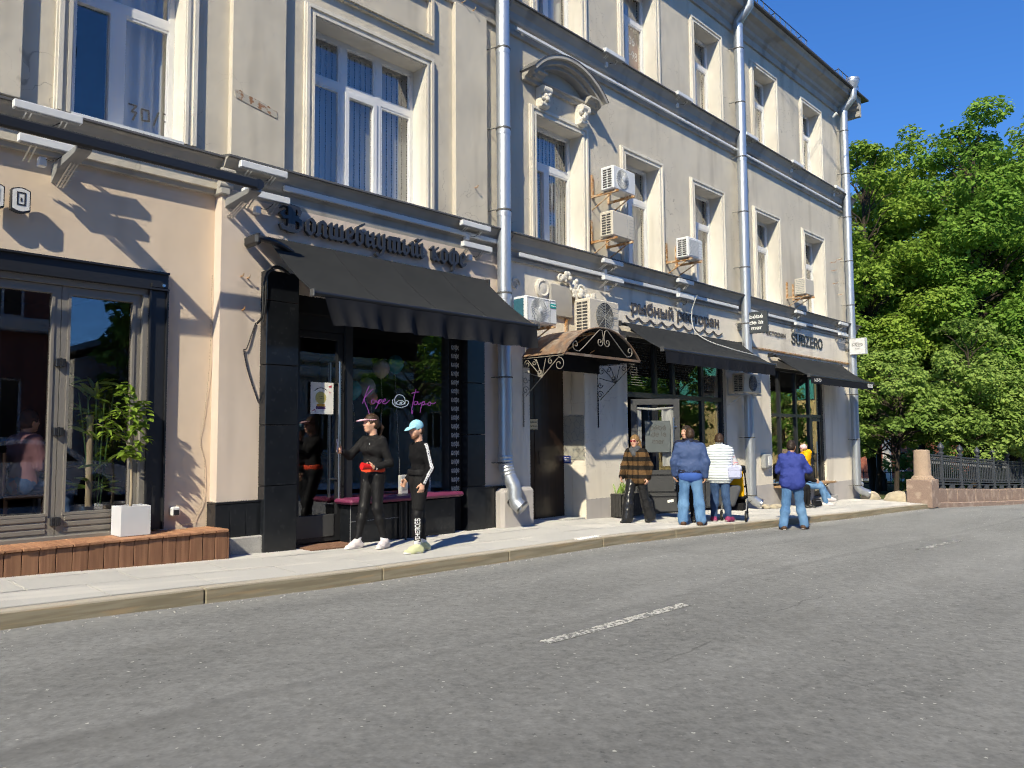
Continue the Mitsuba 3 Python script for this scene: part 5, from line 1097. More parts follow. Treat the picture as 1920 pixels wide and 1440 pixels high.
# ---------------------------------------------------------------- the other side of the street, seen in the glass
def block(name, x0, x1, y, H, wall_, label, st=3.6, dep=10):
    k = thing(name, label, 'building')
    g0 = float(gw(x0)) - .4; n = max(1, int((x1 - x0) / 2.7)); m = int(H / st); hs = []
    for i in range(n):
        for j in range(m):
            cx_ = x0 + (i + .5) * (x1 - x0) / n; hs.append(sbox(cx_ - .55, g0 + 1.3 + j * st, cx_ + .55, g0 + 3.1 + j * st))
    w_ = ext(sbox(x0, g0 - 1.5, x1, g0 + H).difference(unary_union(hs)), .35)
    add('wall', frame(w_, (0, y, 0), (1, 0, 0), (0, 0, 1), (0, -1, 0)), wall_, parent=k)
    add('side_wall', cat([bx(x0, x0 + .3, y - dep, y - .35, g0 - 1.5, g0 + H), bx(x1 - .3, x1, y - dep, y - .35, g0 - 1.5, g0 + H), bx(x0, x1, y - dep - .3, y - dep, g0 - 1.5, g0 + H)]), wall_, parent=k)
    for h in hs:
        a, b, c, d = h.bounds; wk = thing('window', parent=k)
        add('frame', frame(ext(ring(a, c, b, d, .07).union(sbox((a + c) / 2 - .03, b, (a + c) / 2 + .03, d)), .06), (0, y - .22, 0), (1, 0, 0), (0, 0, 1), (0, -1, 0)), 'white_plastic', parent=wk)
        add('pane', bx(a + .03, c - .03, y - .26, y - .25, b + .03, d - .03), 'black_tile', parent=wk)
    for z in (g0 + st + 1.0, g0 + H): add('moulding', bx(x0 - .1, x1 + .1, y - .3, y + .3, z - .15, z + .25, .04), 'trim_white', parent=k)
    add('roof', bx(x0 - .2, x1 + .2, y - dep - .5, y + .3, g0 + H + .26, g0 + H + .5), 'roof_metal', parent=k)
M('plaster_wine', plaster((0.24, 0.10, 0.075), (0.20, 0.085, 0.065), (0.14, 0.07, 0.055)), 0.9, spec=.15)
M('plaster_yellow', plaster((0.60, 0.47, 0.20), (0.54, 0.42, 0.18), (0.42, 0.34, 0.17)), 0.9, spec=.15)
M('plaster_pale', plaster((0.48, 0.47, 0.44), (0.42, 0.41, 0.39), (0.34, 0.33, 0.31)), 0.9, spec=.15)
block('opposite_house', -16, 7.4, -17.0, 13.0, 'plaster_wine', 'dark red house across the street, mirrored in the left shop glass')
block('opposite_house', 10.5, 26, -19.5, 5.2, 'plaster_pale', 'pale low house across the street, mirrored in the shop glass', 3.6)
k = thing('opposite_house', 'yellow house closing the far side of the street, mirrored in the corner restaurant glass', 'building')
def west(m): return frame(m, (54, -13.0, 0), (0, -1, 0), (0, 0, 1), (-1, 0, 0))
hs = [sbox(1.2 + 2.6 * i, j, 2.3 + 2.6 * i, j + 1.7) for i in range(6) for j in (-.6, 8.0)]
add('wall', west(ext(sbox(0, -3, 17, 12).difference(unary_union(hs)), .3)), 'plaster_yellow', parent=k)
for h in hs:
    a, b, c, d = h.bounds; wk = thing('window', parent=k)
    add('frame', west(ext(ring(a, c, b, d, .08), .1)), 'white_plastic', parent=wk); add('pane', west(ext(sbox(a + .05, b + .05, c - .05, d - .05), .02)), 'black_tile', parent=wk)
M('teal_net', (0.05, 0.30, 0.24), .8)
add('scaffold_net', west(ext(sbox(.1, 4.0, 16.5, 7.4), .03)).apply_translation([-.36, 0, 0]), 'teal_net', parent=k)
add('roof', bx(53.6, 66, -30.4, -12.7, 12, 12.4), 'roof_metal', parent=k)
for i, (x, y, H) in enumerate(((9.3, -16.0, 7.5), (20.0, -15.5, 10), (26.5, -15, 9), (33, -14.8, 8.5), (38.5, -14.8, 9), (48.6, -13.1, 6.5))):
    tree('street_tree', (x, y, float(gw(x))), H, 2.0 if i else 1.2, 'foliage_deep', 700 + i, ('slender tree between the two houses across the street', 'first tree of the row across the street', 'second tree of the row across the street', 'third tree of the row across the street', 'fourth tree of the row across the street', 'small last tree of the row before the yellow house')[i], n=7000 if i else 3500, z0=.3, tr=.14, size=.22)
# parked car across the street (mirrored in the left shop glass)
k = thing('parked_car', 'white parked car across the street, mirrored in the left shop glass', 'car')
pr_ = [(-2.2, .35), (-2.25, .75), (-2.1, .95), (-1.5, 1.02), (-.9, 1.42), (-.2, 1.50), (.55, 1.42), (1.15, 1.0), (1.9, .86), (2.2, .72), (2.25, .4), (2.1, .28), (-2.1, .28)]
side = Polygon(pr_).buffer(.05).difference(unary_union([LineString([(s, .33), (s, .3301)]).buffer(.38) for s in (-1.35, 1.35)]))
cg = float(gw(5)) - .175; fy_ = -11.35
def carx(m): return frame(m, (5.3, fy_, cg), (1, 0, 0), (0, 0, 1), (0, -1, 0))
M('car_white', (0.72, 0.73, 0.74), 0.25, clearcoat=1.0); M('tyre', (0.02, 0.02, 0.02), 0.9)
add('body', carx(ext(side, 1.72)), 'car_white', parent=k)
add('window', carx(ext(Polygon([(-1.3, 1.03), (-.85, 1.38), (-.2, 1.45), (.5, 1.38), (.98, 1.02)]), .02)).apply_translation([0, .012, 0]), 'black_tile', parent=k)
for s in (-1.35, 1.35):
    wk = thing('wheel', parent=k)
    add('tyre', xf(trimesh.creation.cylinder(.33, .22, sections=28), 0, (5.3 + s, fy_ - .11, cg + .33), PI / 2), 'tyre', parent=wk)
    add('rim', xf(trimesh.creation.cylinder(.21, .23, sections=10), 0, (5.3 + s, fy_ - .10, cg + .33), PI / 2), 'grey_metal', parent=wk)
add('headlight', bx(7.32, 7.55, fy_ - .3, fy_ + .012, cg + .72, cg + .84, .03), 'steel', parent=k)

# grit and dry litter in the gutter
q = np.random.default_rng(31); ms = []
for _ in range(420):
    x = q.uniform(-1, 24); y = float(yk(x)) - abs(q.normal(0, .10)) - .02; s = q.uniform(.004, .013)
    m = trimesh.creation.box([s * q.uniform(1, 2.2), s, s * .6]); m.apply_transform(trimesh.transformations.rotation_matrix(q.uniform(0, 6), [0, 0, 1])); m.apply_translation([x, y, float(gw(x)) - .173]); ms.append(m)
one('gutter_grit', cat(ms), 'granite_grey', kind='stuff')
# ---------------------------------------------------------------- people: one continuous body each, clothes as children
def surface_net(F, org, h):
    S = F < 0
    nx, ny, nz = F.shape
    acc = np.zeros((nx - 1, ny - 1, nz - 1, 3)); cnt = np.zeros((nx - 1, ny - 1, nz - 1))
    sl = lambda d, n: slice(d, d + n - 1)
    for ax in range(3):
        for u in (0, 1):
            for v in (0, 1):
                o0 = [0, 0, 0]; a1, a2 = [a for a in range(3) if a != ax]; o0[a1], o0[a2] = u, v
                o1 = list(o0); o1[ax] = 1
                A = F[sl(o0[0], nx), sl(o0[1], ny), sl(o0[2], nz)]; B = F[sl(o1[0], nx), sl(o1[1], ny), sl(o1[2], nz)]
                I = np.nonzero((A < 0) != (B < 0)); t = A[I] / (A[I] - B[I])
                for c in range(3): acc[I + (c,)] += t if c == ax else o0[c]
                cnt[I] += 1
    act = cnt > 0; idx = -np.ones(act.shape, int); idx[act] = np.arange(act.sum())
    ijk = np.argwhere(act); V = (ijk + acc[act] / cnt[act][:, None]) * h + org
    Q = []
    for ax in range(3):
        a1, a2 = (ax + 1) % 3, (ax + 2) % 3
        s0 = [slice(None)] * 3; s1 = [slice(None)] * 3; s0[ax] = slice(0, -1); s1[ax] = slice(1, None)
        E0, E1 = S[tuple(s0)], S[tuple(s1)]
        P = np.argwhere(E0 != E1); ok = (P[:, a1] > 0) & (P[:, a2] > 0) & (P[:, a1] < F.shape[a1] - 1) & (P[:, a2] < F.shape[a2] - 1); P = P[ok]
        e1 = np.eye(3, dtype=int)[a1]; e2 = np.eye(3, dtype=int)[a2]
        g_ = lambda R: idx[R[:, 0], R[:, 1], R[:, 2]]
        q_ = np.stack([g_(P - e1 - e2), g_(P - e2), g_(P), g_(P - e1)], 1)
        flip = ~E0[P[:, 0], P[:, 1], P[:, 2]]; q_[flip] = q_[flip][:, ::-1]; Q.append(q_)
    Q = np.vstack(Q); Q = Q[(Q >= 0).all(1)]
    return V, np.vstack([Q[:, [0, 1, 2]], Q[:, [0, 2, 3]]])
def sdf(prims, h, subs=(), wrinkle=0.0, wf=14.0, seed=0, quilt=0.0, blend=None, pitch=.05):
    """prims: ('c', a, b, ra, rb, k[, (axis, factor)]) round cones; ('e', c, (frame 3x3), radii, k) ellipsoids; all in (forward, left, up)"""
    lo, hi = np.full(3, 9.0), np.full(3, -9.0)
    for p in prims:
        if p[0] == 'c': pts, r = np.array([p[1], p[2]], float), max(p[3], p[4])
        else: pts, r = np.array([p[1]], float), max(p[3])
        lo = np.minimum(lo, pts.min(0) - r - .04); hi = np.maximum(hi, pts.max(0) + r + .04)
    n = np.ceil((hi - lo) / h).astype(int) + 1
    F = np.full(n, 1.0)
    def val(p, G):
        if p[0] == 'c':
            a, b = np.array(p[1], float), np.array(p[2], float); v = G - a; ba = b - a
            if len(p) > 6 and p[6] is not None:
                ax, f = np.array(p[6][0], float), p[6][1]; ax /= np.linalg.norm(ax)
                v = v + (f - 1) * (v @ ax)[..., None] * ax; ba = ba + (f - 1) * (ba @ ax) * ax
            t = np.clip(v @ ba / max(ba @ ba, 1e-9), 0, 1); d = np.linalg.norm(v - t[..., None] * ba, axis=-1) - (p[3] + (p[4] - p[3]) * t)
            return d
        v = (G - np.array(p[1], float)) @ np.array(p[2], float).T
        r = np.array(p[3], float); kk = np.linalg.norm(v / r, axis=-1); k2 = np.linalg.norm(v / r ** 2, axis=-1)
        return kk * (kk - 1) / np.maximum(k2, 1e-6)
    def win(p, m):
        if p[0] == 'c': pts, r = np.array([p[1], p[2]], float), max(p[3], p[4])
        else: pts, r = np.array([p[1]], float), max(p[3])
        i0 = np.maximum(0, np.floor((pts.min(0) - r - m - lo) / h).astype(int)); i1 = np.minimum(n, np.ceil((pts.max(0) + r + m - lo) / h).astype(int) + 1)
        return tuple(slice(a, max(a + 1, b)) for a, b in zip(i0, i1))
    def gridof(w):
        return np.stack(np.meshgrid(*[lo[c] + h * np.arange(w[c].start, w[c].stop) for c in range(3)], indexing='ij'), -1)
    for p in prims:
        k = p[5] if p[0] == 'c' else p[4]
        w = win(p, .05 + k); d = val(p, gridof(w)); A = F[w]
        if k > 0:
            hh = np.clip(.5 + .5 * (A - d) / k, 0, 1); F[w] = A + (d - A) * hh - k * hh * (1 - hh)
        else: F[w] = np.minimum(A, d)
    if wrinkle or quilt:
        band = np.abs(F) < .05; I = np.argwhere(band); P = lo + I * h
        dd = np.zeros(len(P))
        if wrinkle: dd += wrinkle * (meshkit.fbm(P * np.array([wf, wf, wf * .85]) + P[:, 2:3] * 4 * np.sign(P[:, 1:2]), 3, seed=seed) - .5) * 2
        if quilt: dd -= quilt * np.abs(np.sin(PI * P[:, 2] / pitch)) ** .6
        F[band] += dd
    for p in subs:
        w = win(p, .06); F[w] = np.maximum(F[w], -val(p, gridof(w)))
    return surface_net(F, lo, h)
for nm, c, r in (('skin_fair', (0.62, 0.36, 0.25), .5), ('skin_tan', (0.50, 0.28, 0.18), .5), ('hair_brown', (0.045, 0.025, 0.015), .55), ('hair_blonde', (0.24, 0.145, 0.06), .55), ('hair_dark', (0.03, 0.02, 0.014), .55), ('eye_dark', (0.02, 0.014, 0.01), .2), ('lip_red', (0.42, 0.14, 0.11), .5),
                 ('black_jersey', (0.0085, 0.0085, 0.010), .8), ('black_tights', (0.0065, 0.0065, 0.008), .6), ('black_shorts', (0.009, 0.009, 0.010), .85), ('sock_white', (0.75, 0.76, 0.8), .9), ('shoe_white', (0.72, 0.66, 0.66), .6), ('shoe_lime', (0.62, 0.64, 0.38), .6), ('sole_white', (0.75, 0.75, 0.72), .7),
                 ('visor_pink', (0.74, 0.46, 0.54), .6), ('cap_blue', (0.30, 0.60, 0.74), .7), ('cap_white', (0.7, 0.74, 0.76), .7), ('orange_belt', (0.75, 0.08, 0.03), .6), ('red_plastic', (0.65, 0.02, 0.02), .35), ('phone_dark', (0.10, 0.10, 0.17), .25), ('watch_white', (0.7, 0.7, 0.68), .5),
                 ('leather_black', (0.018, 0.018, 0.02), .3), ('scarf_grey', (0.08, 0.085, 0.095), .9), ('shoe_black', (0.015, 0.015, 0.015), .4), ('lens_red', (0.22, 0.02, 0.03), .15),
                 ('jacket_blue', (0.05, 0.085, 0.20), .65), ('jacket_navy', (0.012, 0.016, 0.04), .7), ('jacket_royal', (0.035, 0.055, 0.27), .75), ('shirt_blue', (0.05, 0.12, 0.42), .8), ('shoe_brown', (0.09, 0.05, 0.03), .6), ('shoe_magenta', (0.28, 0.04, 0.12), .6),
                 ('vest_white', (0.68, 0.74, 0.78), .6), ('bag_lilac', (0.50, 0.53, 0.72), .6), ('hood_yellow', (0.80, 0.42, 0.0), .75), ('hat_pink', (0.80, 0.52, 0.55), .8), ('pink_cloth', (0.78, 0.5, 0.55), .85), ('bag_beige', (0.62, 0.52, 0.42), .8), ('pink_shirt', (0.17, 0.09, 0.11), .85), ('stubble', (0.20, 0.10, 0.06), .8)):
    M(nm, c, r, spec=.3 if r > .5 else .5)
def denim(lt, dk):
    return lambda p, n, uv: mix(dk, lt, smoothstep(.3, .75, fbm(p.x * 7, p.y * 7, p.z * 3.2, octaves=3)) * .8 + .2 * noise(p.x * 120, p.y * 120, p.z * 60))
M('jeans_light', denim((0.16, 0.30, 0.50), (0.07, 0.16, 0.33)), .85, spec=.2); M('jeans_dark', denim((0.07, 0.13, 0.26), (0.025, 0.05, 0.12)), .85, spec=.2)
M('cloth_vertex', {'type': 'mesh_attribute', 'name': 'vertex_color'}, .9, spec=.15)
def U(v): v = np.asarray(v, float); return v / np.linalg.norm(v)
class Person:
    def __init__(s, label, loc, heading, H, pose=None, h=.0095, skin='skin_fair', build=1.0, group=None):
        s.k = thing('person', label, 'person', group); s.h = h; s.sc = H / 1.70; s.skin = skin; s.b = build
        c, sn = math.cos(heading), math.sin(heading)
        s.A = np.array([[c, -sn, 0], [sn, c, 0], [0, 0, 1]]) * s.sc; s.o = np.array(loc, float)
        d = dict(hip=(0, 0, .92), chest=(0, 0, 1.25), neck=(.0, 0, 1.42), head=(.035, 0, 1.585), yaw=0.0, pitch=0.0, sL=(0, .165, 1.365), sR=(0, -.165, 1.365), eL=(-.03, .225, 1.10), eR=(-.03, -.225, 1.10), wL=(.04, .23, .86), wR=(.04, -.23, .86),
                 pL=(0, .09, .90), pR=(0, -.09, .90), kL=(.02, .10, .49), kR=(.02, -.10, .49), nL=(-.02, .10, .085), nR=(-.02, -.10, .085), fL=.12, fR=-.12, curl=.35, hdL=None, hdR=None, pnL=(0, -1, 0), pnR=(0, 1, 0), tL=0.0, tR=0.0)
        d.update(pose or {}); s.p = {q: (np.array(v, float) if isinstance(v, tuple) else v) for q, v in d.items()}
        y, pt = s.p['yaw'], s.p['pitch']
        s.hf = U((math.cos(y) * math.cos(pt), math.sin(y) * math.cos(pt), math.sin(pt))); s.hl = U(np.cross((0, 0, 1), s.hf)); s.hu = np.cross(s.hf, s.hl); s.R = np.stack([s.hf, s.hl, s.hu])
    def hp(s, f, l, u): return s.p['head'] + s.hf * f + s.hl * l + s.hu * u
    def put(s, name, VF, mat, color=None, smooth=True):
        V, Fc = VF if isinstance(VF, tuple) else (np.array(VF.vertices), np.array(VF.faces))
        V = V @ s.A.T + s.o
        return add(name, trimesh.Trimesh(V, Fc, process=False), mat, smooth=smooth, parent=s.k, **({'color': color} if color is not None else {}))
    def torso(s, off, k=.07, zlo=.9, bust=0.0):
        p, b = s.p, s.b; f = ((1, 0, 0), 1.22)
        hp, ch, nk = p['hip'], p['chest'], p['neck']; wa = hp * .5 + ch * .5 + (-.0, 0, -.02)
        L = np.array([0, 1.0, 0]); lat = p['sL'] - p['sR']; lat = lat / np.linalg.norm(lat)
        out = [('c', hp - L * .065 * b, hp + L * .065 * b, .103 * b + off, .103 * b + off, k, f), ('c', wa - lat * .05 * b, wa + lat * .05 * b, .095 * b + off, .095 * b + off, k, f), ('c', ch - lat * .075 * b, ch + lat * .075 * b, .105 * b + off, .105 * b + off, k, f),
               ('c', p['sR'] * .82 + nk * .18 - (0, 0, .02), p['sL'] * .82 + nk * .18 - (0, 0, .02), .058 + off, .058 + off, k)]
        if bust:
            out += [('c', ch + lat * q + (.075 * b, 0, .01), ch + lat * q + (.085 * b, 0, .0), .05 + off * .5, .05 + off * .5, .05) for q in (-.065, .065)]
        return out
    def arm(s, sd, off, to=1.0, k=.03):
        p = s.p; S, E, W = p['s' + sd], p['e' + sd], p['w' + sd]; W2 = E + (W - E) * to; b = s.b
        return [('c', S, E, .050 * b + off, .040 * b + off, k), ('c', E, W2, .040 * b + off, .040 * b + off - (.012) * to, k)]
    def leg(s, sd, off, to=1.0, k=.04, flare=0.0, o2=None):
        p = s.p; S, E, W = p['p' + sd], p['k' + sd], p['n' + sd]; W2 = E + (W - E) * to; b = s.b; o2 = off if o2 is None else o2
        return [('c', S, E, .085 * b + off, .055 * b + off, k), ('c', E, E + (W2 - E) * .35, .055 * b + off, .052 * b + o2 + flare * .3, k), ('c', E + (W2 - E) * .35, W2, .052 * b + o2 + flare * .3, .034 + o2 + flare, k)]
    def hand(s, sd):
        p = s.p; W, E = p['w' + sd], p['e' + sd]; d = U(p['hd' + sd]) if p['hd' + sd] is not None else U(W - E)
        n = p['pn' + sd]; n = U(n - d * (n @ d)); sdv = np.cross(n, d) * (1 if sd == 'L' else -1); c0 = p['curl'] if not isinstance(p['curl'], dict) else p['curl'][sd]
        out = [('c', W, W + d * .07, .024, .030, .02, (n, 1.7))]
        for i, (o, L) in enumerate(((.028, .066), (.010, .074), (-.010, .070), (-.027, .056))):
            c = c0 * (1 + .15 * i); a = W + d * .080 + sdv * o
            d1 = d * math.cos(c) + n * math.sin(c); d2 = d * math.cos(2 * c) + n * math.sin(2 * c); d3 = d * math.cos(2.8 * c) + n * math.sin(2.8 * c)
            m1 = a + d1 * L * .45; m2 = m1 + d2 * L * .33
            r = max(.0088, s.h * .95)
            out += [('c', a - d * .02, m1, r + .001, r, .006), ('c', m1, m2, r, r - .0005, .004), ('c', m2, m2 + d3 * L * .25, r - .0005, r - .0012, .004)]
        t0 = W + d * .022 + sdv * .022; t1 = t0 + U(d * .6 + sdv * .62 + n * .35) * .042; t2 = t1 + U(d * .85 + sdv * .2 + n * (.35 + c0 * .4)) * .034
        out += [('c', t0, t1, .014, .0115, .012), ('c', t1, t2, .0115, .0098, .005)]
        return out
    def foot(s, sd, off=0.0, L=.15):
        p = s.p; n = p['n' + sd]; yw = p['f' + sd]; d = np.array([math.cos(yw), math.sin(yw), 0]); tip = p['t' + sd]
        hl = n - d * .045 + (0, 0, -.045); to = n + d * L + (0, 0, -.058 + tip)
        return [('c', n, hl, .036 + off, .036 + off, .03), ('c', n, n + d * .07 - (0, 0, .03), .034 + off, .034 + off, .03), ('c', hl, n + d * .09 - (0, 0, .052 - tip * .6), .034 + off, .036 + off, .03), ('c', n + d * .085 - (0, 0, .052 - tip * .6), to, .036 + off, .025 + off, .02)]
    def head(s):
        R = s.R; e = lambda f, l, u, r, k=.02: ('e', s.hp(f, l, u), R, r, k)
        o = [e(-.005, 0, .015, (.094, .073, .098), 0), e(.035, 0, -.045, (.058, .056, .070), .03), e(.062, 0, -.092, (.022, .026, .020), .03), e(.072, 0, .028, (.022, .055, .016), .02),
             ('c', s.hp(.088, 0, .018), s.hp(.110, 0, -.020), .008, .013, .012), e(.098, .012, -.026, (.010, .009, .008), .008), e(.098, -.012, -.026, (.010, .009, .008), .008), e(.085, 0, -.058, (.014, .024, .011), .012), e(.06, .04, -.02, (.025, .022, .022), .025), e(.06, -.04, -.02, (.025, .022, .022), .025)]
        for q in (-1, 1): o.append(e(-.005, q * .074, -.008, (.020, .010, .032), .008))
        o.append(('c', s.p['neck'] - (0, 0, .03), s.hp(-.025, 0, -.06), .056, .050, .03))
        return o
    def body(s):
        pr_ = s.torso(0) + s.head()
        for sd in 'LR': pr_ += s.arm(sd, 0) + s.hand(sd) + s.leg(sd, 0) + s.foot(sd)
        sub = [('e', s.hp(.094, q * .030, .010), s.R, (.012, .015, .009), 0) for q in (-1, 1)]
        s.put('body', sdf(pr_, s.h, sub), s.skin)
        for q in (-1, 1): s.put('eye', trimesh.creation.icosphere(2, .0105).apply_translation(s.hp(.078, q * .030, .010)), 'eye_dark')
        m = trimesh.creation.icosphere(2, 1.0); m.apply_transform(np.vstack([np.hstack([np.stack([s.hf * .006, s.hl * .020, s.hu * .0065], 1), s.hp(.0965, 0, -.060)[:, None]]), [0, 0, 0, 1]]))
        s.put('mouth', m, 'lip_red')
        for q in (-1, 1): s.put('eyebrow', tube([s.hp(.089, q * .014, .033), s.hp(.087, q * .032, .037), s.hp(.074, q * .05, .030)], .0045, 5), 'hair_dark')
    def hair(s, mat, thick=.014, line=.045, long=(), wr=.006, low=-.02):
        R = s.R; e = lambda f, l, u, r, k=.02: ('e', s.hp(f, l, u), R, r, k)
        P = [e(-.010, 0, .020, (.092 + thick, .073 + thick, .098 + thick), 0), e(-.045, 0, low, (.058 + thick, .064 + thick, .06), .03)] + list(long)
        sub = [e(.085, 0, line - .09, (.085, .078, .095)), e(.02, .085, -.05, (.045, .03, .06)), e(.02, -.085, -.05, (.045, .03, .06))]
        s.put('hair', sdf(P, min(s.h, .008), sub, wrinkle=wr, wf=45), mat)
    def top(s, name, mat, off=.014, sleeve=.93, extra=(), wr=.006, h=None, quilt=0.0, bust=0.0, subs=(), color=None, sl_off=None, wf=14, pitch=.05):
        P = s.torso(off, bust=bust)
        for sd in 'LR':
            if sleeve > 0: P += s.arm(sd, off if sl_off is None else sl_off, sleeve)
        P += [('c', s.p['neck'] - (0, 0, .05), s.p['neck'] + (.0, 0, .0), .062 + off, .052 + off, .03)] + list(extra)
        sub = list(subs) + [('c', s.p['neck'] + (0, 0, .01), s.p['neck'] + (.01, 0, .12), .055, .075, 0)]
        VF = sdf(P, h or s.h, sub, wrinkle=wr, quilt=quilt, wf=wf, pitch=pitch)
        s.put(name, VF, mat, color=None if color is None else color(VF[0]))
    def pants(s, name, mat, off=.012, to=1.0, flare=0.0, wr=.006, o2=None, rise=.0, wf=12):
        hp = s.p['hip']; f = ((1, 0, 0), 1.2); L = np.array([0, 1.0, 0]); b = s.b
        P = [('c', hp - L * .068 * b + (0, 0, .0), hp + L * .068 * b, .104 * b + off, .104 * b + off, 0, f), ('c', hp - L * .05 * b + (0, 0, .06 + rise), hp + L * .05 * b + (0, 0, .06 + rise), .097 * b + off, .097 * b + off, .05, f)]
        for sd in 'LR': P += s.leg(sd, off, to, flare=flare, o2=o2)
        s.put(name, sdf(P, s.h, wrinkle=wr, wf=wf), mat)
    def shoes(s, mat, sole=None, off=.010, L=.16):
        for sd in 'LR':
            n = s.p['n' + sd]
            s.put('shoe', sdf(s.foot(sd, off, L), s.h * .8, [('c', n + (-.01, 0, .085), n + (-.01, 0, .2), .060, .09, 0)]), mat)
            if sole:
                yw = s.p['f' + sd]; d = np.array([math.cos(yw), math.sin(yw), 0]); a = n - d * .05; b = n + d * (L + .005); tip = s.p['t' + sd]
                s.put('sole', sdf([('c', a + (0, 0, -.066 + tip * .0), b + (0, 0, -.066 + tip), .048, .040, 0, ((0, 0, 1), 2.6))], s.h * .8), sole)
    def socks(s, mat, z=.11):
        for sd in 'LR':
            n, k_ = s.p['n' + sd], s.p['k' + sd]; d = U(k_ - n)
            s.put('sock', sdf([('c', n - (0, 0, .03), n + d * z, .044, .043, .0)], s.h * .8), mat)
def gz(x, y, road=False): return float(gw(x) - .175) if road else float(pave(x, y))
def att(P, pts): return [P.o + P.A @ np.array(q, float) for q in pts]

# woman runner with the phone
x, y = 5.86, -.60
P = Person('woman runner in black with a pink visor holding out a phone and a red cup', (x, y, gz(x, y)), PI + .1, 1.655,
           dict(yaw=-.25, pitch=-.02, hip=(0, 0, .93), eR=(.20, -.22, 1.17), wR=(.35, -.19, 1.225), eL=(-.07, .235, 1.075), wL=(.13, .175, 1.025), kL=(.04, .13, .50), nL=(-.05, .17, .085), kR=(.10, -.06, .50), nR=(.20, -.07, .085), fL=.35, fR=.05, hdL=(.9, -.45, .05), hdR=(.95, .1, .15), pnL=(-.2, -.5, .8), pnR=(.2, .9, .1), curl={'L': .8, 'R': .65}), h=.0085)
P.body(); P.hair('hair_brown', .012, .055, long=[('c', P.hp(-.10, 0, .02), P.hp(-.15, .01, -.06), .03, .026, .02), ('c', P.hp(-.15, .01, -.06), P.hp(-.13, .0, -.17), .026, .010, .02)])
R = P.R
P.put('visor', sdf([('e', P.hp(0, 0, .045), R, (.104, .087, .030), 0), ('c', P.hp(.10, -.03, .048), P.hp(.175, 0, .032), .045, .035, .02, (P.hu, 4.5)), ('c', P.hp(.10, .03, .048), P.hp(.175, 0, .032), .045, .035, .02, (P.hu, 4.5))], .007, [('e', P.hp(0, 0, .045), R, (.097, .079, .2), 0)]), 'visor_pink')
P.top('running_top', 'black_jersey', .011, .93, bust=1, wr=.007); P.pants('leggings', 'black_tights', .010, .93, wr=.003, o2=.008); P.socks('sock_white', .10); P.shoes('shoe_white', 'sole_white')
P.put('belt', sdf([('c', (0, -.062, .985), (0, .062, .985), .125, .125, 0, ((1, 0, 0), 1.22))], .009, [('c', (-.3, 0, 1.115), (.3, 0, 1.115), .10, .10, 0), ('e', (0, 0, 1.16), np.eye(3), (.4, .4, .145), 0), ('e', (0, 0, .80), np.eye(3), (.4, .4, .145), 0)]), 'orange_belt')
w = P.p['wL']; P.put('wrist_watch', tube([w + (-.03, .01, 0), w + (-.012, .003, 0)], .037, 16), 'watch_white')
P.put('chest_mark', tube([(.118, .07, 1.31), (.120, .062, 1.325), (.116, .055, 1.33)], .004, 4), 'text_white')
kk = thing('smartphone', 'dark flip phone held out by the woman runner', 'phone')
o = P.o + P.A @ np.array([.455, -.155, 1.275])
for nm, dz, rx_ in (('body', -.015, .0), ('screen_half', .065, .18)):
    m = bx(-.042, .042, -.006, .006, -.045, .045, .004); add(nm, xf(m, PI + .1 + PI / 2 - .75, o + [0, 0, dz], rx_), 'phone_dark', parent=kk)
kk = thing('drinking_cup', 'red folding cup in the hand of the woman runner', 'cup')
a, b = att(P, [(.16, .15, 1.03), (.30, .125, 1.045)])
d = U(b - a); add('cup', cat([tube([a, b, b - d * .005, a + d * .02], [.030, .047, .043, .026], 20, False), tube([a, a + d * .004], .03, 20)]), 'red_plastic', smooth=40, parent=kk)
# man runner in a cap
x, y = 6.05, -1.27
def stripe(V, P=None):
    S, E, W = P.p['sL'], P.p['eL'], P.p['wL']; col = np.tile([.0085, .0085, .010], (len(V), 1))
    for a, b in ((S, E), (E, W)):
        ba = b - a; t = (V - a) @ ba / (ba @ ba); r = V - a - np.clip(t, 0, 1)[:, None] * ba
        u = U(np.cross(ba, (1, 0, 0))); u = u if u[1] > 0 else -u; sdv = U(np.cross(ba, u))
        on = (t > -.15) & (t < 1.02) & (np.abs(r @ sdv) < .020) & (r @ u > .02)
        col[on] = [.72, .73, .76]
        dots = on & (np.abs(r @ sdv) < .009) & ((t * np.linalg.norm(ba) / .030 % 1) < .4); col[dots] = [.15, .15, .17]
    return col
P = Person('man runner in black with a pale blue cap and a white striped sleeve', (x, y, gz(x, y)), PI - .30, 1.575,
           dict(yaw=.35, pitch=-.16, sL=(-.02, .165, 1.36), eL=(-.07, .215, 1.09), wL=(.02, .20, .90), eR=(-.05, -.21, 1.09), wR=(.10, -.18, .93), hdL=(.25, -.05, -1), kL=(.06, .09, .49), nL=(.06, .10, .085), kR=(-.05, -.09, .49), nR=(-.11, -.10, .085), fL=.25, fR=-.1, curl=.4), h=.0085)
P.body(); P.hair('hair_brown', .006, .05); R = P.R
P.put('beard', sdf([('e', P.hp(.035, 0, -.062), R, (.061, .059, .054), 0), ('e', P.hp(.063, 0, -.094), R, (.024, .029, .023), .02)], .007, [('e', P.hp(.09, 0, -.035), R, (.03, .06, .034), 0), ('e', P.hp(0, 0, .03), R, (.2, .2, .055), 0)]), 'stubble')
P.put('cap', sdf([('e', P.hp(-.006, 0, .048), R, (.104, .083, .088), 0), ('c', P.hp(.09, -.03, .045), P.hp(.165, 0, .022), .045, .036, .015, (P.hu, 5)), ('c', P.hp(.09, .03, .045), P.hp(.165, 0, .022), .045, .036, .015, (P.hu, 5))], .007, [('e', P.hp(-.006, 0, -.035), R, (.11, .09, .068), 0)]), 'cap_blue')
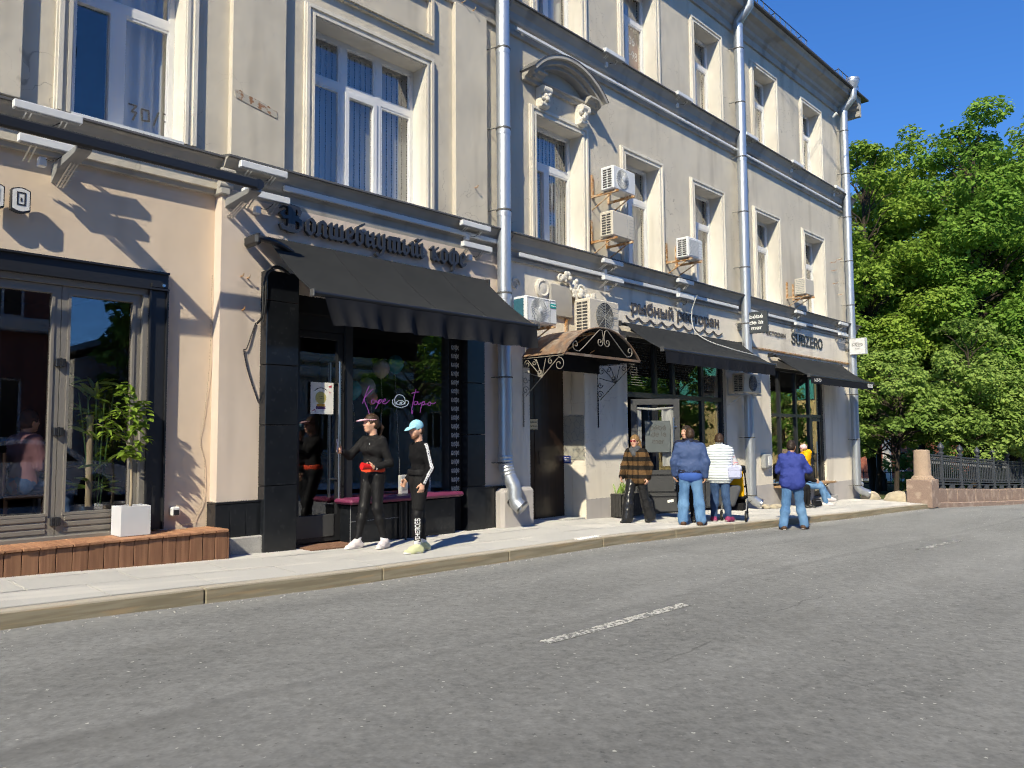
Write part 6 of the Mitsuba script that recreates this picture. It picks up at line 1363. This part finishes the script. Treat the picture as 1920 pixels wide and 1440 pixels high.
P.top('running_top', 'cloth_vertex', .011, .95, wr=.007, color=lambda V: stripe(V, P)); P.pants('tights', 'black_tights', .008, .90, wr=.002, o2=.007)
P.put('shorts', sdf([('c', (0, -.068, .92), (0, .068, .92), .122, .122, 0, ((1, 0, 0), 1.15)), ('c', (0, -.05, 1.0), (0, .05, 1.0), .110, .110, .04, ((1, 0, 0), 1.15))] + [('c', P.p['p' + s], P.p['p' + s] * .25 + P.p['k' + s] * .75, .096, .084, .018) for s in 'LR'], .0085, [], wrinkle=.006, wf=12), 'black_shorts')
P.put('waist_pouch', sdf([('c', (.02, -.06, 1.03), (.02, .06, 1.03), .128, .128, 0, ((1, 0, 0), 1.2))], .009, [('e', (0, 0, 1.20), np.eye(3), (.4, .4, .14), 0), ('e', (0, 0, .87), np.eye(3), (.4, .4, .14), 0)]), 'black_jersey')
P.socks('sock_white', .13); P.shoes('shoe_lime', 'sole_white', L=.175)
tm = txt('WIHEROES', .05, .0015, True); V = np.array(tm.vertices); a, b = tm.bounds; kL, nL = P.p['kL'], P.p['nL']; ba = nL - kL; Lg = np.linalg.norm(ba); dn = ba / Lg
nn = U(np.cross(dn, (1, 0, 0))); nn = nn if nn[1] > 0 else -nn; n1 = U(nn + .35 * np.array([1, 0, 0])); n1 = U(n1 - dn * (n1 @ dn)); n2 = np.cross(dn, n1)
t = .90 - (V[:, 0] - a[0]) / (b[0] - a[0]) * .80; Rr_ = np.where(t < .35, .068, .068 - .021 * (t - .35) / .65) + .0035 + V[:, 2]; ph = (V[:, 1] - .025) / .052
P.put('leg_lettering', (kL + t[:, None] * ba + Rr_[:, None] * (np.cos(ph)[:, None] * n1 + np.sin(ph)[:, None] * n2), np.array(tm.faces)), 'text_white', smooth=False)
# woman in the plaid coat
x, y = 11.25, -.86
def plaid(V):
    u = V[:, 2]; l = np.arctan2(V[:, 1], V[:, 0]) * .19 + V[:, 1] * .2
    a = ((u / .172) % 1) < .46; b = ((l / .17 + .2) % 1) < .30
    c = np.where((a & b)[:, None], [.010, .009, .008], np.where(a[:, None], [.022, .018, .014], np.where(b[:, None], [.065, .038, .018], [.135, .078, .036])))
    return c * (0.75 + .5 * meshkit.noise(V * 60))[:, None]
P = Person('woman with sunglasses in a brown and black plaid coat walking past the open door', (x, y, gz(x, y)), PI + .05, 1.50,
           dict(yaw=.15, kL=(-.12, .10, .50), nL=(-.30, .11, .10), kR=(.16, -.09, .50), nR=(.22, -.09, .09), eL=(-.06, .26, 1.10), wL=(.02, .27, .88), eR=(.05, -.24, 1.10), wR=(.18, -.22, .90), tL=-.01), h=.0105, build=1.12)
P.body()
P.hair('hair_blonde', .018, .05, long=[('c', P.hp(-.06, .06, -.02), P.hp(-.07, .085, -.15), .045, .035, .03), ('c', P.hp(-.06, -.06, -.02), P.hp(-.06, -.08, -.14), .045, .035, .03), ('c', P.hp(-.09, 0, 0), P.hp(-.12, 0, -.14), .05, .04, .03)], wr=.009)
P.top('plaid_coat', 'cloth_vertex', .040, .97, extra=[('c', (0, -.10, .86), (0, .10, .86), .145, .145, .06, ((1, 0, 0), 1.15))], wr=.012, color=plaid, sl_off=.030)
P.put('scarf', sdf([('c', P.p['neck'] + (.03, -.04, .0), P.p['neck'] + (.03, .04, .0), .085, .085, 0), ('c', P.p['neck'] + (.10, -.02, -.03), P.p['neck'] + (.12, .03, -.10), .045, .04, .03)], .010, [], wrinkle=.012, wf=24), 'scarf_grey')
P.pants('wide_trousers', 'leather_black', .022, .97, flare=.050, wr=.012, o2=.03); P.shoes('shoe_black', None, .012)
P.put('sunglasses', sdf([('e', P.hp(.100, .031, .010), P.R, (.010, .027, .020), 0), ('e', P.hp(.100, -.031, .010), P.R, (.010, .027, .020), 0), ('c', P.hp(.105, -.02, .015), P.hp(.105, .02, .015), .004, .004, 0)], .005), 'lens_red')
for q in (-1, 1): P.put('temple', rod(P.hp(.10, q * .058, .016), P.hp(.0, q * .083, .014), .004, 5), 'cable_black')
# man in the blue blouson, seen from behind
x, y = 11.80, -1.60
P = Person('man in a blue blouson and light jeans seen from behind', (x, y, gz(x, y)), .50, 1.66,
           dict(yaw=.18, kL=(.05, .125, .50), nL=(-.02, .15, .085), kR=(.04, -.12, .50), nR=(.0, -.16, .085), fL=.2, fR=-.4, eL=(-.04, .275, 1.12), wL=(.05, .27, .87), eR=(-.04, -.265, 1.10), wR=(.0, -.25, .86), sL=(0, .19, 1.36), sR=(0, -.19, 1.36)), h=.0105, build=1.16, skin='skin_tan')
P.body(); P.hair('hair_brown', .006, .05)
P.top('blouson', 'jacket_blue', .034, .95, extra=[('c', (-.01, -.085, 1.03), (-.01, .085, 1.03), .140, .140, .06, ((1, 0, 0), 1.15))], wr=.023, sl_off=.026, wf=11)
P.put('hem_band', sdf([('c', (-.01, -.085, .93), (-.01, .085, .93), .138, .138, 0, ((1, 0, 0), 1.15))], .011, [('e', (0, 0, 1.12), np.eye(3), (.5, .5, .15), 0), ('e', (0, 0, .76), np.eye(3), (.5, .5, .15), 0)]), 'jacket_navy')
P.put('collar', sdf([('c', P.p['neck'] - (0, 0, .03), P.p['neck'] + (.0, 0, .045), .085, .070, 0)], .009, [('c', P.p['neck'] + (.02, 0, .02), P.p['neck'] + (.03, 0, .12), .058, .066, 0)]), 'jacket_navy')
P.put('shirt_tail', sdf([('c', (-.02, -.08, .88), (-.02, .08, .88), .132, .132, 0, ((1, 0, 0), 1.15))], .011, [('e', (0, 0, 1.08), np.eye(3), (.5, .5, .15), 0)]), 'shirt_blue')
P.pants('jeans', 'jeans_light', .016, 1.0, flare=.035, wr=.012, o2=.022, wf=10); P.shoes('shoe_brown', None, .012)
# man whose face shows behind him
x, y = 12.34, -1.22
P = Person('dark haired man mostly hidden behind the man in the blue blouson', (x, y, gz(x, y)), PI + .35, 1.72, dict(yaw=-.5, pitch=-.05), h=.0115)
P.body(); P.hair('hair_dark', .012, .05); P.top('dark_jacket', 'jacket_navy', .03, .95, wr=.012); P.pants('dark_trousers', 'black_shorts', .016, 1.0, flare=.02); P.shoes('shoe_black', None, .012)
# woman in the quilted vest, seen from behind
x, y = 13.0, -1.50
def floral(V):
    c = np.tile([.60, .63, .66], (len(V), 1)); nz_ = meshkit.noise(V * 42, 3); c[nz_ > .60] = [.62, .30, .32]; c[nz_ < .25] = [.42, .42, .50]
    return c
P = Person('short haired woman in a white quilted vest seen from behind beside the pushchair', (x, y, gz(x, y)), .50, 1.60,
           dict(yaw=.05, kL=(.03, .11, .49), nL=(-.02, .13, .085), kR=(.05, -.10, .49), nR=(.03, -.15, .085), fL=.2, fR=-.55, eL=(.05, .25, 1.11), wL=(.16, .22, .92), eR=(.03, -.28, 1.12), wR=(.24, -.24, 1.05), sR=(0, -.175, 1.36), sL=(0, .175, 1.36)), h=.0105, build=1.12)
P.body(); P.hair('hair_brown', .014, .05, wr=.008)
P.put('blouse', sdf(P.torso(.012) + P.arm('L', .016, .9) + P.arm('R', .022, .9), .0105, wrinkle=.008, seed=4), 'cloth_vertex', color=None) if False else None
VF = sdf(P.torso(.012) + P.arm('L', .016, .9) + P.arm('R', .024, .9), .0105, wrinkle=.008); P.put('blouse', VF, 'cloth_vertex', color=floral(VF[0]))
P.top('quilted_vest', 'vest_white', .045, 0, extra=[('c', (0, -.09, .90), (0, .09, .90), .148, .148, .06, ((1, 0, 0), 1.15)), ('c', P.p['sL'], P.p['sL'] - (0, .0, .05), .07, .07, .03), ('c', P.p['sR'], P.p['sR'] - (0, .0, .05), .07, .07, .03), ('c', P.p['neck'] - (0, 0, .02), P.p['neck'] + (0, 0, .03), .085, .075, .02)], wr=.005, quilt=.030, pitch=.052)
P.pants('jeans', 'jeans_dark', .012, .96, flare=.012, wr=.010, o2=.014); P.shoes('shoe_magenta', 'sole_white', .012)
kk = thing('shoulder_bag', 'small lilac shoulder bag at the hip of the woman in the white vest', 'bag')
o = P.o + P.A @ np.array([-.10, -.27, .97])
m = bx(-.13, .13, -.05, .05, -.13, .11, .035); add('body', xf(m, .5 - PI / 2 + .1, o), 'bag_lilac', smooth=40, parent=kk)
add('flap', xf(bx(-.132, .132, -.056, .02, .0, .118, .03), .5 - PI / 2 + .1, o), 'bag_lilac', smooth=40, parent=kk)
add('strap', tube(curve([o + [-.08, .0, .10], P.o + P.A @ np.array([-.12, -.22, 1.25]), P.o + P.A @ np.array([-.03, -.11, 1.46]), P.o + P.A @ np.array([.1, -.17, 1.3]), o + [.10, .04, .10]], 30), .008, 5), 'bag_lilac', parent=kk)
# pushchair
kk = thing('pushchair', 'black folding pushchair with a yellow seat back beside the restaurant', 'pushchair')
x, y = 13.52, -1.52; z = gz(x, y); hd = .35
def pl(q): c, s = math.cos(hd), math.sin(hd); return [(x + a * c - b * s, y + a * s + b * c, z + u) for a, b, u in q]
for f, r, lat in ((.36, .085, .17), (.36, .085, -.17), (-.26, .105, .22), (-.26, .105, -.22)):
    wk = thing('wheel', parent=kk); c = np.array(pl([(f, lat, r)])[0]); ax_ = np.array(pl([(0, 1, 0)])[0]) - pl([(0, 0, 0)])[0]
    ang = np.linspace(0, 2 * PI, 25); e1 = np.array(pl([(1, 0, 0)])[0]) - pl([(0, 0, 0)])[0]
    add('tyre', tube([c + (r - .016) * (math.cos(a) * e1 + math.sin(a) * np.array([0, 0, 1])) for a in ang], .016, 8, False), 'tyre', smooth=True, parent=wk)
    add('hub', cat([tube([c - ax_ * .018, c + ax_ * .018], r * .3, 12)] + [rod(c, c + (r - .02) * (math.cos(a) * e1 + math.sin(a) * np.array([0, 0, 1])), .007, 5) for a in np.linspace(0, 2 * PI, 6)[:-1]]), 'grey_plastic', parent=wk)
for s in (-1, 1):
    add('frame', tube(pl([(.36, s * .17, .10), (.30, s * .19, .30), (-.05, s * .22, .55), (-.32, s * .22, .92), (-.42, s * .22, 1.0)]), .014, 8), 'black_metal', smooth=True, parent=kk)
    add('frame', tube(pl([(-.26, s * .22, .11), (-.1, s * .22, .35), (.18, s * .2, .42)]), .013, 8), 'grey_metal', smooth=True, parent=kk)
add('handle', tube(curve(pl([(-.42, .22, 1.0), (-.48, .14, 1.03), (-.48, -.14, 1.03), (-.42, -.22, 1.0)]), 16), .018, 8), 'black_metal', smooth=True, parent=kk)
def hull(pts, r):
    ms = [m3.Manifold.sphere(r, 12).translate(p) for p in pts]; return m3.Manifold.batch_hull(ms)
add('seat', hull(pl([(.2, .16, .42), (.2, -.16, .42), (-.12, .16, .44), (-.12, -.16, .44)]), .04), 'black_jersey', smooth=50, parent=kk)
add('seat_back', hull(pl([(-.12, .15, .46), (-.12, -.15, .46), (-.24, .15, .9), (-.24, -.15, .9)]), .035), 'hood_yellow', smooth=50, parent=kk)
add('canopy', hull(pl([(-.2, .17, .92), (-.2, -.17, .92), (.02, .17, 1.0), (.02, -.17, 1.0), (.1, .17, .9), (.1, -.17, .9)]), .03), 'black_jersey', smooth=50, parent=kk)
add('basket', hull(pl([(.2, .15, .2), (.2, -.15, .2), (-.22, .16, .22), (-.22, -.16, .22), (.2, .15, .3), (.2, -.15, .3), (-.22, .16, .32), (-.22, -.16, .32)]), .02), 'black_jersey', smooth=50, parent=kk)
add('leg_rest', hull(pl([(.22, .14, .40), (.22, -.14, .40), (.36, .13, .2), (.36, -.13, .2)]), .02), 'black_jersey', smooth=50, parent=kk)
add('bumper_bar', tube(curve(pl([(-.02, .2, .66), (.22, .17, .62), (.27, 0, .62), (.22, -.17, .62), (-.02, -.2, .66)]), 20), .016, 8), 'black_metal', smooth=True, parent=kk)
add('carry_sack', hull(pl([(-.36, -.1, .62), (-.36, .12, .62), (-.4, 0, .34)]), .06), 'scarf_grey', smooth=50, parent=kk)
# man in the royal blue jacket carrying a child
x, y = 14.15, -2.36
P = Person('man in a royal blue jacket and jeans carrying a child off the kerb', (x, y, gz(x, y, True)), .30, 1.66,
           dict(yaw=-.25, hip=(-.02, 0, .92), kL=(-.03, .12, .50), nL=(-.16, .17, .09), kR=(.16, -.10, .49), nR=(.20, -.17, .085), fL=.45, fR=-.3, eL=(.06, .26, 1.12), wL=(.24, .12, 1.10), eR=(.07, -.29, 1.13), wR=(.30, -.17, 1.16), hdL=(.5, -.8, 0), hdR=(.6, .7, .1), curl=.6), h=.0105, build=1.10, skin='skin_tan')
P.body(); P.hair('hair_dark', .010, .05, wr=.008)
P.top('jacket', 'jacket_royal', .032, .95, extra=[('c', (-.015, -.085, .90), (-.015, .085, .90), .138, .138, .07, ((1, 0, 0), 1.12)), ('c', (-.015, -.075, 1.05), (-.015, .075, 1.05), .128, .128, .07, ((1, 0, 0), 1.12)), ('c', P.p['neck'] - (0, 0, .02), P.p['neck'] + (0, 0, .04), .082, .072, .02)], wr=.022, sl_off=.026, wf=11)
P.pants('jeans', 'jeans_light', .016, 1.0, flare=.026, wr=.014, o2=.020, wf=9); P.shoes('shoe_brown', 'sole_white', .012)
P.put('belt', sdf([('c', (-.01, -.07, .95), (-.01, .07, .95), .133, .133, 0, ((1, 0, 0), 1.15))], .011, [('e', (0, 0, 1.12), np.eye(3), (.5, .5, .15), 0), ('e', (0, 0, .79), np.eye(3), (.5, .5, .14), 0)]), 'black_jersey')
for i in range(3):
    n = P.p['nL']; d = np.array([math.cos(.45), math.sin(.45), 0]); l = np.array([-d[1], d[0], 0]); a = n + d * (.02 + .026 * i)
    for q in (-1, 1): P.put('shoe_stripe', tube([a + l * q * .030 + (0, 0, -.015), a + l * q * .048 + d * .008 - (0, 0, .05)], .006, 5), 'text_white')
co = P.o + P.A @ np.array([.26, -.22, .62])
C = Person('small child in a yellow hooded jacket and pale pink hat carried by a man', tuple(co), .30 + PI * .62, .98,
           dict(yaw=-.7, head=(.05, 0, 1.55), hip=(0, 0, .92), kL=(.30, .14, .82), nL=(.34, .15, .46), kR=(.28, -.16, .80), nR=(.30, -.17, .44), eL=(.08, .22, 1.12), wL=(.26, .16, 1.18), eR=(.08, -.22, 1.12), wR=(.26, -.16, 1.2)), h=.016, build=1.25)
C.body(); C.hair('hair_blonde', .01, .05)
C.put('hat', sdf([('e', C.hp(-.005, 0, .05), C.R, (.120, .100, .095), 0), ('c', C.hp(-.04, 0, .13), C.hp(-.04, 0, .14), .03, .03, .02)], .012, [('e', C.hp(.06, 0, -.06), C.R, (.12, .12, .085), 0)]), 'hat_pink')
C.top('hooded_jacket', 'hood_yellow', .05, .95, extra=[('c', (-.10, -.06, 1.42), (-.10, .06, 1.42), .10, .10, .05), ('c', (-.10, 0, 1.42), (-.12, 0, 1.30), .11, .08, .05)], wr=.015, h=.014)
C.pants('leggings', 'pink_cloth', .02, .95, wr=.008); C.shoes('shoe_white', None, .014)
# two people on the bench of the corner restaurant
SIT = dict(hip=(0, 0, .56), chest=(.02, 0, .90), neck=(.0, 0, 1.07), head=(.04, 0, 1.235), sL=(0, .165, 1.015), sR=(0, -.165, 1.015), eL=(.05, .24, .76), wL=(.26, .16, .66), eR=(.05, -.24, .76), wR=(.26, -.16, .66), pL=(0, .09, .54), pR=(0, -.09, .54), kL=(.42, .12, .50), kR=(.42, -.12, .50), nL=(.42, .12, .085), nR=(.40, -.14, .085))
x, y = 18.78, -.22
P = Person('person in a dark jacket sitting on the window bench, mostly hidden', (x, y, gz(x, y) - .02), -PI / 2 + .1, 1.68, SIT, h=.0125)
P.body(); P.hair('hair_dark', .012, .05); P.top('dark_jacket', 'jacket_navy', .035, .95, wr=.012); P.pants('trousers', 'black_shorts', .016, 1.0, flare=.015, rise=-.02); P.shoes('shoe_black', None, .012)
x, y = 19.75, -.2
P = Person('person in jeans and white sneakers sitting at the right of the window bench', (x, y, gz(x, y) - .02), -PI / 2 + .5, 1.66, dict(SIT, kL=(.40, .10, .56), nL=(.62, .14, .20), kR=(.42, -.10, .50), nR=(.52, -.05, .085), fL=.3, fR=.2), h=.0125)
P.body(); P.hair('hair_blonde', .014, .05); P.top('dark_jacket', 'black_jersey', .03, .95, wr=.012); P.pants('jeans', 'jeans_light', .018, .97, flare=.015, rise=-.02); P.shoes('shoe_white', 'sole_white', .014)
kk = thing('tote_bag', 'cream tote bag leaning under the window bench', 'bag')
zz = gz(18.9, -.5); add('body', hull([(18.72, -.52, zz + .03), (19.15, -.62, zz + .03), (18.74, -.44, zz + .36), (19.12, -.54, zz + .36)], .025), 'bag_beige', smooth=50, parent=kk)
add('handle', tube(curve([(18.82, -.5, zz + .38), (18.84, -.5, zz + .52), (19.0, -.55, zz + .52), (19.04, -.56, zz + .38)], 14), .010, 6), 'cable_black', parent=kk)
kk = thing('black_bag', 'small black bag on the pavement in front of the tote bag', 'bag')
add('body', hull([(19.0, -.75, zz + .05), (19.3, -.8, zz + .05), (19.05, -.72, zz + .16), (19.28, -.78, zz + .16)], .035), 'black_jersey', smooth=50, parent=kk); add('zip', rod((19.02, -.80, zz + .16), (19.28, -.85, zz + .16), .006, 5), 'grey_metal', parent=kk)
# guest inside the left shop
x, y = 2.42, .95
P = Person('guest in a pink shirt sitting at the table inside the left shop', (x, y, .46), .35, 1.68, dict(SIT, wR=(.32, -.12, .72), wL=(.34, .12, .74)), h=.0125, skin='skin_tan')
P.body(); P.hair('hair_dark', .016, .05); P.top('pink_shirt', 'pink_shirt', .03, .9, wr=.01); P.pants('trousers', 'jeans_dark', .016, 1.0, rise=-.02); P.shoes('shoe_black', None, .012)
kk = thing('chair', 'dark chair under the guest inside the left shop', 'chair')
add('seat', bx(2.2, 2.6, .75, 1.15, .86, .9, .01), 'brown_dark', parent=kk); add('backrest', bx(2.18, 2.21, .75, 1.15, .9, 1.35, .01), 'brown_dark', parent=kk)
for a in (2.22, 2.57):
    for b in (.78, 1.12): add('leg', bx(a - .015, a + .015, b - .015, b + .015, .46, .86), 'brown_dark', parent=kk)
kk = thing('chair', 'stool', 'chair') if False else None
